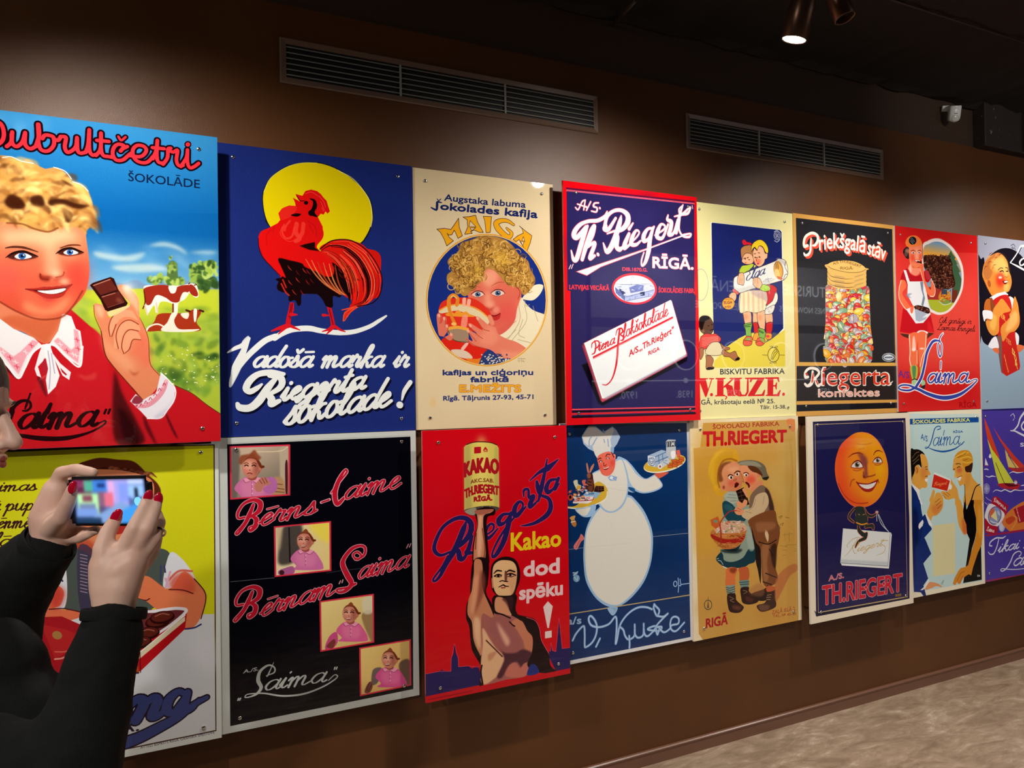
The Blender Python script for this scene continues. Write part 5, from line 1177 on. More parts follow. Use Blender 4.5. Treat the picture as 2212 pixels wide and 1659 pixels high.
    poly('230 1400 290 1430 440 1650 560 1640 680 1500 740 1790 640 1780 560 1770 450 1790 330 1810 200 1790 180 1780', 'c41420', sm=0); poly('640 1600 700 1700 735 1785 640 1775', 'e02830', .6, blur=5)
    Z(1920, 680, 7.541)
    poly('180 302 330 320 320 385 230 350', '4c2c20', sm=0); poly('640 290 740 300 620 390', '4c2c20', sm=0); poly('460 280 500 255 570 255 630 280 630 305 550 300 470 295', 'f4e4e0')
    poly('325 330 470 300 450 560 470 700 460 840 360 860 335 740 350 540', SK); poly('480 300 615 310 600 600 540 850 500 850 480 600', SK)
    line('335 330 345 600 340 740 365 850', 'fce8c8', 3.4); line('605 320 590 560 540 700 510 840', 'fce8c8', 3); poly('390 380 420 360 440 560 400 590 380 560', 'fbd0c0', .9, blur=3); ell(405, 565, 32, 26, 'fce4dc', .9, blur=2); ell(540, 550, 40, 14, 'fce4dc', .9, blur=2); line('460 580 460 800', 'f8e0a8', 2.5)
    poly('350 850 465 840 460 1020 400 1090 380 1060', 'b8b840'); poly('380 850 440 845 430 1020 400 1040', '54885c', blur=1); poly('505 870 560 850 520 1000', 'b8a838'); ell(420, 1110, 50, 66, 'a8d09c'); line('385 1060 420 1045 460 1060', '141418', 3); ell(560, 1110, 34, 50, '98cc9c'); poly('515 1180 590 1140 580 1200 540 1210', '282028')
    # lettering
    BL = '3444a4'; WH = 'f4eef0'
    LS = [('885 300 845 350 820 410', [1.5, 4, 4]), ('830 430 800 500 810 620 835 680 860 620 865 500 835 430', [3, 4, 5, 5, 4, 4, 3]), ('835 425 750 420 690 470 620 620 580 820 530 1020 440 1180', [4, 8, 10, 11, 11, 11, 10]),
          ('440 1180 330 1230 200 1220 160 1180 220 1145 330 1150 420 1190 500 1220 620 1280 800 1340 960 1350 1150 1300 1300 1200 1400 1110 1440 1060 1380 1060 1310 1100', [8, 6, 5, 5, 5, 5, 8, 9, 10, 12, 13, 11, 8, 5, 3, 2.5, 3]),
          ('850 765 845 880', [5, 3.5])]
    for c, e in ((WH, 7), (BL, 0)):
        for p, w_ in LS: line(p, c, [t+e for t in w_])
    script('aıma', '620 1112 1290 1105', 155, BL, 8, out=(WH, 3.6), slant=.12, thin=.45)
    for p, w_ in LS[3:4]: line(p, BL, w_)
    text('A/S', '155 1010 330 1035', (120, 110), '6c2c8c', bold=.7); text('RĪGA', '1150 1508 1430 1505', 86, 'a40c14', bold=.7)
    script('Cik garšıgi ir', '810 130 1340 150', 48, '2c1018', 1.8, slant=.3); script('Laimas krıngeli', '790 245 1400 275', 48, '2c1018', 1.8, slant=.3)
    noise(.014, 7)
    hang('p7', 'advertising_poster', 'red poster of a girl in a white apron before an oval picture, blue lettering', (.85, .8, .78), [(1944, 507), (2097, 525), (1952, 872), (2103, 867)])
art_p7()

# ---------------------------------------------------------------- laughing toddler hugging a red box, grey
def art_p8():
    start('p8', 'a4a8b8', 1200)
    Z(1920, 480, 7.541)
    rect4('1440 200 4000 400 4000 1700 1440 1700', '9c9fb2'); rect4('1440 1700 4000 1700 4000 3300 1440 3300', '92aac0')
    t = np.linspace(0, 2*math.pi, 60)
    ell(1905, 1250, 480, 830, '16121c'); poly('1440 640 1500 600 1560 700 1500 1900 1440 1900', '16121c', blur=1)
    Z(1920, 680, 7.541)
    poly('1500 390 1560 430 1700 570 1900 680 2150 660 2400 400 2400 1400 1500 1400', '92aac0', sm=0); poly('1560 0 2400 0 2300 300 2150 560 1900 640 1700 540 1520 400', '16121c')
    Z(1920, 480, 7.541)
    # script on ribbon
    WH = 'e4e6ea'
    line('2150 395 2230 380 2400 370', WH, 8); line('2140 400 2080 520 1980 660', WH, 5); line('1980 660 2100 720 2230 790', WH, [3, 7, 8]); line('2160 410 2090 560 2060 640', '16121c', 3)
    script('aım', '2110 700 2500 760', 120, WH, 8, slant=.25, thin=.5); lines('1990 380 2030 360 2060 400; 2020 400 2000 420; 2010 430 2050 420 2060 460', '3c3c48', 2.5)
    SK = 'e08838'
    poly('1530 900 1525 800 1560 660 1640 560 1760 500 1850 530 1930 640 1955 790 1990 880 2000 1000 1960 1120 1880 1150 1700 1200 1650 1150 1590 1040', SK)
    poly('1700 600 1850 560 1930 700 1950 840 1900 900 1760 830 1680 720', 'eebb68', .9, blur=12); ell(1815, 940, 72, 120, 'd42c20', .9, blur=14); ell(1815, 900, 30, 22, 'fce0c8', .9, blur=3); poly('1880 1010 1960 1000 1950 1100 1880 1140', 'f0b868', .8, blur=6)
    poly('1540 780 1600 620 1750 500 1830 520 1750 570 1660 620 1650 750 1690 820 1620 940 1560 900', 'b46c38', .8, blur=3)
    rg = random.Random(3)
    for i in range(26): x, y = rg.uniform(1550, 1820), rg.uniform(490, 760); line([(x, y+50), (x+20, y+10), (x+60, y)], ['8c2418', 'e0a060', 'c06c38'][i % 3], [1, 3, 1], .8) if y < 900-(x-1550)*1.3 else None
    lines('1780 780 1820 745 1860 750; 1900 740 1930 745 1945 790', '2c1410', 2.4); lines('1810 805 1850 790 1870 810; 1910 800 1945 800', '2c1410', 3.4); line('1890 880 1920 900 1940 880', '9c4018', 2); poly('1850 960 1900 950 1940 950 1920 1000 1880 1010', '7c1c14'); poly('1880 965 1930 955 1930 975 1890 985', 'f4ecdc'); ell(1635, 1000, 26, 60, 'b05428', rot=-10)
    line('1535 900 1590 1040 1650 1160', 'a04820', 2)
    poly('1640 1230 1760 1160 1890 1130 1950 1180 1820 1240 1700 1270', 'ece8ec', sm=0); poly('1700 1270 1940 1190 1960 1500 1900 1650 1700 1500', 'c42020')
    poly('1550 1420 1580 1270 1660 1250 1720 1350 1700 1560 1600 1600', 'c06428'); poly('1650 1250 1690 1250 1760 1500 1700 1560 1660 1400', '7c3c20', .8)
    poly('1960 1220 2020 1240 2100 1320 2120 1640 2000 1700 1960 1480', 'e09048'); poly('1955 1215 2030 1250 2000 1420 1960 1300', 'ece4e4')
    Z(1920, 680, 7.541)
    poly('1760 150 1900 60 2060 150 2060 280 2140 830 2130 890 1920 1000 1840 940 1790 600', 'c42420', sm=0); poly('1750 350 1840 340 1850 960 1830 930 1780 600', '7c5450', sm=0)
    poly('1850 -300 1960 -280 2000 -80 1900 60 1820 150 1760 -60', 'c42420')
    poly('1580 100 1680 90 1700 -80 1780 -200 1850 -260 1960 -120 1980 -60 1860 -20 1800 60 1790 280 1700 340 1620 260', 'e0903c'); poly('1640 180 1700 0 1760 60 1720 250', 'f0b858', .8, blur=6)
    poly('2050 -300 2120 -60 2130 140 2060 260 1960 300 1870 430 1840 380 1830 200 1980 20', 'e08c3c'); poly('2000 0 2080 -60 2100 100 2000 240 1900 260', 'f0bc70', .8, blur=7)
    poly('1535 -70 1680 -50 1680 70 1590 60 1560 110 1540 60', 'e8e6ee'); poly('1620 510 1650 440 1690 380 1750 360 1790 540 1680 550', 'e8e6ee'); poly('2060 290 2120 350 2110 490 2080 480', 'e8e6ee'); poly('1690 550 1780 545 1790 630 1720 600', 'dc6c40'); poly('2090 490 2200 510 2180 570 2110 610', 'dc6c40')
    for ch, x, y, s in (("D'", 2010, 660, 74), ('O', 2040, 745, 74), ('R', 2060, 860, 74)):
        text(ch, '%f %f %f %f' % (x, y-40, x+40, y+30), 86, 'e8c860', bold=.7)
    text('Laima', '1880 640 1950 920', -64, 'e8a848', bold=.4); text('TES', '1905 430 1990 500', 70, 'dc8448', bold=.6); text('ER', '1830 40 1900 110', 80, 'e8a040', bold=.8)
    noise(.012, 8)
    hang('p8', 'advertising_poster', 'grey poster of a laughing toddler hugging a red box, at the right edge', (.8, .8, .85), [(2128, 526), (2132, 866)])
art_p8()

# ---------------------------------------------------------------- child at a table with an open box, yellow
def art_q1():
    start('q1', 'd8dcd8', 1150)
    Z(0, 860, 4.148)
    poly('-1900 500 1922 414 1930 1700 1938 2982 -1943 3781', '3c1c2c', sm=0)
    YL = 'd4d41c'
    poly('-1900 512 1912 424 1921 1700 1929 2974 -1943 3771', YL, sm=0)
    Z(0, 1250, 4.056)
    rect4('-1900 340 1000 322 1876 310 1887 1325 -1900 2106', 'd6d8dc')
    blobs(1500, 700, 400, 300, 14, ['e2e2ea', 'ccd0da'], 160, 5, .4, 20)
    Z(0, 860, 4.148)
    blobs(600, 900, 900, 500, 26, ['dede28', 'cccc18', 'e2e03c'], 160, 4, .35, 20)
    script('Laimas', '-220 842 320 826', 52, '3a1c20', 3, thin=.5); script('kakao baltā pupiņ', '-820 1030 430 1000', 60, '3a1c20', 3, thin=.5); script('un krēma ēnmē', '-600 1180 260 1160', 62, '3a1c20', 3, thin=.5); script('šokolā', '-420 1335 90 1325', 62, '3a1c20', 3, thin=.5)
    # head
    poly('600 760 680 610 780 560 900 535 1050 550 1200 570 1320 680 1420 780 1440 900 1400 1300 1200 1400 800 1380 640 1200', '5a2418', blur=1)
    for i in range(26):
        rg = random.Random(i); x = rg.uniform(680, 1380); line([(x-60, 700+abs(x-1000)*.2), (x-10, 620+abs(x-1000)*.15), (x+50, 640+abs(x-1000)*.2)], ['8c4830', '3c140c', 'a86040'][i % 3], [1, 4, 1], .6, blur=1)
    poly('680 700 1000 640 1340 720 1380 900 1370 1100 1260 1340 1000 1420 760 1330 660 1100', 'dc8458'); poly('700 1200 900 1330 1200 1300 1300 1100 1300 1300 1100 1420 900 1430 740 1340', 'c04c34', .9, blur=5)
    poly('650 1250 850 1380 850 1440 760 1400 690 1370', 'b84c34'); line('820 1170 860 1180 900 1190', '6c1c14', 4)
    for x, y in ((860, 930), (1180, 900)): ell(x, y, 62, 26, 'efe8e4'); ell(x, y, 25, 24, '4c3420'); line([(x-75, y+6), (x-20, y-30), (x+40, y-28), (x+80, y+4)], '3c1410', [1.5, 4, 4, 1.5]); line([(x-80, y-70), (x, y-92), (x+80, y-64)], '5c2414', [1.5, 4, 1.5])
    line('1030 930 1010 1040 1040 1060 1080 1040', 'a04830', 3, .8, blur=1); poly('900 1160 1040 1150 1180 1130 1120 1200 1020 1220', 'b03028'); ell(780, 1080, 70, 60, 'd84c3c', .5, blur=12); ell(1280, 1040, 60, 60, 'd84c3c', .5, blur=12)
    # body
    poly('580 1380 700 1350 900 1450 1200 1480 1330 1350 1520 1390 1500 1660 1330 1900 600 1900 560 1600', '4c5650'); poly('700 1340 860 1420 860 1900 720 1900', '3c3450', .8); 
    for i in range(12): y = 1400+i*30; lines('%d %d %d %d' % (720, y, 780, y+14), 'b89cb8', 1.6, .8)
    poly('420 1620 500 1520 580 1470 600 1780 540 1900 380 1740', 'dcdfe6'); poly('1520 1390 1620 1430 1720 1560 1740 1660 1500 1700 1460 1640', 'dcdfe6'); lines('500 1560 560 1640; 1440 1500 1440 1640; 1470 1500 1480 1560', '40406c', 3)
    line('1500 1640 1600 1550 1720 1550', 'd06858', 4); line('400 1640 480 1700 560 1780', 'b8a0b8', 3, .7)
    # arms
    Z(0, 1250, 4.056)
    poly('200 210 300 100 400 0 500 50 560 120 530 230 480 260 700 290 700 340 400 400 250 300', 'e0704c'); poly('420 60 560 100 540 220 460 260', 'c83830', .8, blur=8); line('430 268 560 262 700 290', '4c1c24', 2)
    poly('1130 80 1200 0 1300 -20 1480 90 1600 -60 1700 0 1790 110 1800 200 1760 330 1700 420 1620 440 1600 300 1400 280 1270 190 1180 160', 'e07a50'); poly('1500 0 1620 -60 1700 20 1690 120 1500 90', 'd0503c', .8, blur=6)
    lines('1130 80 1180 160 1270 190 1310 175; 1480 95 1600 100 1690 130', '5c1c1c', 2.2); line('1700 0 1790 110 1800 200 1760 350', '4c1c1c', 2); lines('1450 0 1480 80; 1490 -60 1450 80', 'd8a8c0', 4)
    poly('1130 100 1170 160 1280 200 1330 270 1240 290 1150 250', '4c5650'); line('1620 440 1700 430 1760 400', '2c2c6c', 3)
    # box
    poly('280 340 540 330 700 400 700 900 500 880 380 650', 'a81c24', sm=0); poly('360 400 560 440 660 480 640 620 480 700', 'c02c2c', .7, sm=0); ell(500, 495, 44, 36, 'a88448', .9, rot=20); line('480 640 560 640 640 620', 'd86c5c', 2); line('480 705 560 690 650 620', 'e89888', 3)
    poly('1100 290 1600 250 1640 280 1620 440 1230 810 1100 830', 'b8141c', sm=0); poly('1120 600 1200 600 1220 640 1620 330 1620 370 1225 700 1100 720', 'ddd0b0', sm=0); poly('1100 680 1200 700 1220 830 1100 830', 'b8481c', sm=0)
    poly('1100 300 1290 290 1600 265 1620 300 1200 620 1100 640', '6c2c30', sm=0)
    line('1250 290 1350 285 1450 270 1560 260 1630 285 1500 400 1350 500 1200 600', 'e8e4ec', [4, 6, 6, 6, 6, 5, 5, 5])
    for x, y in ((1380, 380), (1290, 480), (1420, 340), (1220, 560)): ell(x, y, 110, 56, '2c0c0c', rot=-10); ell(x, y-8, 96, 42, '5c2018', rot=-10); line([(x-60, y-10), (x, y-34), (x+60, y-24)], '9c5c4c', 2)
    line('1230 640 1620 320', 'f4f0e8', 2); line('1225 640 1230 820', '5c1018', 1.5)
    poly('480 900 560 890 560 960 520 980 490 940', 'c8ccc8', blur=2); line('1100 835 1210 825', '301840', 3)
    # lettering
    BL = '38427c'; K = '1c1024'
    for c, e in ((K, 5.5), (BL, 0)):
        for p, w_ in (('560 1250 640 1420 800 1470 1000 1460 1200 1400 1400 1300 1560 1210 1700 1100 1810 1040', [10, 16, 20, 22, 20, 18, 15, 11, 8]), ('620 1060 640 1300', 14), ('1060 1090 1100 1100 1100 1250 1090 1260', [10, 18, 20, 18]), ('1110 1150 1200 1060 1260 1090 1190 1240', [8, 16, 20, 18]),
                      ('1230 1140 1330 1050 1380 1070 1330 1200 1400 1190 1440 1140', [8, 15, 18, 18, 12, 8]), ('1620 1010 1560 990 1480 1060 1460 1150 1520 1170 1600 1060', [9, 12, 18, 18, 12, 8]), ('1640 1000 1610 1140 1680 1130 1740 1060', [14, 18, 12, 6]), ('1600 1170 1540 1180', 8)):
            line(p, c, [t+e for t in w_] if isinstance(w_, list) else w_+e)
    text('RĪGĀ.', '700 1390 1215 1330', 74, '2c1428', bold=.5); text('ATTĒLS IESPIESTS RĪGĀ, GRAFISKĀ SPIESTUVĒ', '1230 1490 1880 1355', 22, '3c2c3c', bold=-.0)
    noise(.014, 11)
    hang('q1', 'advertising_poster', 'yellow and white poster of a child behind an open red chocolate box, behind the phone', (.75, .76, .72), [(433.5, 977), (440, 1571), (-25, 996), (-25, 1661)])
art_q1()

# ---------------------------------------------------------------- black poster with four framed toddler pictures
def art_q2():
    start('q2', 'c4c8c4', 1150)
    Z(460, 920, 4.809)
    poly('148 192 2050 112 2075 1640 2080 2735 180 3120 165 1600', '04050e', sm=0)
    Z(460, 920, 4.809)
    line('160 180 2050 100', 'a0a4a0', 1.5, sm=0, a=.6)
    def baby(hx, hy, s, c, look, bg, hood=0):
        """toddler bust: head centre, size, pink jumper colour"""
        P = lambda t: [(hx+float(a)*s, hy+float(b)*s) for a, b in (q.split(',') for q in t.split())]
        poly(P('-.9,2.6 -1.5,1.9 -1,1.15 -.4,.85 .3,.85 1,1.1 1.6,1.9 1.9,2.6 1.6,3 -1.2,3'), c); poly(P('-.9,1.5 -.3,1.2 .4,1.3 1.1,1.5 .9,2.6 -.6,2.6'), 'f49cb8', .35, blur=6)
        poly(P('-.5,.95 0,1.1 .6,.9 .9,1.1 .5,1.4 0,1.25 -.5,1.35 -.7,1.1'), 'f0a0bc', .9); line(P('-.7,1.1 -.5,1.35 0,1.2 .5,1.4 .9,1.1'), '8c3c60', 1); line(P('0,1.3 .05,2.6'), '8c3c60', .9, .7)
        for k in (1.5, 1.9, 2.3): ell(hx+.08*s, hy+k*s, .05*s, .05*s, 'f8dce8')
        poly(P('-.35,.6 .4,.6 .4,1.05 0,1.15 -.3,1.0'), '9c4c3c')
        ell(hx, hy-.05*s, .82*s, .95*s, '7c3820'); poly(P('-.8,0 -.75,-.4 -.3,-.75 .3,-.7 .7,-.3 .72,.2 .5,.7 .05,.98 -.4,.85 -.72,.45'), 'c87c68')
        poly(P('-.7,-.2 -.3,-.55 .1,-.4 .1,.1 -.2,.5 -.6,.3'), 'e8ac94', .85, blur=5); poly(P('.3,-.4 .7,-.2 .66,.3 .4,.8 .2,.3'), '8c4438', .5, blur=5)
        ell(hx-.45*s, hy+.3*s, .2*s, .2*s, 'd86858', .6, blur=4)
        lines(';'.join(' '.join('%f %f' % q for q in P(t)) for t in ('-.6,-.12 -.45,-.2 -.28,-.12', '.05,-.12 .2,-.2 .38,-.1')), '3c1810', 2.2); lines(';'.join(' '.join('%f %f' % q for q in P(t)) for t in ('-.65,-.32 -.45,-.4 -.25,-.3', '.05,-.32 .25,-.4 .45,-.28')), '6c3420', 1.4)
        poly(P('-.15,.15 -.05,.3 -.25,.32'), 'b05c4c', .8); poly(P('-.5,.5 -.2,.52 .15,.48 0,.66 -.3,.68'), '6c1c18') if look else line(P('-.35,.55 -.15,.5 .05,.58'), '8c2c28', 2); 
        if look: line(P('-.42,.54 -.2,.56 .05,.53'), 'f0dcd0', 1.4)
        ell(hx+.8*s, hy+.15*s, .14*s, .24*s, 'c07460'); poly(P('.35,-.8 .8,-.4 .95,.1 .75,.0 .55,-.35'), '6c2c18')
        poly(P('-.2,-.95 .1,-1.25 .35,-.95 .2,-.85'), '8c4424'); ell(hx+1.0*s, hy-.05*s, .16*s, .12*s, '6c2c18')
    def frame(p, bg, bg2, grad_):
        rect4(p, 'd83048'); q = np.array([float(t) for t in p.split()]).reshape(-1, 2); c = q.mean(0); q2 = c+(q-c)*.94; 
        rect4(q2, bg, grad=(grad_, bg2)); clip_to(q2, 0)
    frame('172 212 803 192 803 722 178 768', 'c8b098', '8c8070', '300 300 500 600')
    poly('190 240 270 240 280 400 250 740 190 740', '6c645c', blur=3); poly('680 250 780 210 770 700 740 690 700 560 690 300', 'b8a890', blur=2); line('450 270 690 262 775 220', 'dcc8a8', 2); poly('600 560 700 530 750 620 740 710 590 710', 'b88c64', blur=3); lines('620 640 740 660; 610 680 740 690; 640 600 720 610', '7c5438', 2); poly('750 400 775 380 775 700 755 700', '4c1820')
    baby(400, 430, 118, 'cc70a4', 0, None); poly('430 620 480 560 520 530 580 560 600 600 540 620 500 680 450 680', 'c07868'); lines('480 560 510 600; 510 545 540 600; 540 540 565 590', '7c3c30', 1.5); poly('560 540 640 540 670 620 640 690 560 700 520 650 600 600', 'b868a8')
    poly('380 290 430 250 470 300 500 330 460 360 420 330 340 340 300 400 270 380 290 310', '8c4428', .9, blur=2)
    CV.clip = None
    frame('632 1045 1226 988 1230 1508 640 1572', 'e8d8b0', 'e8d088', '700 1200 1200 1200')
    poly('730 1050 920 1030 900 1300 830 1420 690 1440 680 1300', '4c4440', blur=4); line('790 1060 800 1410', '1c1818', 3); poly('1000 1020 1210 1005 1215 1200 1120 1180', 'f0dc50', .9, blur=6); poly('650 1060 720 1060 690 1300', 'c8b088', .8, blur=4)
    baby(955, 1195, 100, 'd06ca4', 1, None); poly('680 1510 740 1480 830 1460 840 1530 700 1550', 'b05c94'); ell(715, 1525, 26, 26, '3c2020')
    CV.clip = None
    Z(460, 1240, 4.609)
    frame('1060 270 1602 196 1606 682 1068 776', 'ecd48c', 'd8b870', '1100 300 1550 700')
    poly('1480 410 1590 380 1600 680 1540 600', '9c7c54', blur=2); poly('1490 250 1590 230 1590 380 1500 390', 'dcd4b8', .8, blur=2)
    baby(1365, 395, 92, 'dc5c94', 1, None); poly('1115 740 1160 620 1230 580 1240 680 1180 750', 'cc4c84'); poly('1130 720 1200 650 1220 680 1190 740', '7c3830')
    CV.clip = None
    frame('1455 735 1970 648 1975 1110 1462 1220', 'e8c878', 'd8ac64', '1500 750 1900 1100')
    poly('1590 960 1660 930 1680 960 1640 1080 1580 1100', '6c5c58', blur=1); poly('1850 900 1960 860 1970 1110 1900 1100', '6c5444', blur=2)
    baby(1755, 850, 92, 'd84c8c', 1, None); poly('1510 1180 1530 1110 1570 1070 1590 1120 1560 1180', '7c4438'); lines('1530 1160 1560 1080; 1545 1170 1580 1100', '3c1c18', 1.4)
    CV.clip = None
    # lettering
    Z(460, 920, 4.809)
    RD = 'c01830'; PK = 'f0b4c0'
    sc = lambda s, p, h, w_: script(s, p, h, RD, w_, out=(PK, 1.1), slant=.38, thin=.45)
    BS = [('420 820 380 920 330 1020 260 1120 240 1110 300 1040 360 960', [5, 8, 7, 4, 3, 3, 3]), ('330 950 265 960 260 900 320 810 420 770 490 800 480 880 400 940 360 950', [4, 4, 5, 5, 7, 10, 9, 5, 3]), ('400 935 450 970 440 1040 390 1090 375 1060 410 1040', [4, 9, 9, 5, 3, 3])]
    for dx, dy, k in ((0, 0, 1), (0, 1536*1.0, 1)):
        for c, e in ((PK, 2.2), (RD, 0)):
            for p, w_ in BS:
                q = np.array([float(t) for t in p.split()]).reshape(-1, 2)
                if dy: q = (q-(250, 770))*(1.045, 1.0)+(232, 1674)
                line(q, c, [t+e for t in w_])
    sc('ērns', '470 1045 1060 905', 122, 5.4); line('1125 795 1210 765', PK, 6); line('1130 794 1205 768', RD, 3.6)
    line('1225 700 1330 560 1390 480 1370 460 1310 560 1265 700 1290 810 1360 750 1380 730', PK, [5, 7, 7, 6, 11, 13, 12, 8, 4]); line('1225 700 1330 560 1390 480 1370 460 1310 560 1265 700 1290 810 1360 750 1380 730', RD, [2, 3.5, 4, 3.5, 8, 10, 9, 5, 2])
    sc('aime', '1350 772 1930 640', 126, 5.4)
    Z(460, 1240, 4.609)
    sc('ērnam', '460 430 1200 205', 122, 5.2)
    Z(460, 920, 4.809)
    LP = ('1480 1390 1455 1340 1500 1310 1540 1350 1510 1385 1470 1370; 1500 1390 1570 1340 1580 1270 1530 1245 1440 1280 1360 1380 1350 1450 1400 1560 1440 1640 1380 1710 1310 1730 1290 1700 1400 1680 1480 1640').split(';')
    W_ = [[3, 4, 4, 4, 4, 3], [4, 5, 5, 5, 7, 8, 10, 11, 9, 7, 4, 4, 4, 5]]
    for c, e in ((PK, 2.2), (RD, 0)):
        for p, w_ in zip(LP, W_): line(p, c, [t+e for t in w_])
    sc('aima', '1490 1600 2010 1470', 126, 5.2); lines('1325 1610 1310 1640; 1350 1600 1340 1630; 2030 1230 2010 1270; 2055 1225 2040 1260', 'c88c98', 2.6)
    Z(460, 1240, 4.609)
    GR = 'b4b8b4'
    line('605 880 560 980 540 1020 530 1010', GR, [1, 3, 2, 1]); line('540 1010 610 980 610 930 550 910 470 970 450 1060 480 1130 440 1190 380 1220 320 1230 340 1200 430 1190 520 1190 700 1215 900 1195 1080 1130 1200 1060 1240 1020 1210 1005 1150 1060', GR, [2, 3, 3, 4, 6, 8, 7, 5, 3, 2, 2, 2.5, 3, 4, 4, 3.5, 3, 2.5, 2, 2])
    script('aıma', '500 1165 1110 1075', 100, GR, 5, slant=.38, thin=.35); line('770 985 780 975', GR, 3.5)
    lines('1215 930 1208 950; 1235 928 1228 948; 255 1240 248 1258; 275 1238 266 1256', GR, 3); text('A./S.', '300 990 450 960', 36, GR, bold=.3, shear=.2)
    line('175 78 610 38', '8c8c90', 1, .8, sm=0)
    Z(460, 920, 4.809); line('1180 1530 1320 1505 1700 1465 2060 1435', '50505c', 1, .8, sm=0)
    text('IESPIESTS RĪGĀ', '1700 2700 1920 2665', 14, '8c8c8c') if False else None
    noise(.012, 12)
    hang('q2', 'advertising_poster', 'black poster with pink script and four framed pictures of a toddler', (.74, .76, .73), [(510, 971), (867.5, 954), (518, 1551), (873, 1481)])
art_q2()

# ---------------------------------------------------------------- strongman lifting a cocoa tin
def art_q3():
    start('q3', 'd00616', 1150)
    Z(900, 910, 5.353)
    blobs(900, 800, 900, 900, 20, ['cf1020', 'c20818'], 260, 2, .4, 30)
    BL = '231c58'; OL = 'e8506c'
    LS = [('570 1170 540 1250 480 1400 420 1520 340 1650 270 1790 210 1850 195 1820 290 1690 360 1560', [6, 14, 14, 14, 12, 8, 5, 5, 5, 5]), ('390 1510 280 1550 210 1500 215 1400 300 1230 440 1130 560 1120 630 1190 610 1310 520 1420 420 1480', [5, 7, 10, 9, 8, 9, 11, 14, 14, 11, 6]),
          ('420 1480 480 1500 500 1580 540 1590 600 1500', [5, 12, 14, 9, 6]), ('640 1330 600 1480 580 1520 660 1520', [8, 12, 12, 6]), ('640 1220 650 1260', 7),
          ('780 1330 880 1260 890 1200 850 1190 800 1260 800 1340 850 1340 940 1240', [4, 5, 6, 6, 10, 12, 8, 4]), ('1070 1070 1000 1080 950 1140 960 1190 1020 1170 1080 1080', [6, 8, 13, 12, 7, 5]), ('1090 1060 1060 1200 1010 1380 930 1530 880 1570 880 1510 940 1380 1020 1250 1130 1110', [8, 14, 14, 11, 6, 5, 6, 6, 5]),
          ('1130 1100 1210 1020 1230 960 1190 930 1140 990 1130 1070 1170 1090 1260 990', [4, 5, 6, 7, 12, 14, 9, 5]), ('1240 870 1240 800 1290 790 1300 880 1350 870 1310 960 1320 990 1390 930 1440 860', [4, 7, 7, 8, 12, 13, 9, 5, 4]),
          ('1510 440 1480 600 1440 780 1410 920', [4, 9, 13, 6]), ('1310 685 1420 590 1520 540 1640 440', [3, 8, 16, 3]), ('1390 700 1400 760 1410 820', [8, 12, 9]), ('1450 860 1530 900 1550 1000 1500 1090 1380 1170 1280 1200 1205 1210', [7, 10, 14, 13, 9, 6, 2]),
          ('1610 670 1540 690 1500 770 1520 820 1580 780 1620 690', [6, 9, 13, 12, 6, 4]), ('1640 660 1600 780 1650 720', [9, 11, 3])]
    for c, e in ((OL, 2.0), (BL, 0)):
        for p, w_ in LS: line(p, c, [t+e for t in w_] if isinstance(w_, list) else w_+e)
    # tin
    poly('548 300 580 265 660 245 760 240 860 250 930 280 948 310 955 1000 900 1030 800 1070 650 1090 570 1060 552 1030', 'd8c45c', sm=0); poly('548 300 620 262 640 1000 552 1040', 'b0a45c', .8, sm=0, blur=5); poly('900 280 948 310 955 1000 900 1020', 'b8a858', .8, sm=0, blur=4); poly('700 260 800 255 810 980 710 990', 'ecd870', .7, blur=12)
    poly('552 1030 640 1000 760 980 880 980 958 1005 880 1060 700 1090 600 1080', '4c4440'); poly('560 1035 680 1000 670 1080 600 1075', 'a8a488', .8); lines('680 1000 700 1060; 760 985 780 1040; 850 985 840 1040', '8c8470', 2)
    line('575 270 660 243 760 238 860 248 930 275', '3c1418', 2)
    text('I', '675 362 735 358', 56, 'b81420', bold=2.2); text('A', '772 335 818 332', 34, 'b81420', bold=.8); lines('775 342 820 340; 778 352 820 350', 'b81420', 1.2)
    text('KAKAO', '556 642 680 596 800 585 944 608', (160, 168), 'a81420', bold=2.2, warp=.1); text('AKC.SAB.', '625 722 740 702 890 708', 44, '7c2c18', bold=.3, warp=.3)
    text('TH.RIEGERT', '560 888 680 838 800 828 948 850', 100, 'a81420', bold=1.3, warp=.1); text('RĪGĀ.', '664 926 872 912', 50, 'a81420', bold=1.1)
    # arm
    SK = 'c8805c'; K = '1c0a0e'
    poly('690 1030 720 1010 800 990 900 1010 900 1080 820 1110 810 1250 830 1500 830 1659 660 1659 650 1480 670 1330 700 1200 680 1090', K)
    poly('700 1050 780 1030 860 1020 890 1030 850 1060 780 1090 770 1200 790 1380 800 1500 790 1600 770 1659 670 1659 660 1500 680 1330 710 1200 700 1100', SK); poly('720 1110 760 1110 750 1250 760 1400 740 1560 710 1600 700 1400', 'ecb08c', .9, blur=4); poly('680 1030 860 1015 890 1025 800 1070 700 1080', 'a8604c'); lines('760 1240 790 1450 780 1580; 690 1300 680 1480', '7c3424', 3, .8)
    Z(900, 1210, 5.185)
    poly('640 0 800 0 800 250 780 370 870 620 760 1200 740 1400 700 1400 720 1200 620 1000 590 750 555 650 560 500 600 400 600 300', K)
    poly('650 0 720 0 740 100 730 200 750 350 860 620 870 800 730 1050 700 1040 640 900 620 700 570 600 580 450 620 330 640 150', SK); poly('640 200 700 180 690 400 640 600 600 560 620 380', 'e49c74', .9, blur=6); poly('720 120 770 200 760 340 700 500 650 600 680 420', '8c4434', .8, blur=5); poly('640 660 690 640 720 740 710 1000 660 900 640 800', 'eebc90', .9, blur=5)
    # torso
    poly('740 600 850 640 900 500 1100 600 1170 680 1290 850 1300 1030 1270 1200 1220 1300 1000 1340 740 1390 720 1200 730 1000 720 760', 'a86058')
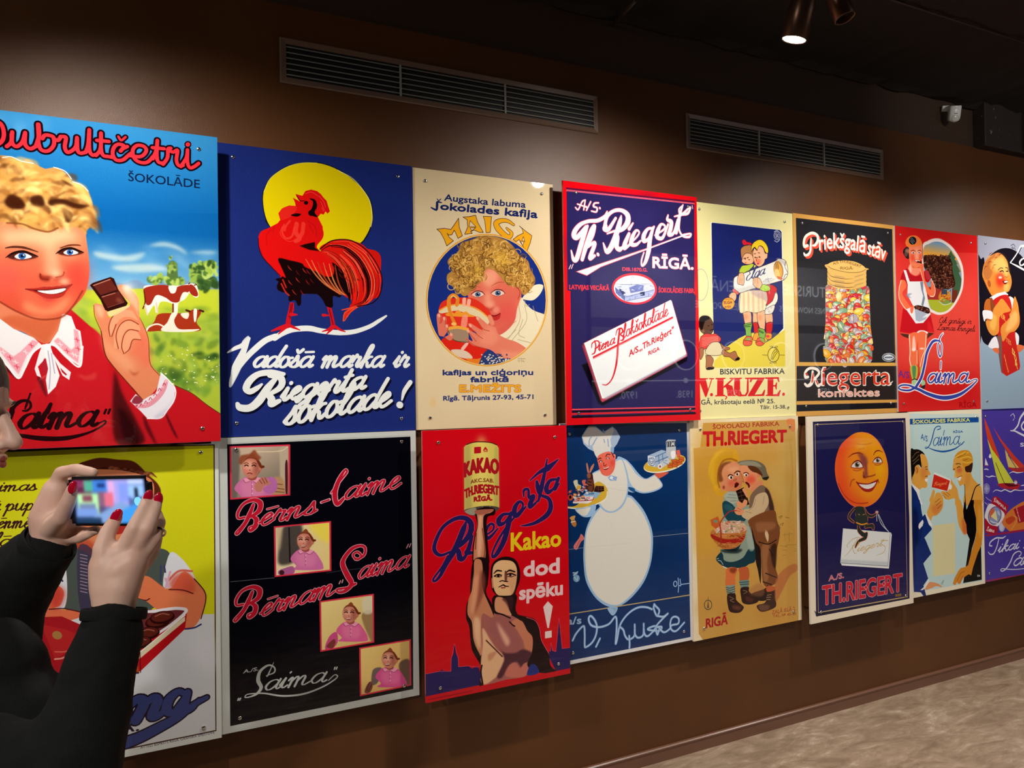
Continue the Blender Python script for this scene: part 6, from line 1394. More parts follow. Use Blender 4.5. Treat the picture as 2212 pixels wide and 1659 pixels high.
    poly('740 760 830 900 900 1000 970 1060 980 1120 920 1260 880 1320 740 1390 720 1150 740 950', 'e8b488', blur=2); poly('800 1060 860 1030 900 1030 850 1100 810 1130', 'c88864', .9, blur=3); poly('900 700 950 760 1040 900 1010 960 950 850', 'ecb094', .9, blur=5)
    poly('880 640 1000 640 1140 760 1190 900 1150 1000 1060 1040 960 1000 880 880 800 760', 'a05c58', .7, blur=4); poly('1060 700 1160 660 1270 820 1300 880 1290 1020 1220 1000 1190 900 1120 780', 'cc7c5c', blur=2); poly('900 700 950 760 1040 900 1010 960 950 850', 'ecb094', .9, blur=5)
    poly('900 930 970 1030 1100 1040 1190 1000 1290 1040 1270 1120 1180 1200 1120 1140 1030 1180 960 1310 900 1310 960 1180 980 1090', '4c2430', .95, blur=3); poly('1000 1300 1040 1180 1110 1150 1160 1210 1200 1160 1260 1150 1210 1300', 'c87060', blur=1)
    line('780 900 900 1020 960 1080', '5c2c28', 3); line('740 1390 720 1260 730 1180', K, 4)
    poly('1060 590 1170 620 1320 660 1370 760 1400 900 1480 1050 1500 1180 1560 1250 1370 1260 1240 1180 1290 1040 1300 870 1240 790 1180 680', K); line('1230 640 1330 680 1380 780 1400 900 1490 1060', OL, 1.4); poly('1270 1180 1330 1170 1370 1260 1240 1290', '24307c')
    # neck and head
    poly('870 400 1110 380 1110 560 1180 680 1060 620 880 600 850 520', K); poly('890 420 1000 440 1040 560 1060 620 960 600 880 560', 'd8946c'); poly('960 430 1080 410 1060 570 1000 480', '3c1c20', .8, blur=3); lines('890 590 960 610 1050 650; 1040 690 1080 730 1100 740', K, 3)
    poly('830 180 840 60 900 -10 1000 -40 1100 -10 1150 80 1160 200 1120 330 1080 400 920 400 850 340 830 240', K)
    poly('860 70 920 10 1000 0 1080 20 1120 90 1120 210 1100 320 1060 390 980 405 910 390 870 330 850 200', 'e8b884'); poly('990 130 1110 110 1115 230 1090 350 1060 385 1040 300 1000 230', 'd89c70', .8, blur=4)
    lines('866 150 900 118 950 122; 1000 140 1040 115 1100 130', K, [2, 4, 3]); lines('870 180 910 160 950 170; 1010 160 1060 150 1110 170', K, 3); lines('880 185 920 190 950 182; 1020 182 1060 188 1090 178', K, 1.6); ell(915, 175, 14, 13, K); ell(1050, 168, 14, 13, K)
    poly('990 120 1015 150 1010 230 985 220', '5c2c28', .8); line('930 240 960 230 990 238 1020 240', K, 2.4); line('920 302 970 278 990 290 1030 295', K, [2, 3.4, 2]); line('950 310 990 308', 'a03c34', 3); line('870 400 980 406 1080 400', K, 3)
    poly('838 200 856 230 860 310 845 300', 'c8805c')
    # town silhouettes
    poly('90 1278 255 1245 285 1225 300 1240 385 1245 390 1100 415 1040 420 960 425 930 432 970 440 1040 465 1100 470 1195 580 1185 620 1215 670 1190 695 1200 720 1300 700 1400 90 1530', BL, sm=0); line('90 1278 255 1245 385 1245 388 1100 425 935 465 1100 470 1195 580 1185 695 1200', OL, .9, sm=0)
    poly('1480 1030 1498 1020 1505 920 1520 1010 1560 1025 1575 900 1595 640 1610 800 1630 990 1720 980 1720 1210 1560 1240 1490 1100', BL, sm=0); line('1498 1020 1505 925 1520 1010 1560 1025 1595 650 1630 990 1720 980', OL, .9, sm=0)
    poly('92 1532 1720 1212 1725 1262 98 1602', 'c80c1c', sm=0); line('130 1565 630 1462', '5c1420', 1.6, .6, sm=0)
    # big words
    Z(900, 910, 5.353)
    text('Kakao', '1095 1500 1665 1438', (215, 190), 'e8c81c', bold=1.8)
    Z(900, 1210, 5.185)
    text('dod', '1205 182 1595 138', 168, 'ecc8c8', bold=2.2); text('spēku', '1155 440 1632 382', (150, 158), 'ecc8c8', bold=1.9)
    poly('1470 460 1525 515 1482 760 1465 760 1418 525', 'ecd4d0', sm=0); poly('1438 800 1512 788 1514 865 1438 878', 'ecd4d0', sm=0)
    noise(.012, 13)
    hang('q3', 'advertising_poster', 'red poster of a bare-chested man lifting a yellow cocoa tin', (.62, .05, .07), [(947, 956), (1198, 944), (950.5, 1486), (1206, 1434)])
art_q3()

# ---------------------------------------------------------------- stout pastry cook with two platters
def art_q4():
    start('q4', 'e0e0e2', 1200)
    Z(1215, 895, 5.927)
    NB = '0c3166'
    poly('-100 130 1590 112 1615 1659 1640 2850 -100 3190', NB, sm=0)
    blobs(900, 900, 900, 900, 20, ['0e356c', '0a2c5c'], 260, 5, .4, 30)
    LB = '9cc0e4'; CR = 'e4e0d6'
    # far arm, tray
    poly('700 560 800 570 880 640 960 740 1020 800 1080 820 1180 770 1210 790 1285 910 1200 980 1060 1012 960 995 860 930 800 860', LB); poly('700 580 800 590 870 660 940 760 1010 815 1080 832 1170 790 1200 800 1270 905 1190 965 1060 995 970 975 880 910 780 860', CR)
    poly('1180 760 1350 740 1330 770 1240 820 1210 800', 'd8604c'); ell(1308, 630, 275, 108, 'f0ecd8', rot=-13); ell(1308, 622, 270, 98, 'd8b038', rot=-13)
    poly('1090 530 1270 455 1330 470 1380 560 1190 680 1095 650', 'a0b8d4', sm=0); poly('1095 535 1185 545 1185 670 1095 648', 'e0e4ea', sm=0); lines('1110 560 1170 565 1170 650 1110 635 1110 560; 1190 545 1330 480; 1190 610 1360 540; 1230 520 1240 650; 1280 500 1290 620', '4c6c9c', 2); ell(1140, 600, 22, 30, '6c88b0', w=1.6)
    lines('1115 600 1165 604; 1118 620 1165 626', '34548c', 1.2)
    poly('1325 345 1350 322 1450 325 1455 560 1400 590 1330 520', 'b8c0c8', sm=0); rect4('1330 350 1452 340 1452 410 1335 420', '3c4048'); lines('1345 360 1345 410; 1370 356 1372 408; 1395 352 1397 408; 1430 350 1430 404', 'd0d4d8', 1.6); text('A', '1395 402 1432 398', 44, 'e8eaec', bold=.4); poly('1390 480 1440 470 1445 540 1415 570 1395 550', 'f0eef0')
    poly('1455 460 1500 455 1515 520 1470 560', 'd86050', sm=0); 
    for x, y, r in ((1400, 640, 10), (1450, 620, -20), (1480, 600, 15), (1520, 590, -10), (1380, 665, 5), (1440, 655, 20), (1500, 630, -15), (1430, 595, 0), (1520, 560, 20)):
        c_, s_ = math.cos(math.radians(r)), math.sin(math.radians(r)); q = [(x+a*c_-b*s_, y+a*s_+b*c_) for a, b in ((-34, -14), (30, -18), (36, 14), (-28, 20))]; poly(q, 'd4642c', sm=0); line(q+q[:1], '7c2c1c', 1, sm=0)
    poly('1225 650 1340 565 1375 590 1370 620 1260 695 1230 690', 'c4ccd8'); ell(1250, 668, 28, 32, 'e8ecf0'); ell(1250, 668, 13, 16, 'a84c50'); lines('1290 610 1350 640; 1310 600 1340 590', '5c7ca8', 1.4)
    # body
    poly('480 1180 380 1290 300 1480 270 1700 270 1900 300 2130 400 2320 520 2430 640 2470 760 2440 900 2330 1040 2150 1120 1950 1155 1740 1150 1500 1060 1260 940 1100 840 1030 600 1030', LB)
    poly('490 1190 400 1310 315 1490 290 1700 292 1900 325 2110 420 2300 540 2400 650 2440 750 2420 890 2300 1020 2130 1100 1940 1130 1740 1125 1510 1040 1290 930 1130 840 1060 600 1060', CR)
    poly('380 760 480 700 690 570 760 560 820 700 850 860 835 1020 800 1130 740 1210 640 1260 540 1240 460 1150 400 1000 370 860', LB); poly('385 770 480 720 690 600 760 590 800 700 832 860 820 1010 780 1120 720 1195 640 1240 550 1220 475 1130 410 990 385 860', CR)
    poly('830 740 860 860 920 960 920 1000 840 980 850 880', LB); poly('850 930 920 950 925 1000 850 960', '24548c'); lines('490 930 830 985', 'c8c0b8', 1, .6)
    poly('610 780 700 800 690 850 610 850 580 810', '8cb0dc', sm=0); poly('620 790 650 800 640 830 680 850 650 840 600 820', 'f0f0f0', sm=0)
    # chef hat and head
    poly('245 280 330 150 420 150 520 230 640 155 690 200 740 290 700 380 650 440 640 480 440 560 410 480 330 440 270 380', 'a4b8d4', sm=0); poly('255 285 335 160 420 165 520 240 640 170 660 210 610 330 640 460 560 480 440 540 405 470 390 380 340 410 280 360', 'd8d8d4', sm=0)
    poly('400 470 390 380 450 320 520 310 610 320 620 460 640 480 560 470 480 500 440 550', 'dcdad4'); lines('340 410 345 330 370 290; 440 300 410 350 390 390; 520 200 540 235 500 220; 530 320 540 360; 580 320 590 410', '88a4cc', 3); poly('620 420 660 430 650 500 620 480', '8cacd4')
    SKN = 'ec6c58'
    poly('445 580 460 530 530 490 610 480 650 520 680 540 675 600 665 700 620 770 560 790 500 760 470 680 455 620', SKN); ell(640, 620, 34, 38, 'd83c38', .7, blur=7); ell(490, 680, 26, 34, 'dc4438', .6, blur=6)
    lines('455 580 480 560 495 565; 555 540 575 510 610 515; 470 610 490 590 510 605; 560 570 580 550 600 565', '4c1418', 2.2); ell(492, 605, 12, 10, 'f4ece8'); ell(580, 562, 13, 10, 'f4ece8'); ell(494, 606, 5, 6, '2c1018'); ell(582, 563, 5, 6, '2c1018'); line('530 620 530 655 550 660 560 640', '8c1c20', 2); poly('515 690 560 690 605 660 580 700 540 710', '7c1418'); line('525 692 560 690 595 672', 'f0e8e4', 1.8); poly('650 510 680 520 675 560 655 550', 'f08c78'); line('630 490 650 530 660 550', '6c1820', 3)
    # near tray
    poly('420 880 520 890 575 960 580 1030 520 1100 400 1160 240 1200 70 1200 62 1180 200 1150', 'd8b038'); line('575 990 560 1070 480 1130 350 1180 200 1205 65 1195', 'f4f0e0', 3); poly('340 1060 520 985 540 1000 440 1080', 'd8b038')
    poly('160 1210 300 1190 420 1150 420 1240 380 1300 310 1318 240 1300', LB); poly('180 1225 280 1205 360 1190 330 1260 290 1300 230 1280', CR)
    poly('130 1130 180 1060 410 1035 370 1120 330 1140 140 1140', 'ece4e4', sm=0); line('140 1110 370 1098 400 1060', 'c84c50', 2.2); poly('300 995 500 990 440 1070 410 1080 400 1050 250 1050', '8cb4d8', sm=0); script('Kuze', '215 1085 350 1080', 22, 'd08888', 1.4); script('Kuze', '300 1028 400 1024', 20, '4c6c94', 1.4)
    poly('320 760 380 760 395 830 410 940 390 990 360 990 300 960 330 880', '44201c'); poly('305 640 320 630 340 740 320 740', 'c87c5c'); poly('405 630 395 680 360 745 345 740 365 670', 'c87c5c'); ell(338, 785, 26, 34, '8c5440'); poly('320 840 390 850 380 980 330 960', '7c4430', .8, blur=2); lines('330 860 370 870; 325 900 375 910', '2c100c', 2)
    poly('400 990 425 915 530 920 535 980 480 1000', '2c1412', sm=0); lines('430 930 530 935; 430 955 530 960; 460 920 460 990; 495 920 495 990', '6c4434', 1.2)
    rg = random.Random(9)
    for i in range(42):
        x, y = rg.uniform(70, 320), rg.uniform(880, 1100); 
        if y < 1010-(x-60)*.6: continue
        ell(x, y, rg.uniform(16, 30), rg.uniform(10, 18), ['d85040', 'e89440', '88a8c8', 'd8d0c8', 'b83c34', '3c2020'][i % 6], rot=rg.uniform(0, 180)); line([(x-12, y-6), (x+8, y+5)], 'f4e8dc', 1.2, .8)
    ell(100, 1065, 34, 40, 'c84838'); ell(100, 1060, 16, 22, '1c0c0c'); poly('140 860 190 840 200 890 240 930 180 950', 'd8d4b8'); ell(210, 935, 30, 24, 'e0b040'); poly('250 850 300 840 290 880 320 900 270 910', 'd86858')
    # falling sweets
    poly('90 1330 120 1305 165 1300 155 1350 180 1400 160 1440 120 1410 110 1350', 'd8a058'); poly('120 1360 160 1355 180 1400 160 1442 125 1410', 'c07c34'); line('110 1380 165 1370', 'f4ecd8', 2)
    Z(1215, 1170, 5.927)
    poly('215 -50 240 -100 280 -40 240 0 210 60 180 105 145 80 150 40', 'e07c78'); line('225 -20 170 90', 'b04444', 1.4)
    ell(180, 470, 42, 48, '7ca8cc'); line('135 400 190 400 140 430 195 385', 'a8c8e0', 3); lines('150 450 190 500; 200 440 190 490', 'd8e8f4', 1.4)
    poly('580 845 700 840 690 900 650 945 610 920', LB); poly('630 850 690 850 670 890 650 930 660 880', '0c3166'); 
    # crease, line and lettering
    line('80 100 270 78', 'c0c8d4', 1, .8); line('1160 -65 1620 -110', 'b8bcc4', 1.2, .8); line('280 75 880 15', 'd0c8c0', .8, .6)
    line('-60 952 100 925 1635 682', 'c8ac74', 2.6, sm=0); poly('580 845 700 835 690 900 650 945 610 920', LB, .9)
    text('a/s', '60 1062 240 1048', 96, LB, bold=.8)
    def neon(p): line(p, '7ca8dc', 6.2); line(p, 'c4d8f0', 2.4)
    for p in ('130 1265 180 1170 270 1080 285 1180 285 1320 300 1350 380 1290 430 1190 440 1080 410 1000 360 950 335 990 360 1060 420 1090 500 1090 600 1050 680 960 695 1080 680 1300 700 1250 730 1090 790 980 880 890 980 840 1080 840 1145 865', '480 1240 430 1345',
              '735 1090 780 1130 800 1200 840 1250 900 1230 925 1180 925 1060', '925 1120 930 1190 970 1230 1030 1200 1040 1110 1040 1050', '1040 1110 1050 1180 1090 1210 1160 1150 1200 1100 1270 1090 1240 1140 1110 1130 1100 1110 1180 1080 1240 1100',
              '1175 800 1170 860 1210 950 1240 880 1190 820 1175 800', '1210 950 1290 960 1350 920 1270 1000 1200 1090 1215 1190 1240 1120', '1240 1110 1300 1160 1370 1120 1400 1070 1480 1050 1490 990 1450 960 1400 980 1380 1060 1400 1130 1460 1140 1560 1035', '855 1205 860 1300 858 1360'):
        neon(p)
    ell(1445, 540, 22, 34, LB, w=2.6); lines('1480 465 1488 560 1482 648; 1505 478 1515 560 1490 560; 1515 548 1632 532', LB, 2.4)
    noise(.014, 14)
    hang('q4', 'advertising_poster', 'blue poster of a stout white-clad cook carrying two platters', (.85, .85, .84), [(1230, 937), (1467, 929), (1237.5, 1410), (1477, 1364)])
art_q4()

# ---------------------------------------------------------------- two children sharing a dark bar, ochre
def art_q5():
    start('q5', 'ecdcb8', 1250)
    Z(1485, 890, 6.508)
    OC = 'cc9a48'
    poly('220 155 1510 105 1530 700 1540 1480 1560 2880 1560 3060 250 3250 160 3120 85 510 180 495', OC, sm=0)
    blobs(300, 1100, 230, 900, 20, ['d8a030', 'cc9434'], 180, 3, .4, 30); blobs(1350, 900, 200, 800, 20, ['d4b068', 'c8a050'], 160, 4, .4, 26); blobs(700, 2900, 600, 250, 16, ['c48c38', 'cca04c'], 180, 5, .4, 26)
    poly('1390 115 1500 105 1510 250 1460 270', 'e07848', .7); line('1440 400 1480 900 1420 1400', 'a88c38', 6, .35, blur=5)
    lines('1280 1480 1330 1460 1300 1500; 1380 1480 1430 1490; 1300 1590 1350 1560 1330 1600', '6c5c28', 2, .7)
    text('ŠOKOLADU FABRIKA', '360 240 900 210 1290 192', 62, 'a83424', bold=.4); text('TH.RIEGERT', '225 478 1390 415', (205, 165), 'c01418', bold=2.4)
    # boy's cap, girl's hat
    poly('470 1140 560 1120 520 1190 420 1170 370 1110 340 1010 300 880 310 740 360 610 440 530 540 500 640 520 700 560 720 690 620 690 500 700 440 800 420 950 450 1060', 'd8a024'); poly('300 860 320 720 400 580 540 520 420 640 380 760 380 950 430 1090 360 1040', 'e8b834', .6, blur=6)
    for k in range(6): line([(350+k*12, 1070-k*10), (320+k*20, 900), (350+k*22, 740-k*4), (470+k*14, 590+k*14), (640, 560+k*16)], 'a87418', 1, .45)
    line('700 690 600 660 500 690 440 800 425 950 450 1060', 'a05c20', 5, .8, blur=1)
    poly('690 740 720 700 800 680 900 675 1010 700 1090 760 1120 860 1150 920 1110 955 1060 950 1020 870 950 800 850 760 760 750', '6c6450'); poly('700 735 800 690 960 700 1040 770 900 760 780 745', '9c9880', .8, blur=2); poly('1050 930 1140 910 1110 960', '2c2018')
    SK = 'e09468'
    # left child
    poly('440 900 450 780 520 720 640 700 730 740 770 850 775 950 760 1040 720 1090 640 1130 560 1110 480 1090 470 1000', SK, grad=('500 800 760 1050', 'cc7850')); poly('445 980 430 880 450 770 520 710 620 700 520 760 480 860 500 960', '7c4420', .9, blur=3)
    ell(620, 1000, 50, 42, 'dc5040', .75, blur=9); ell(505, 1060, 38, 44, 'dc8460'); ell(510, 1060, 18, 26, '9c4c30'); poly('560 800 700 760 740 800 640 860', 'ecac80', .8, blur=8)
    poly('575 920 600 895 635 890 640 930 600 950', 'e8d8cc'); ell(615, 922, 14, 20, '1c100c'); poly('670 880 700 855 730 860 715 895 680 895', 'e8d8cc'); ell(700, 876, 13, 16, '1c100c'); lines('570 900 600 880 640 895; 660 860 700 830 740 840', '3c1c10', 3); poly('640 960 690 930 690 960 660 975', 'b05c40', .8); poly('660 1050 670 1000 700 985 725 1010 700 1050 670 1065', '4c100c'); line('660 1010 690 985 720 1000', 'c85040', 2)
    # right child
    poly('740 800 770 750 850 760 950 820 1010 860 1020 900 980 990 950 1060 880 1100 840 1060 860 1020 810 990 790 950 790 890 750 850', SK); ell(890, 950, 70, 60, 'e04030', .75, blur=10); poly('980 870 1020 860 1015 910 985 915', 'd88460'); poly('850 760 960 770 1040 850 1050 900 980 860 900 830', '5c3018')
    poly('790 880 830 860 850 890 820 905', 'e8d8cc'); ell(826, 888, 12, 14, '1c100c'); line('790 860 830 850 860 870', '3c1c10', 2.4); poly('820 980 860 1000 880 1040 860 1070 845 1030 815 1000', '5c1410'); line('740 850 790 960 775 975 800 990', 'a85c3c', 2)
    poly('900 1060 1020 960 1060 1000 1040 1060 920 1120', 'd88860')
    # left child's clothes
    poly('560 1130 700 1140 860 1330 880 1450 850 1600 900 1900 940 2050 600 2100 500 1700 500 1300', '8ca090'); poly('570 1125 690 1140 700 1260 600 1290 540 1230 510 1180', 'a8b0a0'); lines('580 1160 680 1170; 560 1200 690 1210; 600 1250 690 1250', '7c8c80', 2)
    poly('490 1290 540 1250 620 1290 680 1350 800 1420 830 1480 780 1560 680 1580 580 1540 510 1440', '1c4450'); poly('520 1300 600 1310 660 1380 600 1400 530 1360', '2c5c68', .8, blur=4)
    # bar
    poly('680 1110 790 1060 830 1120 850 1230 870 1300 800 1320 730 1280 710 1200', '1c100c', sm=0); lines('700 1140 800 1110; 710 1190 830 1160; 725 1240 845 1215', '4c3828', 2); lines('745 1100 780 1290', '4c3828', 1.4)
    poly('770 1090 800 1070 830 1110 850 1190 830 1200 790 1130', SK); poly('690 1280 720 1250 770 1280 800 1230 840 1250 830 1310 780 1350 720 1350', SK)
    # right child: shirt, vest, trousers
    poly('900 1150 1010 1040 1080 1040 1150 1120 1190 1250 1220 1380 1240 1520 1290 1660 900 1700 870 1480 870 1260', '7c6450'); poly('1090 1080 1150 1120 1220 1360 1170 1450 1140 1300', '3c2820', .9, blur=3)
    poly('960 1180 1080 1130 1130 1180 1140 1290 1080 1400 1000 1520 900 1530 790 1490 760 1440 800 1370 900 1340', 'ccb088'); lines('960 1220 930 1320 870 1380; 1080 1180 1060 1300; 820 1400 900 1420', '9c8058', 2, .7)
    poly('660 1370 700 1330 780 1370 790 1410 750 1450 690 1440 660 1400', SK); lines('680 1380 740 1400; 700 1350 760 1380', 'a05838', 1.4)
    Z(1485, 1140, 6.508)
    poly('870 -120 1200 -250 1260 -100 1300 50 1280 200 1240 380 1240 560 1275 710 1230 790 1140 830 1080 810 1050 700 1040 500 1030 330 960 200 900 20', '7c4828'); poly('900 0 960 200 1030 330 1030 780 990 600 960 470 930 250', '201410'); poly('1050 250 1150 240 1120 500 1140 700 1080 760 1050 500', 'a06840', .9, blur=4); poly('1170 280 1250 240 1240 560 1190 500', '2c1810', .8, blur=3); lines('1000 200 1140 230 1250 170; 1150 300 1200 400; 1100 640 1250 700; 1060 760 1180 800', '2c1810', 3); poly('1100 20 1140 100 1130 200 1090 100', 'd8b890'); poly('960 -60 1100 -80 1240 -60 1200 20 1000 60', '9c6440', .8, blur=4)
    # skirt and apron
    poly('400 440 480 330 520 300 800 150 900 200 950 300 950 470 870 510 780 560 620 570 500 540', '143844'); poly('470 300 700 320 830 0 880 10 940 290 860 300 780 420 640 480 520 460 500 380', '8c9c8c'); poly('820 0 880 10 940 290 860 300', 'a4b0a4', .8, blur=3); poly('480 310 760 300 700 360 520 350', '101c1c', .8, blur=3)
    lines('500 545 560 570 620 560 700 575 790 560', 'e8e0d0', 2.5); lines('410 440 440 430; 430 460 470 470 500 520', 'c0d0d0', 1.6)
    # basket
    poly('325 60 420 20 800 20 820 80 790 180 700 270 600 300 480 290 390 210 340 130', 'c07438'); poly('335 90 480 150 640 160 800 110 760 200 640 220 480 215 350 150', 'a42018', blur=1)
    rg = random.Random(6)
    for i in range(60): x, y = rg.uniform(350, 800), rg.uniform(40, 290); line([(x-24, y+6), (x, y-6), (x+26, y+6)], ['8c4818', 'e0a060', '6c3010'][i % 3], 1.4, .7) if abs(x-570) < 260-(y-40)*.6 else None
    poly('380 30 460 -60 640 -100 800 -60 820 40 620 80 440 70', 'd4a484')
    for i in range(40): x, y = rg.uniform(400, 800), rg.uniform(-90, 60); ell(x, y, 26, 11, ['e4a8a0', 'd8d0b0', 'c86c60', 'ecd8d0', '8c9080', 'a8b870'][i % 6], rot=rg.uniform(0, 180)); line([(x-15, y), (x+15, y+4)], '7c4c3c', 1, .7)
    poly('320 -110 430 -160 470 -40 400 20 340 -30', 'c85c28', sm=0); ell(395, -90, 34, 22, '7c8c70', rot=20); line('470 220 470 60 460 -60 520 -160 600 -230 690 -240', 'a83028', [4, 5, 4, 3.5, 3, 2.5])
    # legs and boots
    poly('555 570 700 570 670 700 665 820 540 820 540 680', 'd8703c'); poly('720 570 850 560 860 720 740 750 730 640', 'c05c30'); poly('600 570 690 570 660 640 600 620', '7c3018', .8, blur=3)
    poly('535 815 665 800 670 940 560 945', '88988c', sm=0); poly('725 745 865 730 860 830 750 850', '6c8c88', sm=0); lines('540 840 600 850 665 830; 545 870 600 880 668 860; 550 900 610 910 670 890; 560 930 610 935 668 920; 730 770 865 760; 740 800 865 790', '2c3c3c', 2)
    BR = '2c1410'
    poly('560 945 670 930 690 1020 780 1100 790 1130 740 1190 640 1195 580 1150', BR); poly('750 850 860 835 870 900 990 1000 980 1050 880 1080 780 1060 755 980', BR); poly('640 1090 760 1110 720 1160 640 1140', '6c3c2c', .8, blur=4); poly('820 960 930 1000 900 1050 820 1020', '54281c', .8, blur=4); lines('590 970 650 1000 600 1020 660 1050; 780 880 840 900 790 930', '8c6c54', 1.6)
    poly('1080 860 1130 810 1120 1000 1030 1030 950 1000 900 930', '241410'); poly('1120 860 1225 840 1240 1000 1240 1110 1120 1170 1030 1180 975 1120 990 1085 1080 1060 1110 1000', '3c2418'); poly('1115 825 1225 830 1220 880 1120 900', 'c05c34'); poly('1000 1095 1080 1080 1160 1100 1120 1160 1030 1165', '7c5440', .7, blur=3); lines('1120 950 1180 940; 1110 980 1170 975; 1110 1010 1165 1010', 'a8886c', 1.6)
    poly('1230 790 1300 640 1420 540 1530 510 1540 600 1440 680 1350 850 1240 1040', 'b8683c', .75, blur=2); poly('870 870 1000 780 1080 830 1060 960 900 950', 'a86c44', .5, blur=5)
    lines('1300 250 1400 270 1380 250 1530 235; 1340 310 1400 320; 1520 290 1525 330 1490 325; 1340 390 1380 385; 1340 100 1480 80; 1370 60 1370 190; 1430 60 1430 200', '8c7038', 1.6, .6)
    ell(290, 1085, 52, 66, '4c4838', w=2.4); poly('290 1010 305 1130 275 1130', '5c5440', sm=0); line('290 970 290 1040', '5c5440', 1.2)
    text('RIGĀ', '262 1408 562 1352', 128, 'a81420', bold=1.3); text('ZAĻĀ IELĀ 2.', '1190 1216 1520 1160', 54, 'a84c2c', bold=.2); text('TAL. № 45-10', '1200 1262 1525 1225', 36, 'a84c2c', bold=.2)
    noise(.022, 15)
    hang('q5', 'advertising_poster', 'ochre poster of two children in hats sharing a dark bar, basket between them', (.88, .82, .7), [(1512.5, 927), (1706, 921), (1521, 1357), (1714, 1321)])
art_q5()

# ---------------------------------------------------------------- orange moon face riding a white box
def art_q6():
    start('q6', 'ecdfc8', 1300)
    Z(1730, 885, 6.912)
    NV = '1e1c50'
    poly('178 180 1560 125 1620 1620 1622 2820 228 3090', NV, sm=0)
    GD = 'c8a878'
    line('210 222 1540 170 1590 2800 262 3035 210 222', GD, 1.8, sm=0); line('190 190 1550 138', '100c28', 2, sm=0)
    poly('200 3000 262 3035 1590 2800 1622 2820 228 3090', '0c0a20', .6, sm=0); line('262 3028 1590 2790', 'd8c07c', 1.8, sm=0)
    # head
    poly('905 335 1010 355 1110 420 1200 540 1270 700 1302 880 1290 1060 1220 1240 1120 1370 1000 1440 880 1455 770 1430 660 1330 580 1200 525 1040 508 860 530 700 590 540 690 430 800 355', 'f08c20')
    clip_to('905 335 1010 355 1110 420 1200 540 1270 700 1302 880 1290 1060 1220 1240 1120 1370 1000 1440 880 1455 770 1430 660 1330 580 1200 525 1040 508 860 530 700 590 540 690 430 800 355')
    poly('480 300 760 300 720 560 640 760 700 1000 720 1200 860 1330 1050 1400 1000 1500 600 1500 480 1000', 'ee4a28', .95, blur=34); poly('900 350 1100 400 1260 700 1270 1000 1160 1250 1120 1000 1080 700 940 500', 'f4ac14', .8, blur=34); ell(900, 540, 80, 40, 'f8b850', .8, blur=12)
    ell(1170, 900, 70, 90, 'f8b818', .6, blur=16); ell(850, 950, 100, 60, 'f49828', .7, blur=14); poly('900 1150 1150 1150 1100 1300 950 1320', 'f49824', .7, blur=12)
    line('830 510 940 520 1060 500', 'c87018', 3, .6, blur=2); line('860 590 950 580', 'c87018', 3, .5, blur=2); line('560 1100 640 1260 760 1370 880 1400 1000 1390', 'b03018', 4, .7, blur=2); line('530 1050 560 1200 650 1340', 'c84830', 4, .6, blur=2)
    poly('840 650 920 660 990 740 1000 900 1000 1000 930 1000 950 900 900 800 880 720', '74304c', .75, blur=7); poly('1000 800 1060 860 1110 960 1060 1000 1010 980', 'f49820', .9, blur=5); line('935 930 935 990 950 1015 1000 1000 1060 990 1110 970', '8c2c24', 4, .8, blur=1.5); ell(945, 1000, 18, 14, '5c1820', .8, blur=3)
    CV.clip = None
    line('905 335 1010 355 1110 420 1200 540 1270 700 1302 880 1290 1060 1220 1240 1120 1370 1000 1440 880 1455 770 1430 660 1330 580 1200 525 1040', 'f47058', 1.5)
    for x, y, s in ((840, 820, 1), (1148, 757, .78)):
        poly([(x-95*s, y+35*s), (x-50*s, y-30*s), (x+10*s, y-62*s), (x+60*s, y-40*s), (x+95*s, y+45*s), (x+20*s, y+62*s), (x-50*s, y+55*s)], '9c3434', .8, blur=3)
        poly([(x-85*s, y+30*s), (x-40*s, y-25*s), (x+10*s, y-48*s), (x+55*s, y-20*s), (x+85*s, y+30*s), (x+10*s, y+45*s)], 'ece4e4'); ell(x, y, 36*s, 42*s, '7c6c50'); ell(x, y, 20*s, 24*s, '1c1814'); ell(x+14*s, y-14*s, 8*s, 9*s, 'f8f8f8')
        line([(x-95*s, y+35*s), (x-50*s, y-35*s), (x+10*s, y-60*s), (x+60*s, y-30*s), (x+92*s, y+40*s)], '6c1c20', [1.5, 3, 3.5, 3, 1.5]); line([(x-60*s, y+80*s), (x, y+92*s), (x+60*s, y+75*s)], 'b04030', 3, .7, blur=1)
    line('705 715 780 660 870 645 930 670', '8c2c20', [1.5, 4, 4, 2]); line('1085 680 1110 630 1160 610 1225 635', '8c3018', [2, 4, 4, 1.5])
    poly('830 1085 880 1090 1000 1100 1080 1070 1155 1045 1110 1150 1060 1215 1000 1230 930 1210 870 1150', 'a82820'); poly('870 1105 1000 1110 1120 1075 1090 1140 1040 1175 980 1182 920 1160', 'f0ece8'); line('870 1105 1000 1112 1125 1072', '7c1c18', 2.4); 
    for x in range(900, 1110, 28): line([(x, 1112-(x-900)*.1), (x+3, 1165-(x-900)*.12)], 'b8b0b4', .9)
    line('830 1080 850 1100', '7c1c18', 4); line('1150 1040 1165 1090', '7c2418', 3)
    line('735 1140 760 1060 800 1040', 'a83020', 4, .7, blur=1.5)
    # little body
    for c, e in (('e07c5c', 3), ('2c3430', 0)):
        for p, w_ in (('800 1470 730 1560 720 1620 790 1680', [6, 8, 8, 5]), ('940 1470 990 1560 1060 1590 1140 1545', [8, 9, 8, 5])): line(p, c, [t+e for t in w_])
        poly('815 1455 940 1455 965 1530 980 1600 1000 1720 830 1720 820 1580', c) if not e else line('815 1455 820 1600 835 1720', c, 2); line('860 1560 900 1580 950 1560', 'e09c5c', 2)
    line('940 1455 965 1530 1000 1700', 'e07c5c', 1.4); ell(1135, 1530, 24, 22, 'd8a090')
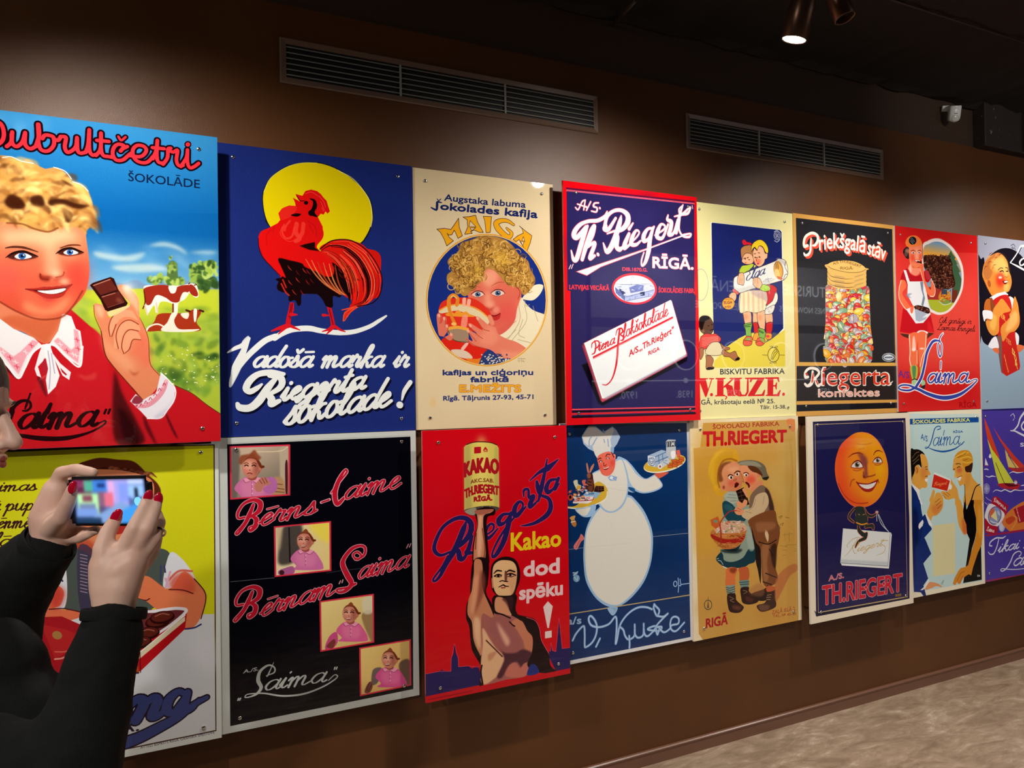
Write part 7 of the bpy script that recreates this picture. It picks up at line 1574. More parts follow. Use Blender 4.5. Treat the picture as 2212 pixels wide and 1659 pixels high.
    Z(1730, 1120, 6.912)
    rect4('630 148 1345 210 1358 240 1315 748 615 702 590 660', 'e4e8ea'); rect4('630 152 1335 215 1298 705 592 655', 'e6eaea'); poly('595 610 1300 650 1298 705 592 655', 'bcc4cc', .7, sm=0, blur=3); line('1335 225 1298 712 600 662', '5c6470', 1.5, sm=0); line('610 690 1310 740', 'f4f6f8', 2.5, sm=0)
    lines('1130 -60 1135 40; 1150 -60 1200 80 1300 190; 1160 -60 1250 120 1320 210', 'd0d8e0', 2.2)
    script('iegert', '830 500 1210 410', 62, 'd0b070', 2, slant=.4); line('650 570 720 500 800 380 850 300', 'd0b070', [1, 2, 2.5, 2]); line('700 430 690 400 760 320 840 285 880 290 870 340 800 400 770 420 800 520 830 510', 'd0b070', [2, 2, 2, 2, 2, 2, 2, 2.4, 2, 1.5]); line('1200 325 1300 328', 'd0b070', 2); line('1200 380 1260 430 1230 510 1130 548', 'd0b070', [2, 2, 2, 1])
    for c, e in (('e07c50', 3), ('2c3430', 0)):
        for p, w_ in (('860 120 870 180 930 240 980 240', [9, 13, 13, 10]), ('980 230 960 290 880 330 840 370 815 430', [11, 11, 8, 6, 4]), ('960 130 1020 110 1070 110 1080 150', [6, 10, 12, 9])): line(p, c, [t+e for t in w_])
    poly('820 -40 1000 -40 1000 40 990 100 940 110 830 90', '2c3430'); line('830 62 910 90 990 72', 'e89c34', 4); line('1000 -40 1000 40', 'e07c5c', 1.3); line('840 410 870 370 860 350', 'e89c34', 2.5)
    # lettering
    RD = 'cc2038'; WH = 'f0e4e4'
    text('TH.RIEGERT', '325 1290 1510 1078', (290, 268), RD, bold=2.2, out=(WH, .9))
    text('A./S.', '415 935 640 885', 82, 'd86c78', bold=.6, out=(WH, .5))
    for x, y in ((972, 1028), (1240, 972)): rect4('%f %f %f %f %f %f %f %f' % (x, y-34, x+28, y, x, y+34, x-28, y), RD); line([(x, y-34), (x+28, y), (x, y+34), (x-28, y), (x, y-34)], WH, .9, sm=0)
    rect4('1410 1132 1500 1118 1498 1160 1408 1172', '7c5c30')
    noise(.014, 16)
    hang('q6', 'advertising_poster', 'navy poster of an orange smiling moon face over a white box, cream border', (.88, .84, .74), [(1766, 918), (1950, 911), (1773, 1322), (1956, 1286)])
art_q6()

# ---------------------------------------------------------------- man and woman in profile, pale blue
def art_q7():
    start('q7', 'f2ead0', 1300)
    Z(1940, 870, 7.54)
    BG = 'c4e0e0'
    poly('-20 170 1310 205 1330 240 1360 1600 1370 2900 -20 3140', BG, sm=0); rect4('-20 190 1310 180 1310 250 -20 265', 'd0e4e0')
    rect4('-20 268 1312 235 1312 318 -20 362', '1450a0')
    text('ŠOKOLADES FABRIKA', '240 340 700 322 1170 305', 58, 'e8e87c', bold=.7)
    BL = '1454a4'
    lines('640 440 690 420 680 385 630 390 590 440 560 560 520 680 470 740 440 740 450 720 500 735 600 775 740 795 900 760 1000 700 1075 630', BL, [3, 3, 3, 3, 4, 5, 4, 3, 2, 2, 2, 4, 6, 5, 3, 1.5])
    script('aıma', '560 705 1000 680', 138, BL, 4, slant=.1, thin=.4); line('755 450 735 530', BL, 3); line('1000 690 1040 680 1080 630', BL, 2)
    text('A/S', '370 590 480 635', 95, BL, bold=.2); text('RĪGA', '900 492 1055 485', 34, BL, bold=.4)
    SK = 'e8a848'; OR = 'd8743c'
    # man
    poly('205 780 260 760 340 765 410 810 440 870 400 860 360 850 380 960 380 1060 340 1010 280 1040 270 1120 230 1240 218 1230', '14100c'); for_ = [('230 900 290 820 340 800', 3), ('240 950 300 900 340 850', 3), ('250 1000 300 950 340 920', 3)]
    for p, w_ in for_: line(p, '8c6c4c', w_, .7)
    poly('365 845 430 850 470 920 490 1010 490 1080 528 1150 520 1180 485 1185 480 1240 470 1290 475 1360 440 1390 390 1385 350 1415 250 1370 225 1240 270 1130 280 1040 330 1010 360 1060 385 1050', SK); poly('380 1060 440 1050 480 1100 460 1200 400 1250 370 1150', OR, .5, blur=8); poly('440 1240 485 1235 470 1290 440 1270', 'f4f0ec'); lines('445 1200 480 1195; 440 1050 475 1040; 450 1080 480 1085', '5c2818', 2); ell(305, 1100, 28, 60, 'd88838'); line('300 1060 320 1100 305 1140', '9c5020', 2)
    poly('220 1310 350 1420 350 1520 400 1660 360 1660 240 1400', 'f0f0f4', sm=0); poly('218 1340 300 1460 370 1659 400 2150 450 2240 540 2460 360 2680 350 2780 420 3000 490 3260 370 3090 258 3080 230 2000', '102c74', sm=0); poly('230 1659 300 1700 330 2300 270 2900 250 2900', '0a1c50', .8, blur=8); poly('440 1659 380 1900 400 1850 400 1660 350 1520', BG, .0)
    Z(1940, 1080, 7.54)
    poly('225 0 350 0 390 230 400 270 440 230 550 470 540 490 370 680 345 790 400 1000 490 1280 360 1470 262 1500 240 700', '122f78', sm=0); poly('240 200 330 250 330 700 280 780 260 1400 250 1400', '081848', .8, blur=8); line('395 280 380 500 350 680', '0a1c50', 3, blur=1)
    poly('330 440 340 390 400 320 415 360 400 420 345 480', 'f0f0f4', sm=0); poly('440 230 470 210 555 400 545 450 500 400', 'f0f0f0', sm=0)
    poly('470 210 520 60 510 0 540 -80 570 -170 600 -130 580 -20 620 -110 690 -110 735 -10 720 130 640 240 560 270 535 340 500 290', SK); poly('540 120 640 60 720 60 700 160 600 240', OR, .6, blur=8); lines('600 40 680 -20; 620 90 700 20; 640 140 710 80', '9c4c20', 2)
    poly('360 1470 420 1420 490 1290 510 1310 460 1420 400 1470', 'f0f0ec', sm=0); poly('440 1460 500 1350 560 1340 640 1360 715 1410 700 1420 620 1405 540 1440', 'e49c68'); line('700 1370 740 1310 720 1380', '9ca8a8', 4, .8)
    rect4('565 420 930 372 930 1200 570 1245', 'e4ddac')
    # woman
    Z(1940, 870, 7.54)
    poly('900 960 930 860 1000 790 1100 770 1170 800 1210 880 1215 980 1190 1100 1160 1140 1100 1120 1060 1060 1040 1000 960 900 920 960', 'dc9828'); poly('1090 1050 1150 1020 1215 980 1190 1130 1110 1130', '3c2018'); lines('920 900 1000 850 1100 800; 940 930 1040 900 1130 880 1190 900; 1050 960 1120 980 1200 960; 1040 850 1150 810', 'f4cc50', 3); lines('930 910 1020 870 1110 820; 1060 940 1130 920', '9c5c14', 2)
    poly('890 1090 900 980 940 900 1040 920 1050 1000 1070 1060 1110 1130 1180 1140 1220 1230 1320 1340 1360 1400 1360 1660 1080 1660 1090 1420 1060 1330 1010 1360 980 1290 960 1220 915 1220 925 1120', SK); ell(1000, 1100, 45, 40, 'd8603c', .8, blur=7); poly('970 1230 1030 1200 1010 1270 985 1265', 'f8f4ec'); line('965 1220 1040 1190', 'a83420', 2); lines('960 1060 990 1040 1010 1050; 900 1085 925 1080; 940 1000 990 990 1020 1005', '4c2414', 2.6); poly('915 1220 925 1110 950 1200', 'f0c070', .8); poly('1110 1150 1190 1180 1130 1400 1090 1360', 'd88c38', .5, blur=8)
    poly('850 1240 900 1310 960 1400 985 1520 1010 1660 930 1660 920 1560 820 1580 760 1560 730 1500 700 1470 720 1440 800 1450 830 1400', SK); lines('740 1470 820 1530; 780 1450 850 1510; 720 1500 780 1560', '9c4c20', 1.6)
    rect4('590 1130 860 1250 840 1400 800 1440 700 1430 540 1370', 'f0f0ec'); rect4('585 1165 845 1270 800 1440 545 1375', 'd42c1c'); script('Riegert', '585 1350 790 1330', 28, 'f07c48', 2, slant=.3); ell(850, 1370, 26, 44, 'f4f4f0')
    Z(1940, 1080, 7.54)
    poly('930 0 1010 0 1070 180 1110 380 1120 540 1080 560 1030 500 980 380 950 150', SK); poly('1040 300 1110 400 1115 540 1060 540', 'd8552c', .7, blur=7); poly('1090 0 1120 150 1180 0 1360 0 1360 700 1200 500 1100 300 1070 100', SK, 1)
    Z(1940, 870, 7.54)
    line('1330 1330 1260 1380 1200 1560 1150 1760', '0c0a0c', [3, 4, 6, 8])
    line('1085 1330 1090 1500 1105 1740', '0c0a0c', [2, 3, 5])
    Z(1940, 1080, 7.54)
    poly('1080 0 1115 160 1180 0 1240 0 1230 100 1270 300 1275 500 1250 640 1200 800 1150 1060 1350 720 1362 1300 1060 1355 1100 1100 1165 640 1120 540 1110 400 1070 300 1060 180', '0c0a0c', sm=0)
    poly('1230 0 1360 0 1362 730 1300 860 1220 1100 1190 1230 1150 1210 1060 1270 1010 1370 980 1370 960 1340 930 1390 890 1370 920 1270 980 1160 1020 1110 1100 1090 1140 1060 1200 820 1260 620 1290 480 1270 280', 'dc8c28', sm=0); poly('1300 100 1355 200 1350 600 1300 500', 'eca838', .8, blur=6); lines('960 1320 1020 1200 1080 1160; 1000 1350 1050 1240', '9c4c18', 1.8)
    poly('1290 1228 1330 1225 1325 1250', 'f0f0ec', .9)
    noise(.014, 17)
    hang('q7', 'advertising_poster', 'pale blue poster of a man and a woman in profile sharing a red packet', (.9, .86, .74), [(2108, 901), (2112, 1244)])
art_q7()

# ---------------------------------------------------------------- sailing boats on violet
def art_q8():
    start('q8', '4c3ca4', 1200)
    Z(1940, 870, 7.54)
    blobs(2500, 1500, 1300, 1300, 30, ['5242ac', '46389c'], 300, 4, .4, 30)
    rect4('1370 105 4500 40 4500 60 1370 135', '2c2468')
    poly('1405 240 1480 420 1560 640 1640 860 1670 990 1600 870 1520 740 1450 560 1420 400', 'd84428', sm=0); poly('1450 580 1530 760 1620 880 1760 1100 1890 1310 1740 1310 1640 1330 1600 1190 1540 930', 'd4d848', sm=0); line('1590 980 1640 1100 1730 1310', '3c3c3c', 3)
    poly('1545 390 1680 600 1900 870 2050 1020 2040 1060 1960 1060 1870 940 1740 740 1650 600', 'd8402c', sm=0); poly('1740 760 1830 900 1970 1060 1800 1060 1760 900', 'e0c470', sm=0); line('1790 850 1920 1055', '5c3c3c', 3)
    poly('1620 1330 1740 1310 1890 1320 1980 1330 1950 1410 1820 1410 1700 1390', 'b82838'); poly('1730 1310 1880 1330 1960 1350 1800 1365', '5c1820'); poly('1790 1050 1900 1065 2060 1060 2060 1120 1900 1125', 'b83034'); ell(1915, 1300, 26, 30, 'dcd8e4'); ell(1912, 1272, 14, 14, 'c88470')
    for p in ('1545 1455 1600 1420 1680 1440 1740 1415 1830 1450 1900 1420 2000 1430 2100 1410', '1400 1085 1440 1080 1475 1095', '1425 1190 1480 1210 1530 1195 1590 1205', '1810 1150 1870 1125 1940 1140 2040 1130', '2000 1350 2050 1345 2100 1360'): line(p, 'ecebf4', [1.5, 3.5, 4, 1.5])
    poly('1500 830 1522 880 1500 905 1478 880', 'ecebf4'); poly('1422 900 1470 1020 1415 1015', 'ecebf4', sm=0); line('1410 1022 1460 1028', 'b83034', 2)
    WH = 'e4e4ee'
    line('2060 150 1990 250 1950 370 1880 450 1830 455', WH, [9, 8, 7, 5, 3]); line('1830 455 1900 460 1980 500 2100 560', WH, [2, 5, 7, 8]); script('aima', '1980 440 2800 520', 170, WH, 7, slant=.2); lines('1830 215 1870 180 1900 215; 1880 180 1900 250; 1870 290 1890 260', WH, 2); text('SPORTS', '1990 712 2500 720', 60, WH, bold=.6)
    ell(1440, 1400, 54, 86, '9894c8'); ell(1440, 1400, 40, 66, '5c50a8', w=2); lines('1400 1400 1480 1400; 1440 1340 1440 1460', 'c8c4e4', 1.6)
    # sweets in wrappers
    for i, (x, y) in enumerate(((1450, 1560), (1510, 1600), (1430, 1640), (1490, 1660))): lines('%d %d %d %d' % (x-20, y-20, x+30, y+24), 'c8c4e0', 2)
    poly('1540 1540 1600 1520 1800 1680 1740 1900 1500 1700', 'b01c34', sm=0); text('JŪRMALA', '1560 1595 1760 1760', 56, 'f0dce0', bold=.5)
    Z(1940, 1080, 7.54)
    poly('1415 230 1500 60 1700 180 1730 280 1620 430 1500 420 1430 340', 'e8e4ec'); ell(1575, 255, 108, 152, '7c5c84', rot=12); ell(1575, 255, 94, 136, '8c9ccc', rot=12); poly('1500 180 1560 140 1560 240 1500 300', 'd86848'); poly('1590 170 1610 280 1620 350 1510 270', 'e8e0a0', sm=0); poly('1630 170 1670 260 1620 220', 'c8ccea'); line('1500 340 1560 370 1620 380', 'e8e8f0', 3)
    poly('1420 300 1500 400 1620 440 1600 540 1440 540 1415 420', 'b01c34'); script('Laima', '1440 500 1560 530', 34, 'f0dce0', 2.2, slant=.2); ell(1690, 440, 50, 78, 'b0b0d4'); poly('1660 380 1720 400 1700 500 1660 480', 'd8d8ec', .8, blur=3)
    poly('1700 340 1880 120 2212 0 2300 420 1900 520 1760 460', 'e07c38'); poly('1880 150 2160 40 2260 300 1960 380', 'b02030', sm=0); text('LAIVEL', '1930 120 1990 340', -50, 'f0d0b0', bold=.4); poly('1750 320 1880 260 1900 330 1800 400', 'c84828'); line('1880 260 1940 300 1900 400 1840 480', 'e8a050', 4)
    rect4('1430 568 4500 120 4500 150 1435 600', 'a42450'); rect4('1430 1310 4500 790 4500 820 1432 1335', 'a42c60')
    WH = 'dcdef4'
    line('1750 590 1700 620 1600 620 1510 680 1490 740 1530 750', WH, [3, 5, 5, 5, 5, 4]); line('1640 640 1610 760 1560 870 1500 885 1470 850', WH, [4, 5, 5, 4, 3]); script('ikai', '1620 860 1960 790', 92, WH, 4.6, slant=.3)
    line('1970 920 2000 890 2000 850 1950 840 1880 890 1830 1010 1760 1120 1700 1160 1670 1145 1700 1120 1800 1130 1950 1130 2100 1110', WH, [4, 4, 4, 4, 5, 6, 5, 4, 3, 3, 3, 3, 3]); script('aima', '1860 1080 2500 1000', 125, WH, 5, slant=.3); script('šokolade', '2040 800 3000 650', 92, WH, 4.6, slant=.3)
    noise(.014, 18)
    hang('q8', 'advertising_poster', 'violet poster of red and yellow sailing boats above wrapped sweets', (.3, .25, .6), [(2129, 899), (2137, 1239)])
art_q8()

# ---------------------------------------------------------------- visitor photographing the posters
def Q(px, py, z): return Vector(at_depth(px, py, z))
def Cc(x, yd, z): r = np.array((x, yd, z)); return Vector((CAM[0]+r@EU, CAM[1]+r@EI, CAM[2]+r@EZ))
def cdir(x, yd, z): r = np.array((x, yd, z)); return Vector((r@EU, r@EI, r@EZ)).normalized()
base = Cc(-.90, 0, 1.08); base.z = 0
PR = empty('person', base, 'person in a black coat with red nails, holding up a phone to photograph the posters', 'person')
def pl(name, me, m, parent=PR):
    me.transform(Matrix.Translation(-base)); o = link(name, me, m, parent); return o
def blob(bm, p, r, sc=(1, 1, 1), rot=None, seg=16):
    Mx = Matrix.Translation(p)@(rot.to_4x4() if rot else Matrix.Identity(4))@Matrix.Diagonal((*sc, 1))
    bmesh.ops.create_uvsphere(bm, u_segments=seg, v_segments=max(8, seg//2), radius=r, matrix=Mx)
def chain(bm, pts, rs, seg=14):
    for i, (p, r) in enumerate(zip(pts, rs)):
        blob(bm, p, r, seg=seg)
        if i: cyl(bm, pts[i-1], p, rs[i-1], r, seg=seg)
def remesh(o, vox, it=6, sub=0):
    m = o.modifiers.new('remesh', 'REMESH'); m.mode = 'VOXEL'; m.voxel_size = vox; m.use_smooth_shade = True
    s = o.modifiers.new('smooth', 'SMOOTH'); s.factor = .5; s.iterations = it
M_SKIN = mat('skin', (.80, .52, .40), rough=.5, sss=.12, noise_c=(.74, .42, .32), nscale=30, nrange=(.4, .8))
M_COAT = mat('black coat wool', (.0055, .0062, .0062), rough=.9, bump=.5, bscale=500, spec=.25)
M_NAIL = mat('red nail lacquer', (.55, .005, .03), rough=.12, coat=1)
M_GOLD = mat('ring metal', (.75, .68, .55), rough=.15, metal=1)
M_HAIR = mat('brown hair', (.035, .018, .010), rough=.45, bump=.8, bscale=120)

bm = bmesh.new()
# head looking to the right along the wall, face at the left edge of the view
hc = Cc(-.85, .055, 1.155); F = cdir(1, .12, .12); U = (Vector((0, 0, 1))-F*F.z).normalized(); S = F.cross(U)
R3 = Matrix((F, S, U)).transposed()
def hp(f, s, u): return hc+F*f+S*s+U*u
blob(bm, hp(-.015, 0, .035), .088, (1.06, .86, 1.0), R3, 24); blob(bm, hp(.028, 0, -.02), .062, (.85, .92, 1.15), R3, 20); blob(bm, hp(.052, 0, -.078), .028, (1, 1.25, .9), R3)
blob(bm, hp(.02, 0, -.05), .052, (.9, 1, 1), R3)
chain(bm, [hp(.077, 0, .018), hp(.090, 0, -.004), hp(.099, 0, -.022)], [.008, .0095, .0125]); blob(bm, hp(.088, .011, -.026), .0085); blob(bm, hp(.088, -.011, -.026), .0085)
blob(bm, hp(.080, 0, -.046), .010, (.9, 2.3, .55), R3); blob(bm, hp(.079, 0, -.056), .0105, (.9, 2.0, .6), R3); blob(bm, hp(.070, 0, .034), .014, (.7, 3.4, .6), R3)
for s_ in (1, -1):
    blob(bm, hp(.058, s_*.035, -.025), .026, (.8, .8, .9), R3); blob(bm, hp(-.01, s_*.078, -.008), .024, (.75, .3, 1.2), R3)
sh_r, sh_l = Cc(-.98, .32, .95), Cc(-1.0, .33, 1.27); nk = Cc(-.95, .20, 1.11)
chain(bm, [hp(-.03, 0, -.06), nk], [.052, .058]); chain(bm, [nk, Cc(-.95, .32, 1.10), Cc(-.90, .6, 1.09), Cc(-.90, .8, 1.08)], [.06, .10, .10, .11]); chain(bm, [sh_r, nk, sh_l], [.04, .05, .04])
for sz in (.98, 1.17): chain(bm, [Cc(-.90, .82, sz), Cc(-.89, 1.2, sz), Cc(-.9, 1.58, sz)], [.07, .05, .035])
el_r, wr_r = Q(128, 1730, .96), Q(247, 1318, 1.045)
el_l, wr_l = Cc(-.86, .50, 1.25), Q(108, 1172, 1.20)
chain(bm, [sh_r, el_r, wr_r], [.05, .04, .027]); chain(bm, [sh_l, el_l, wr_l], [.05, .04, .027])
# right hand: palm, thumb and four bent fingers round the end of the phone
chain(bm, [wr_r, Q(238, 1265, 1.045), Q(232, 1222, 1.045), Q(252, 1196, 1.045)], [.026, .0265, .024, .016]); chain(bm, [wr_r, Q(262, 1262, 1.045), Q(284, 1212, 1.05), Q(300, 1190, 1.055)], [.025, .026, .022, .015]); chain(bm, [Q(262, 1230, 1.045), Q(280, 1188, 1.05)], [.024, .015])
chain(bm, [Q(228, 1232, 1.04), Q(222, 1188, 1.04), Q(232, 1152, 1.05), Q(251, 1119, 1.066)], [.018, .0135, .0112, .0088])
chain(bm, [Q(258, 1204, 1.045), Q(290, 1140, 1.045), Q(310, 1100, 1.06), Q(319, 1074, 1.075)], [.0125, .0105, .0088, .0072])
chain(bm, [Q(282, 1200, 1.05), Q(318, 1142, 1.05), Q(334, 1104, 1.065), Q(341, 1080, 1.08)], [.0125, .0105, .0088, .0073])
chain(bm, [Q(298, 1208, 1.055), Q(334, 1162, 1.062), Q(345, 1128, 1.08), Q(338, 1106, 1.098)], [.012, .0098, .0085, .0072])
chain(bm, [Q(302, 1228, 1.062), Q(330, 1194, 1.075), Q(340, 1166, 1.09), Q(334, 1146, 1.105)], [.011, .0088, .0076, .0064])
# left hand behind the phone's other end
chain(bm, [wr_l, Q(104, 1120, 1.20), Q(122, 1060, 1.20)], [.026, .028, .021]); chain(bm, [wr_l, Q(128, 1135, 1.20), Q(136, 1080, 1.205)], [.024, .025, .02])
chain(bm, [Q(112, 1140, 1.185), Q(133, 1118, 1.155), Q(148, 1082, 1.145), Q(156, 1056, 1.14)], [.018, .0125, .0108, .0085])
chain(bm, [Q(122, 1052, 1.20), Q(132, 1022, 1.195), Q(165, 1014, 1.175), Q(202, 1021, 1.165)], [.0135, .011, .0095, .0078])
chain(bm, [Q(128, 1070, 1.21), Q(140, 1040, 1.225), Q(170, 1036, 1.22), Q(196, 1048, 1.20)], [.013, .0108, .0095, .008])
chain(bm, [Q(134, 1132, 1.21), Q(160, 1148, 1.21), Q(188, 1151, 1.195), Q(208, 1145, 1.18)], [.0125, .0105, .009, .0074])
chain(bm, [Q(124, 1150, 1.21), Q(148, 1164, 1.205), Q(172, 1163, 1.19), Q(190, 1155, 1.18)], [.0115, .0092, .0078, .0066])
body = pl('body', bm_mesh(bm, 'body'), M_SKIN); remesh(body, .0032, 5)
# eyes, brows, lips
for s_ in (1, -1):
    bm = bmesh.new(); blob(bm, hp(.062, s_*.031, .012), .0115, seg=20); e = pl('eye', bm_mesh(bm, 'eye', True), mat('eye white', (.75, .72, .68), rough=.1))
    bm = bmesh.new(); blob(bm, hp(.0705, s_*.031, .012), .0052, (.5, 1, 1), R3); link('iris', bm_mesh(bm, 'iris', True), mat('iris brown', (.05, .025, .012), rough=.05), e); e.children[0].data.transform(Matrix.Translation(-base))
    bm = bmesh.new(); chain(bm, [hp(.074, s_*.016, .030), hp(.076, s_*.032, .036), hp(.064, s_*.048, .032)], [.0022, .0028, .0015], 8); pl('eyebrow', bm_mesh(bm, 'brow', True), M_HAIR)
bm = bmesh.new(); chain(bm, [hp(.080, .018, -.050), hp(.088, 0, -.0475), hp(.080, -.018, -.050)], [.0028, .0042, .0028], 10); chain(bm, [hp(.080, .016, -.053), hp(.0875, 0, -.057), hp(.080, -.016, -.053)], [.003, .005, .003], 10)
pl('lips', bm_mesh(bm, 'lips', True), mat('lips', (.5, .12, .10), rough=.3))
# hair: shoulder-length shell
bm = bmesh.new(); blob(bm, hp(-.026, 0, .048), .098, (1.04, .93, 1.0), R3, 24)
for k in range(9):
    a = math.radians(115+k*16.25); x, y = .088*math.cos(a)-.02, .085*math.sin(a)
    chain(bm, [hp(x, y, .03), hp(x*1.08-.004, y*1.1, -.06), hp(x*1.02-.01, y*1.08, -.15)], [.03, .03, .018])
h = pl('hair', bm_mesh(bm, 'hair'), M_HAIR); remesh(h, .006, 4)
# coat: one garment with sleeves, thick wool folds
bm = bmesh.new()
chain(bm, [sh_r, Cc(-.80, .44, .945), el_r, Q(196, 1530, 1.0), Q(241, 1352, 1.037)], [.085, .08, .072, .050, .0395], 20)
chain(bm, [sh_l, Cc(-.96, .44, 1.28), el_l, Q(22, 1268, 1.215), Q(92, 1196, 1.20)], [.085, .075, .07, .058, .044], 20)
chain(bm, [sh_r, nk+Vector((0, 0, -.06)), sh_l], [.085, .10, .085], 20)
Rz = Matrix((cdir(1, 0, 0), cdir(0, 0, 1), Vector((0, 0, 1)))).transposed(); K_ = [(-.95, .36, .14), (-.86, .48, .165), (-.835, .58, .18), (-.87, .7, .17), (-.89, .85, .175), (-.89, 1.0, .18), (-.89, 1.15, .19)]
for k in np.linspace(0, 6, 31):
    i_ = min(int(k), 5); f_ = k-i_; x, yd, r = [K_[i_][j]*(1-f_)+K_[i_+1][j]*f_ for j in range(3)]; blob(bm, Cc(x, yd, 1.10), r, (.92, 1.12, .55), Rz, 24)
blob(bm, Q(22, 1575, 1.09), .088, seg=20); blob(bm, Q(-22, 1455, 1.10), .075, seg=20)
for i in range(5): blob(bm, Q(186+12*i, 1560-44*i, .99+.01*i), .052-.0022*i, (1, 1, .35), seg=18)
chain(bm, [Cc(-.95+.07*math.cos(t), .235, 1.11+.07*math.sin(t)) for t in np.linspace(0, 6.28, 13)], [.026]*13)
coat = pl('coat', bm_mesh(bm, 'coat'), M_COAT); remesh(coat, .0075, 5)
t = bpy.data.textures.new('folds', 'CLOUDS'); t.noise_scale = .07; d = coat.modifiers.new('folds', 'DISPLACE'); d.texture = t; d.strength = .016; d.mid_level = .5; d.texture_coords = 'LOCAL'
for nm, a, b, r0, r1 in (('cuff', Q(245, 1340, 1.040), Q(248, 1312, 1.044), .0400, .0392), ('cuff', Q(96, 1188, 1.201), Q(111, 1168, 1.198), .0415, .0400)):
    bm = bmesh.new(); cyl(bm, a, b, r0, r1, 40, caps=False); o = pl(nm, bm_mesh(bm, 'cuff', True), M_COAT, PR); s_ = o.modifiers.new('thick', 'SOLIDIFY'); s_.thickness = .004; s_.offset = 0; o.modifiers.new('sub', 'SUBSURF').levels = 1
# trousers and shoes
for sz in (.98, 1.19):
    bm = bmesh.new(); chain(bm, [Cc(-.89, .9, sz), Cc(-.885, 1.2, sz), Cc(-.9, 1.555, sz)], [.09, .075, .058], 20); o = pl('trouser_leg', bm_mesh(bm, 'leg'), mat('dark trousers', (.012, .013, .018), rough=.8)); remesh(o, .009, 4)
    a = Cc(-.9, 1.58, sz); a.z = .045; b = a+cdir(1, 0, .05)*.16; b.z = .038; bm = bmesh.new(); chain(bm, [a-(b-a)*.25, a, b], [.04, .043, .036], 16)
    for v in bm.verts: v.co.z = max(v.co.z, .002)
    o = pl('shoe', bm_mesh(bm, 'shoe', True), mat('black shoe', (.01, .01, .01), rough=.3))
# nails and ring
def nail(p, tip, z, s=1.0):
    c = Q(*p, z); d = (Q(*tip, z)-c).normalized(); n = cdir(.46, -.1, -.88); n = (n-d*n.dot(d)).normalized(); x = d.cross(n)
    bm = bmesh.new(); blob(bm, c, .0062*s, (1.0, 1.65, .42), Matrix((x, d, n)).transposed(), 18); pl('fingernail', bm_mesh(bm, 'nail', True), M_NAIL)
nail((251.5, 1115), (262, 1098), 1.0575, 1.12); nail((320, 1073), (324, 1060), 1.0675); nail((342, 1079), (344, 1064), 1.0725); nail((341, 1108), (339, 1098), 1.091, .8); nail((157, 1053), (160, 1040), 1.131)
rc = Q(339.5, 1149, 1.069); d = (Q(345, 1128, 1.08)-Q(334, 1162, 1.062)).normalized()
bm = bmesh.new(); n1 = d.orthogonal().normalized(); n2 = d.cross(n1); K = 28; rings = [[bm.verts.new(rc+(n1*math.cos(6.2832*i/K)+n2*math.sin(6.2832*i/K))*(.0108+.0012*math.cos(6.2832*j/6))+d*.0024*math.sin(6.2832*j/6)) for j in range(6)] for i in range(K)]
for i in range(K):
    for j in range(6): bm.faces.new((rings[i][j], rings[(i+1) % K][j], rings[(i+1) % K][(j+1) % 6], rings[i][(j+1) % 6]))
pl('ring', bm_mesh(bm, 'ring', True), M_GOLD)

# the phone, held level
pc = Q(233, 1083, 1.138)
ax = cdir(.955, -.05, -.29); nz = cdir(-.29, .06, -.955); nz = (nz-ax*nz.dot(ax)).normalized(); ay = nz.cross(ax); 
if ay.z < 0: ay = -ay
ay = ay.normalized(); Mp = Matrix((ax, ay, nz)).transposed().to_4x4(); 
PH = empty('mobile_phone', pc, 'black mobile phone with lit camera screen, held in both hands', 'phone'); PH.rotation_euler = Mp.to_euler()
L, Hh = .152, .0745
bm = bmesh.new(); bbox(bm, -L/2, L/2, -Hh/2, Hh/2, -.0095, 0)
es = [e for e in bm.edges if abs((e.verts[0].co-e.verts[1].co).z) > .005]; bmesh.ops.bevel(bm, geom=es, offset=.010, segments=5, affect='EDGES'); bmesh.ops.bevel(bm, geom=[e for e in bm.edges if abs((e.verts[0].co-e.verts[1].co).z) < .001 and len(e.link_faces) == 2 and e.calc_face_angle(0) > 1], offset=.002, segments=2, affect='EDGES')
link('case', bm_mesh(bm, 'case'), mat('black phone case', (.008, .008, .009), rough=.35), PH)
sw, shh = 320, 150; im_ = np.zeros((shh, sw, 3), np.float32)+np.array((.30, .38, .60)); rgn = np.random.default_rng(3)
def R_(x0, y0, x1, y1, c): im_[int(y0*shh):int(y1*shh), int(x0*sw):int(x1*sw)] = col(c)
R_(0, 0, .3, .32, '5c2040'); R_(.05, .0, .2, .18, '7c3058'); R_(.2, .02, .32, .28, '4ca088'); R_(.32, .02, .5, .28, '3c78d0'); R_(.38, .1, .48, .18, '182860'); R_(.5, 0, .78, .6, '9c98dc'); R_(.52, .05, .6, .5, 'd4a0d0'); R_(.66, .1, .78, .5, '7c90e0')
R_(.1, .32, .38, .78, 'a8e0a0'); R_(.17, .36, .3, .5, '7c4050'); R_(.12, .55, .34, .72, '6c7ca0'); R_(.08, .66, .36, .84, '7090d0'); R_(.38, .28, .46, .62, '7c5870'); R_(.46, .3, .58, .62, 'd46880'); R_(.38, .62, .46, .8, '504870')
yy, xx = np.mgrid[0:shh, 0:sw]; m_ = (yy/shh > .5+abs(xx/sw-.68)*.9)&(xx > sw*.3); im_[m_] = col('7898c8'); m_ = (yy/shh > .86)&(xx < sw*.4); im_[m_] = col('203858'); m_ = (yy/shh > .55+abs(xx/sw-.85)*.9)&(xx > sw*.66); im_[m_] = col('3c90e0')
R_(.78, 0, .98, .12, 'b8c8f0'); R_(.78, .14, .98, .4, '90b8e8'); R_(.86, .2, .9, .42, '101828'); R_(.8, .38, .86, .44, '80a8e0'); R_(0, 0, .06, 1, '060a10')
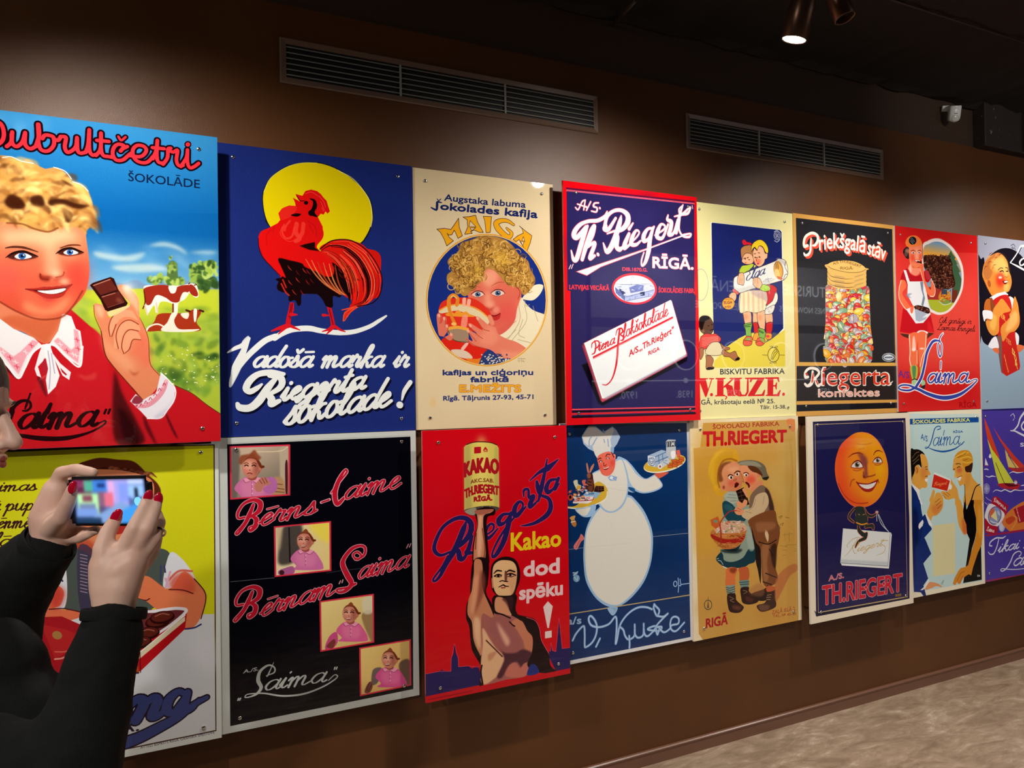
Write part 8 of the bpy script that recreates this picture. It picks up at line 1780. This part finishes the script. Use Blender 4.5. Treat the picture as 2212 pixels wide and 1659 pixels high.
im_ = np.stack([gblur(im_[..., k], 5) for k in range(3)], -1)
d_ = np.hypot((xx/sw-.89)*sw, (yy/shh-.5)*shh); im_[d_ < 15] = col('78c8f8')
buf = np.ones((shh, sw, 4), np.float32); buf[..., :3] = np.clip(im_[::-1], 0, 1); si = bpy.data.images.new('phone screen', sw, shh); si.pixels.foreach_set(buf.ravel()); si.update(); si.pack()
me = bpy.data.meshes.new('screen'); a_, b_ = L/2-.006, Hh/2-.004; me.from_pydata([(-a_, -b_, .0004), (a_, -b_, .0004), (a_, b_, .0004), (-a_, b_, .0004)], [], [(0, 1, 2, 3)])
uv = me.uv_layers.new(name='UVMap'); 
for l_, t_ in zip(uv.data, ((0, 0), (1, 0), (1, 1), (0, 1))): l_.uv = t_
ms = sheet_mat('lit phone screen', si, .1); nt = ms.node_tree; b = nt.nodes['Principled BSDF']; tx = [n for n in nt.nodes if n.type == 'TEX_IMAGE'][0]; nt.links.new(tx.outputs['Color'], b.inputs['Emission Color']); b.inputs['Emission Strength'].default_value = 1.25; b.inputs['Base Color'].default_value = (0, 0, 0, 1)
for l_ in list(nt.links):
    if l_.to_socket == b.inputs['Base Color']: nt.links.remove(l_)
link('screen', me, ms, PH)
bm = bmesh.new(); cyl(bm, (L/2-.014, Hh/2-.016, -.0095), (L/2-.014, Hh/2-.016, -.0115), .007, seg=20); cyl(bm, (L/2-.014, Hh/2-.034, -.0095), (L/2-.014, Hh/2-.034, -.0115), .007, seg=20); link('camera_lens', bm_mesh(bm), mat('lens glass', (.01, .01, .012), rough=.05), PH)

# ---------------------------------------------------------------- history display on the far side (seen mirrored in the glossy posters)
DY = YB+.02
db = empty('display_board', (4.6, DY, 0), 'grey history display board on the opposite wall, seen mirrored in the dark posters', 'display')
M_GREY = mat('board grey', (.26, .26, .29), rough=.5); M_PALE = mat('board lettering with added glow', (.8, .8, .8), rough=.5, emit=(.85, .9, 1), es=1.6); M_DARK = mat('board band', (.025, .02, .03), rough=.5)  # emission added to the pale lettering so it shows in the reflections
box('board_panel', 0, 4.2, 0, .03, 1.0, 3.22, M_GREY, db); box('dark_band', 0, 4.2, .03, .036, 2.36, 2.46, M_DARK, db)
box('time_line', 0, 4.2, .03, .034, 1.745, 1.757, M_PALE, db)
def board_text(s, x, z, size):
    f = _glyph_tris(s); me = bpy.data.meshes.new('lettering'); v = f.reshape(-1, 2)
    me.from_pydata([(x-a*size, .0345, z+b*size) for a, b in v], [], [(3*i, 3*i+1, 3*i+2) for i in range(len(f))]); link('lettering', me, M_PALE, db)
board_text('MŪSDIENĀS', 2.75, 2.84, .2); board_text('VĒSTURISKIE', 4.1, 2.84, .2); board_text('НАСТОЯЩЕЕ ПРОШЛОЕ', 2.75, 2.62, .11); board_text('PAGĀTNES NOWADAYS', 4.1, 2.62, .11)
for x, t in ((.5, '1970.'), (1.3, '1938.'), (2.1, '1925.'), (2.9, '1922.'), (3.7, '1870.')):
    board_text(t, x+.12, 1.55, .12)
    bm = bmesh.new(); cyl(bm, (x, .03, 1.751), (x, .038, 1.751), .03); link('timeline_dot', bm_mesh(bm), M_PALE, db)
    bm = bmesh.new(); cyl(bm, (x, .03, 2.05), (x, .045, 2.05), .18, seg=40); r_ = link('round_frame', bm_mesh(bm), M_PALE, db)
    bm = bmesh.new(); cyl(bm, (x, .045, 2.05), (x, .05, 2.05), .165, seg=40); link('round_picture', bm_mesh(bm), M_DARK, r_)
sh = box('display_shelf', 4.6, 8.8, YB+.06, YB+.42, .88, .96, mat('pale shelf', (.6, .6, .62), rough=.35)); tag(sh, 'long pale shelf below the display board on the opposite side', 'shelf')
for x in (4.8, 6.7, 8.6): 
    o = box('shelf_leg', x-.03, x+.03, YB+.1, YB+.38, 0, .88, M_DARK, sh)
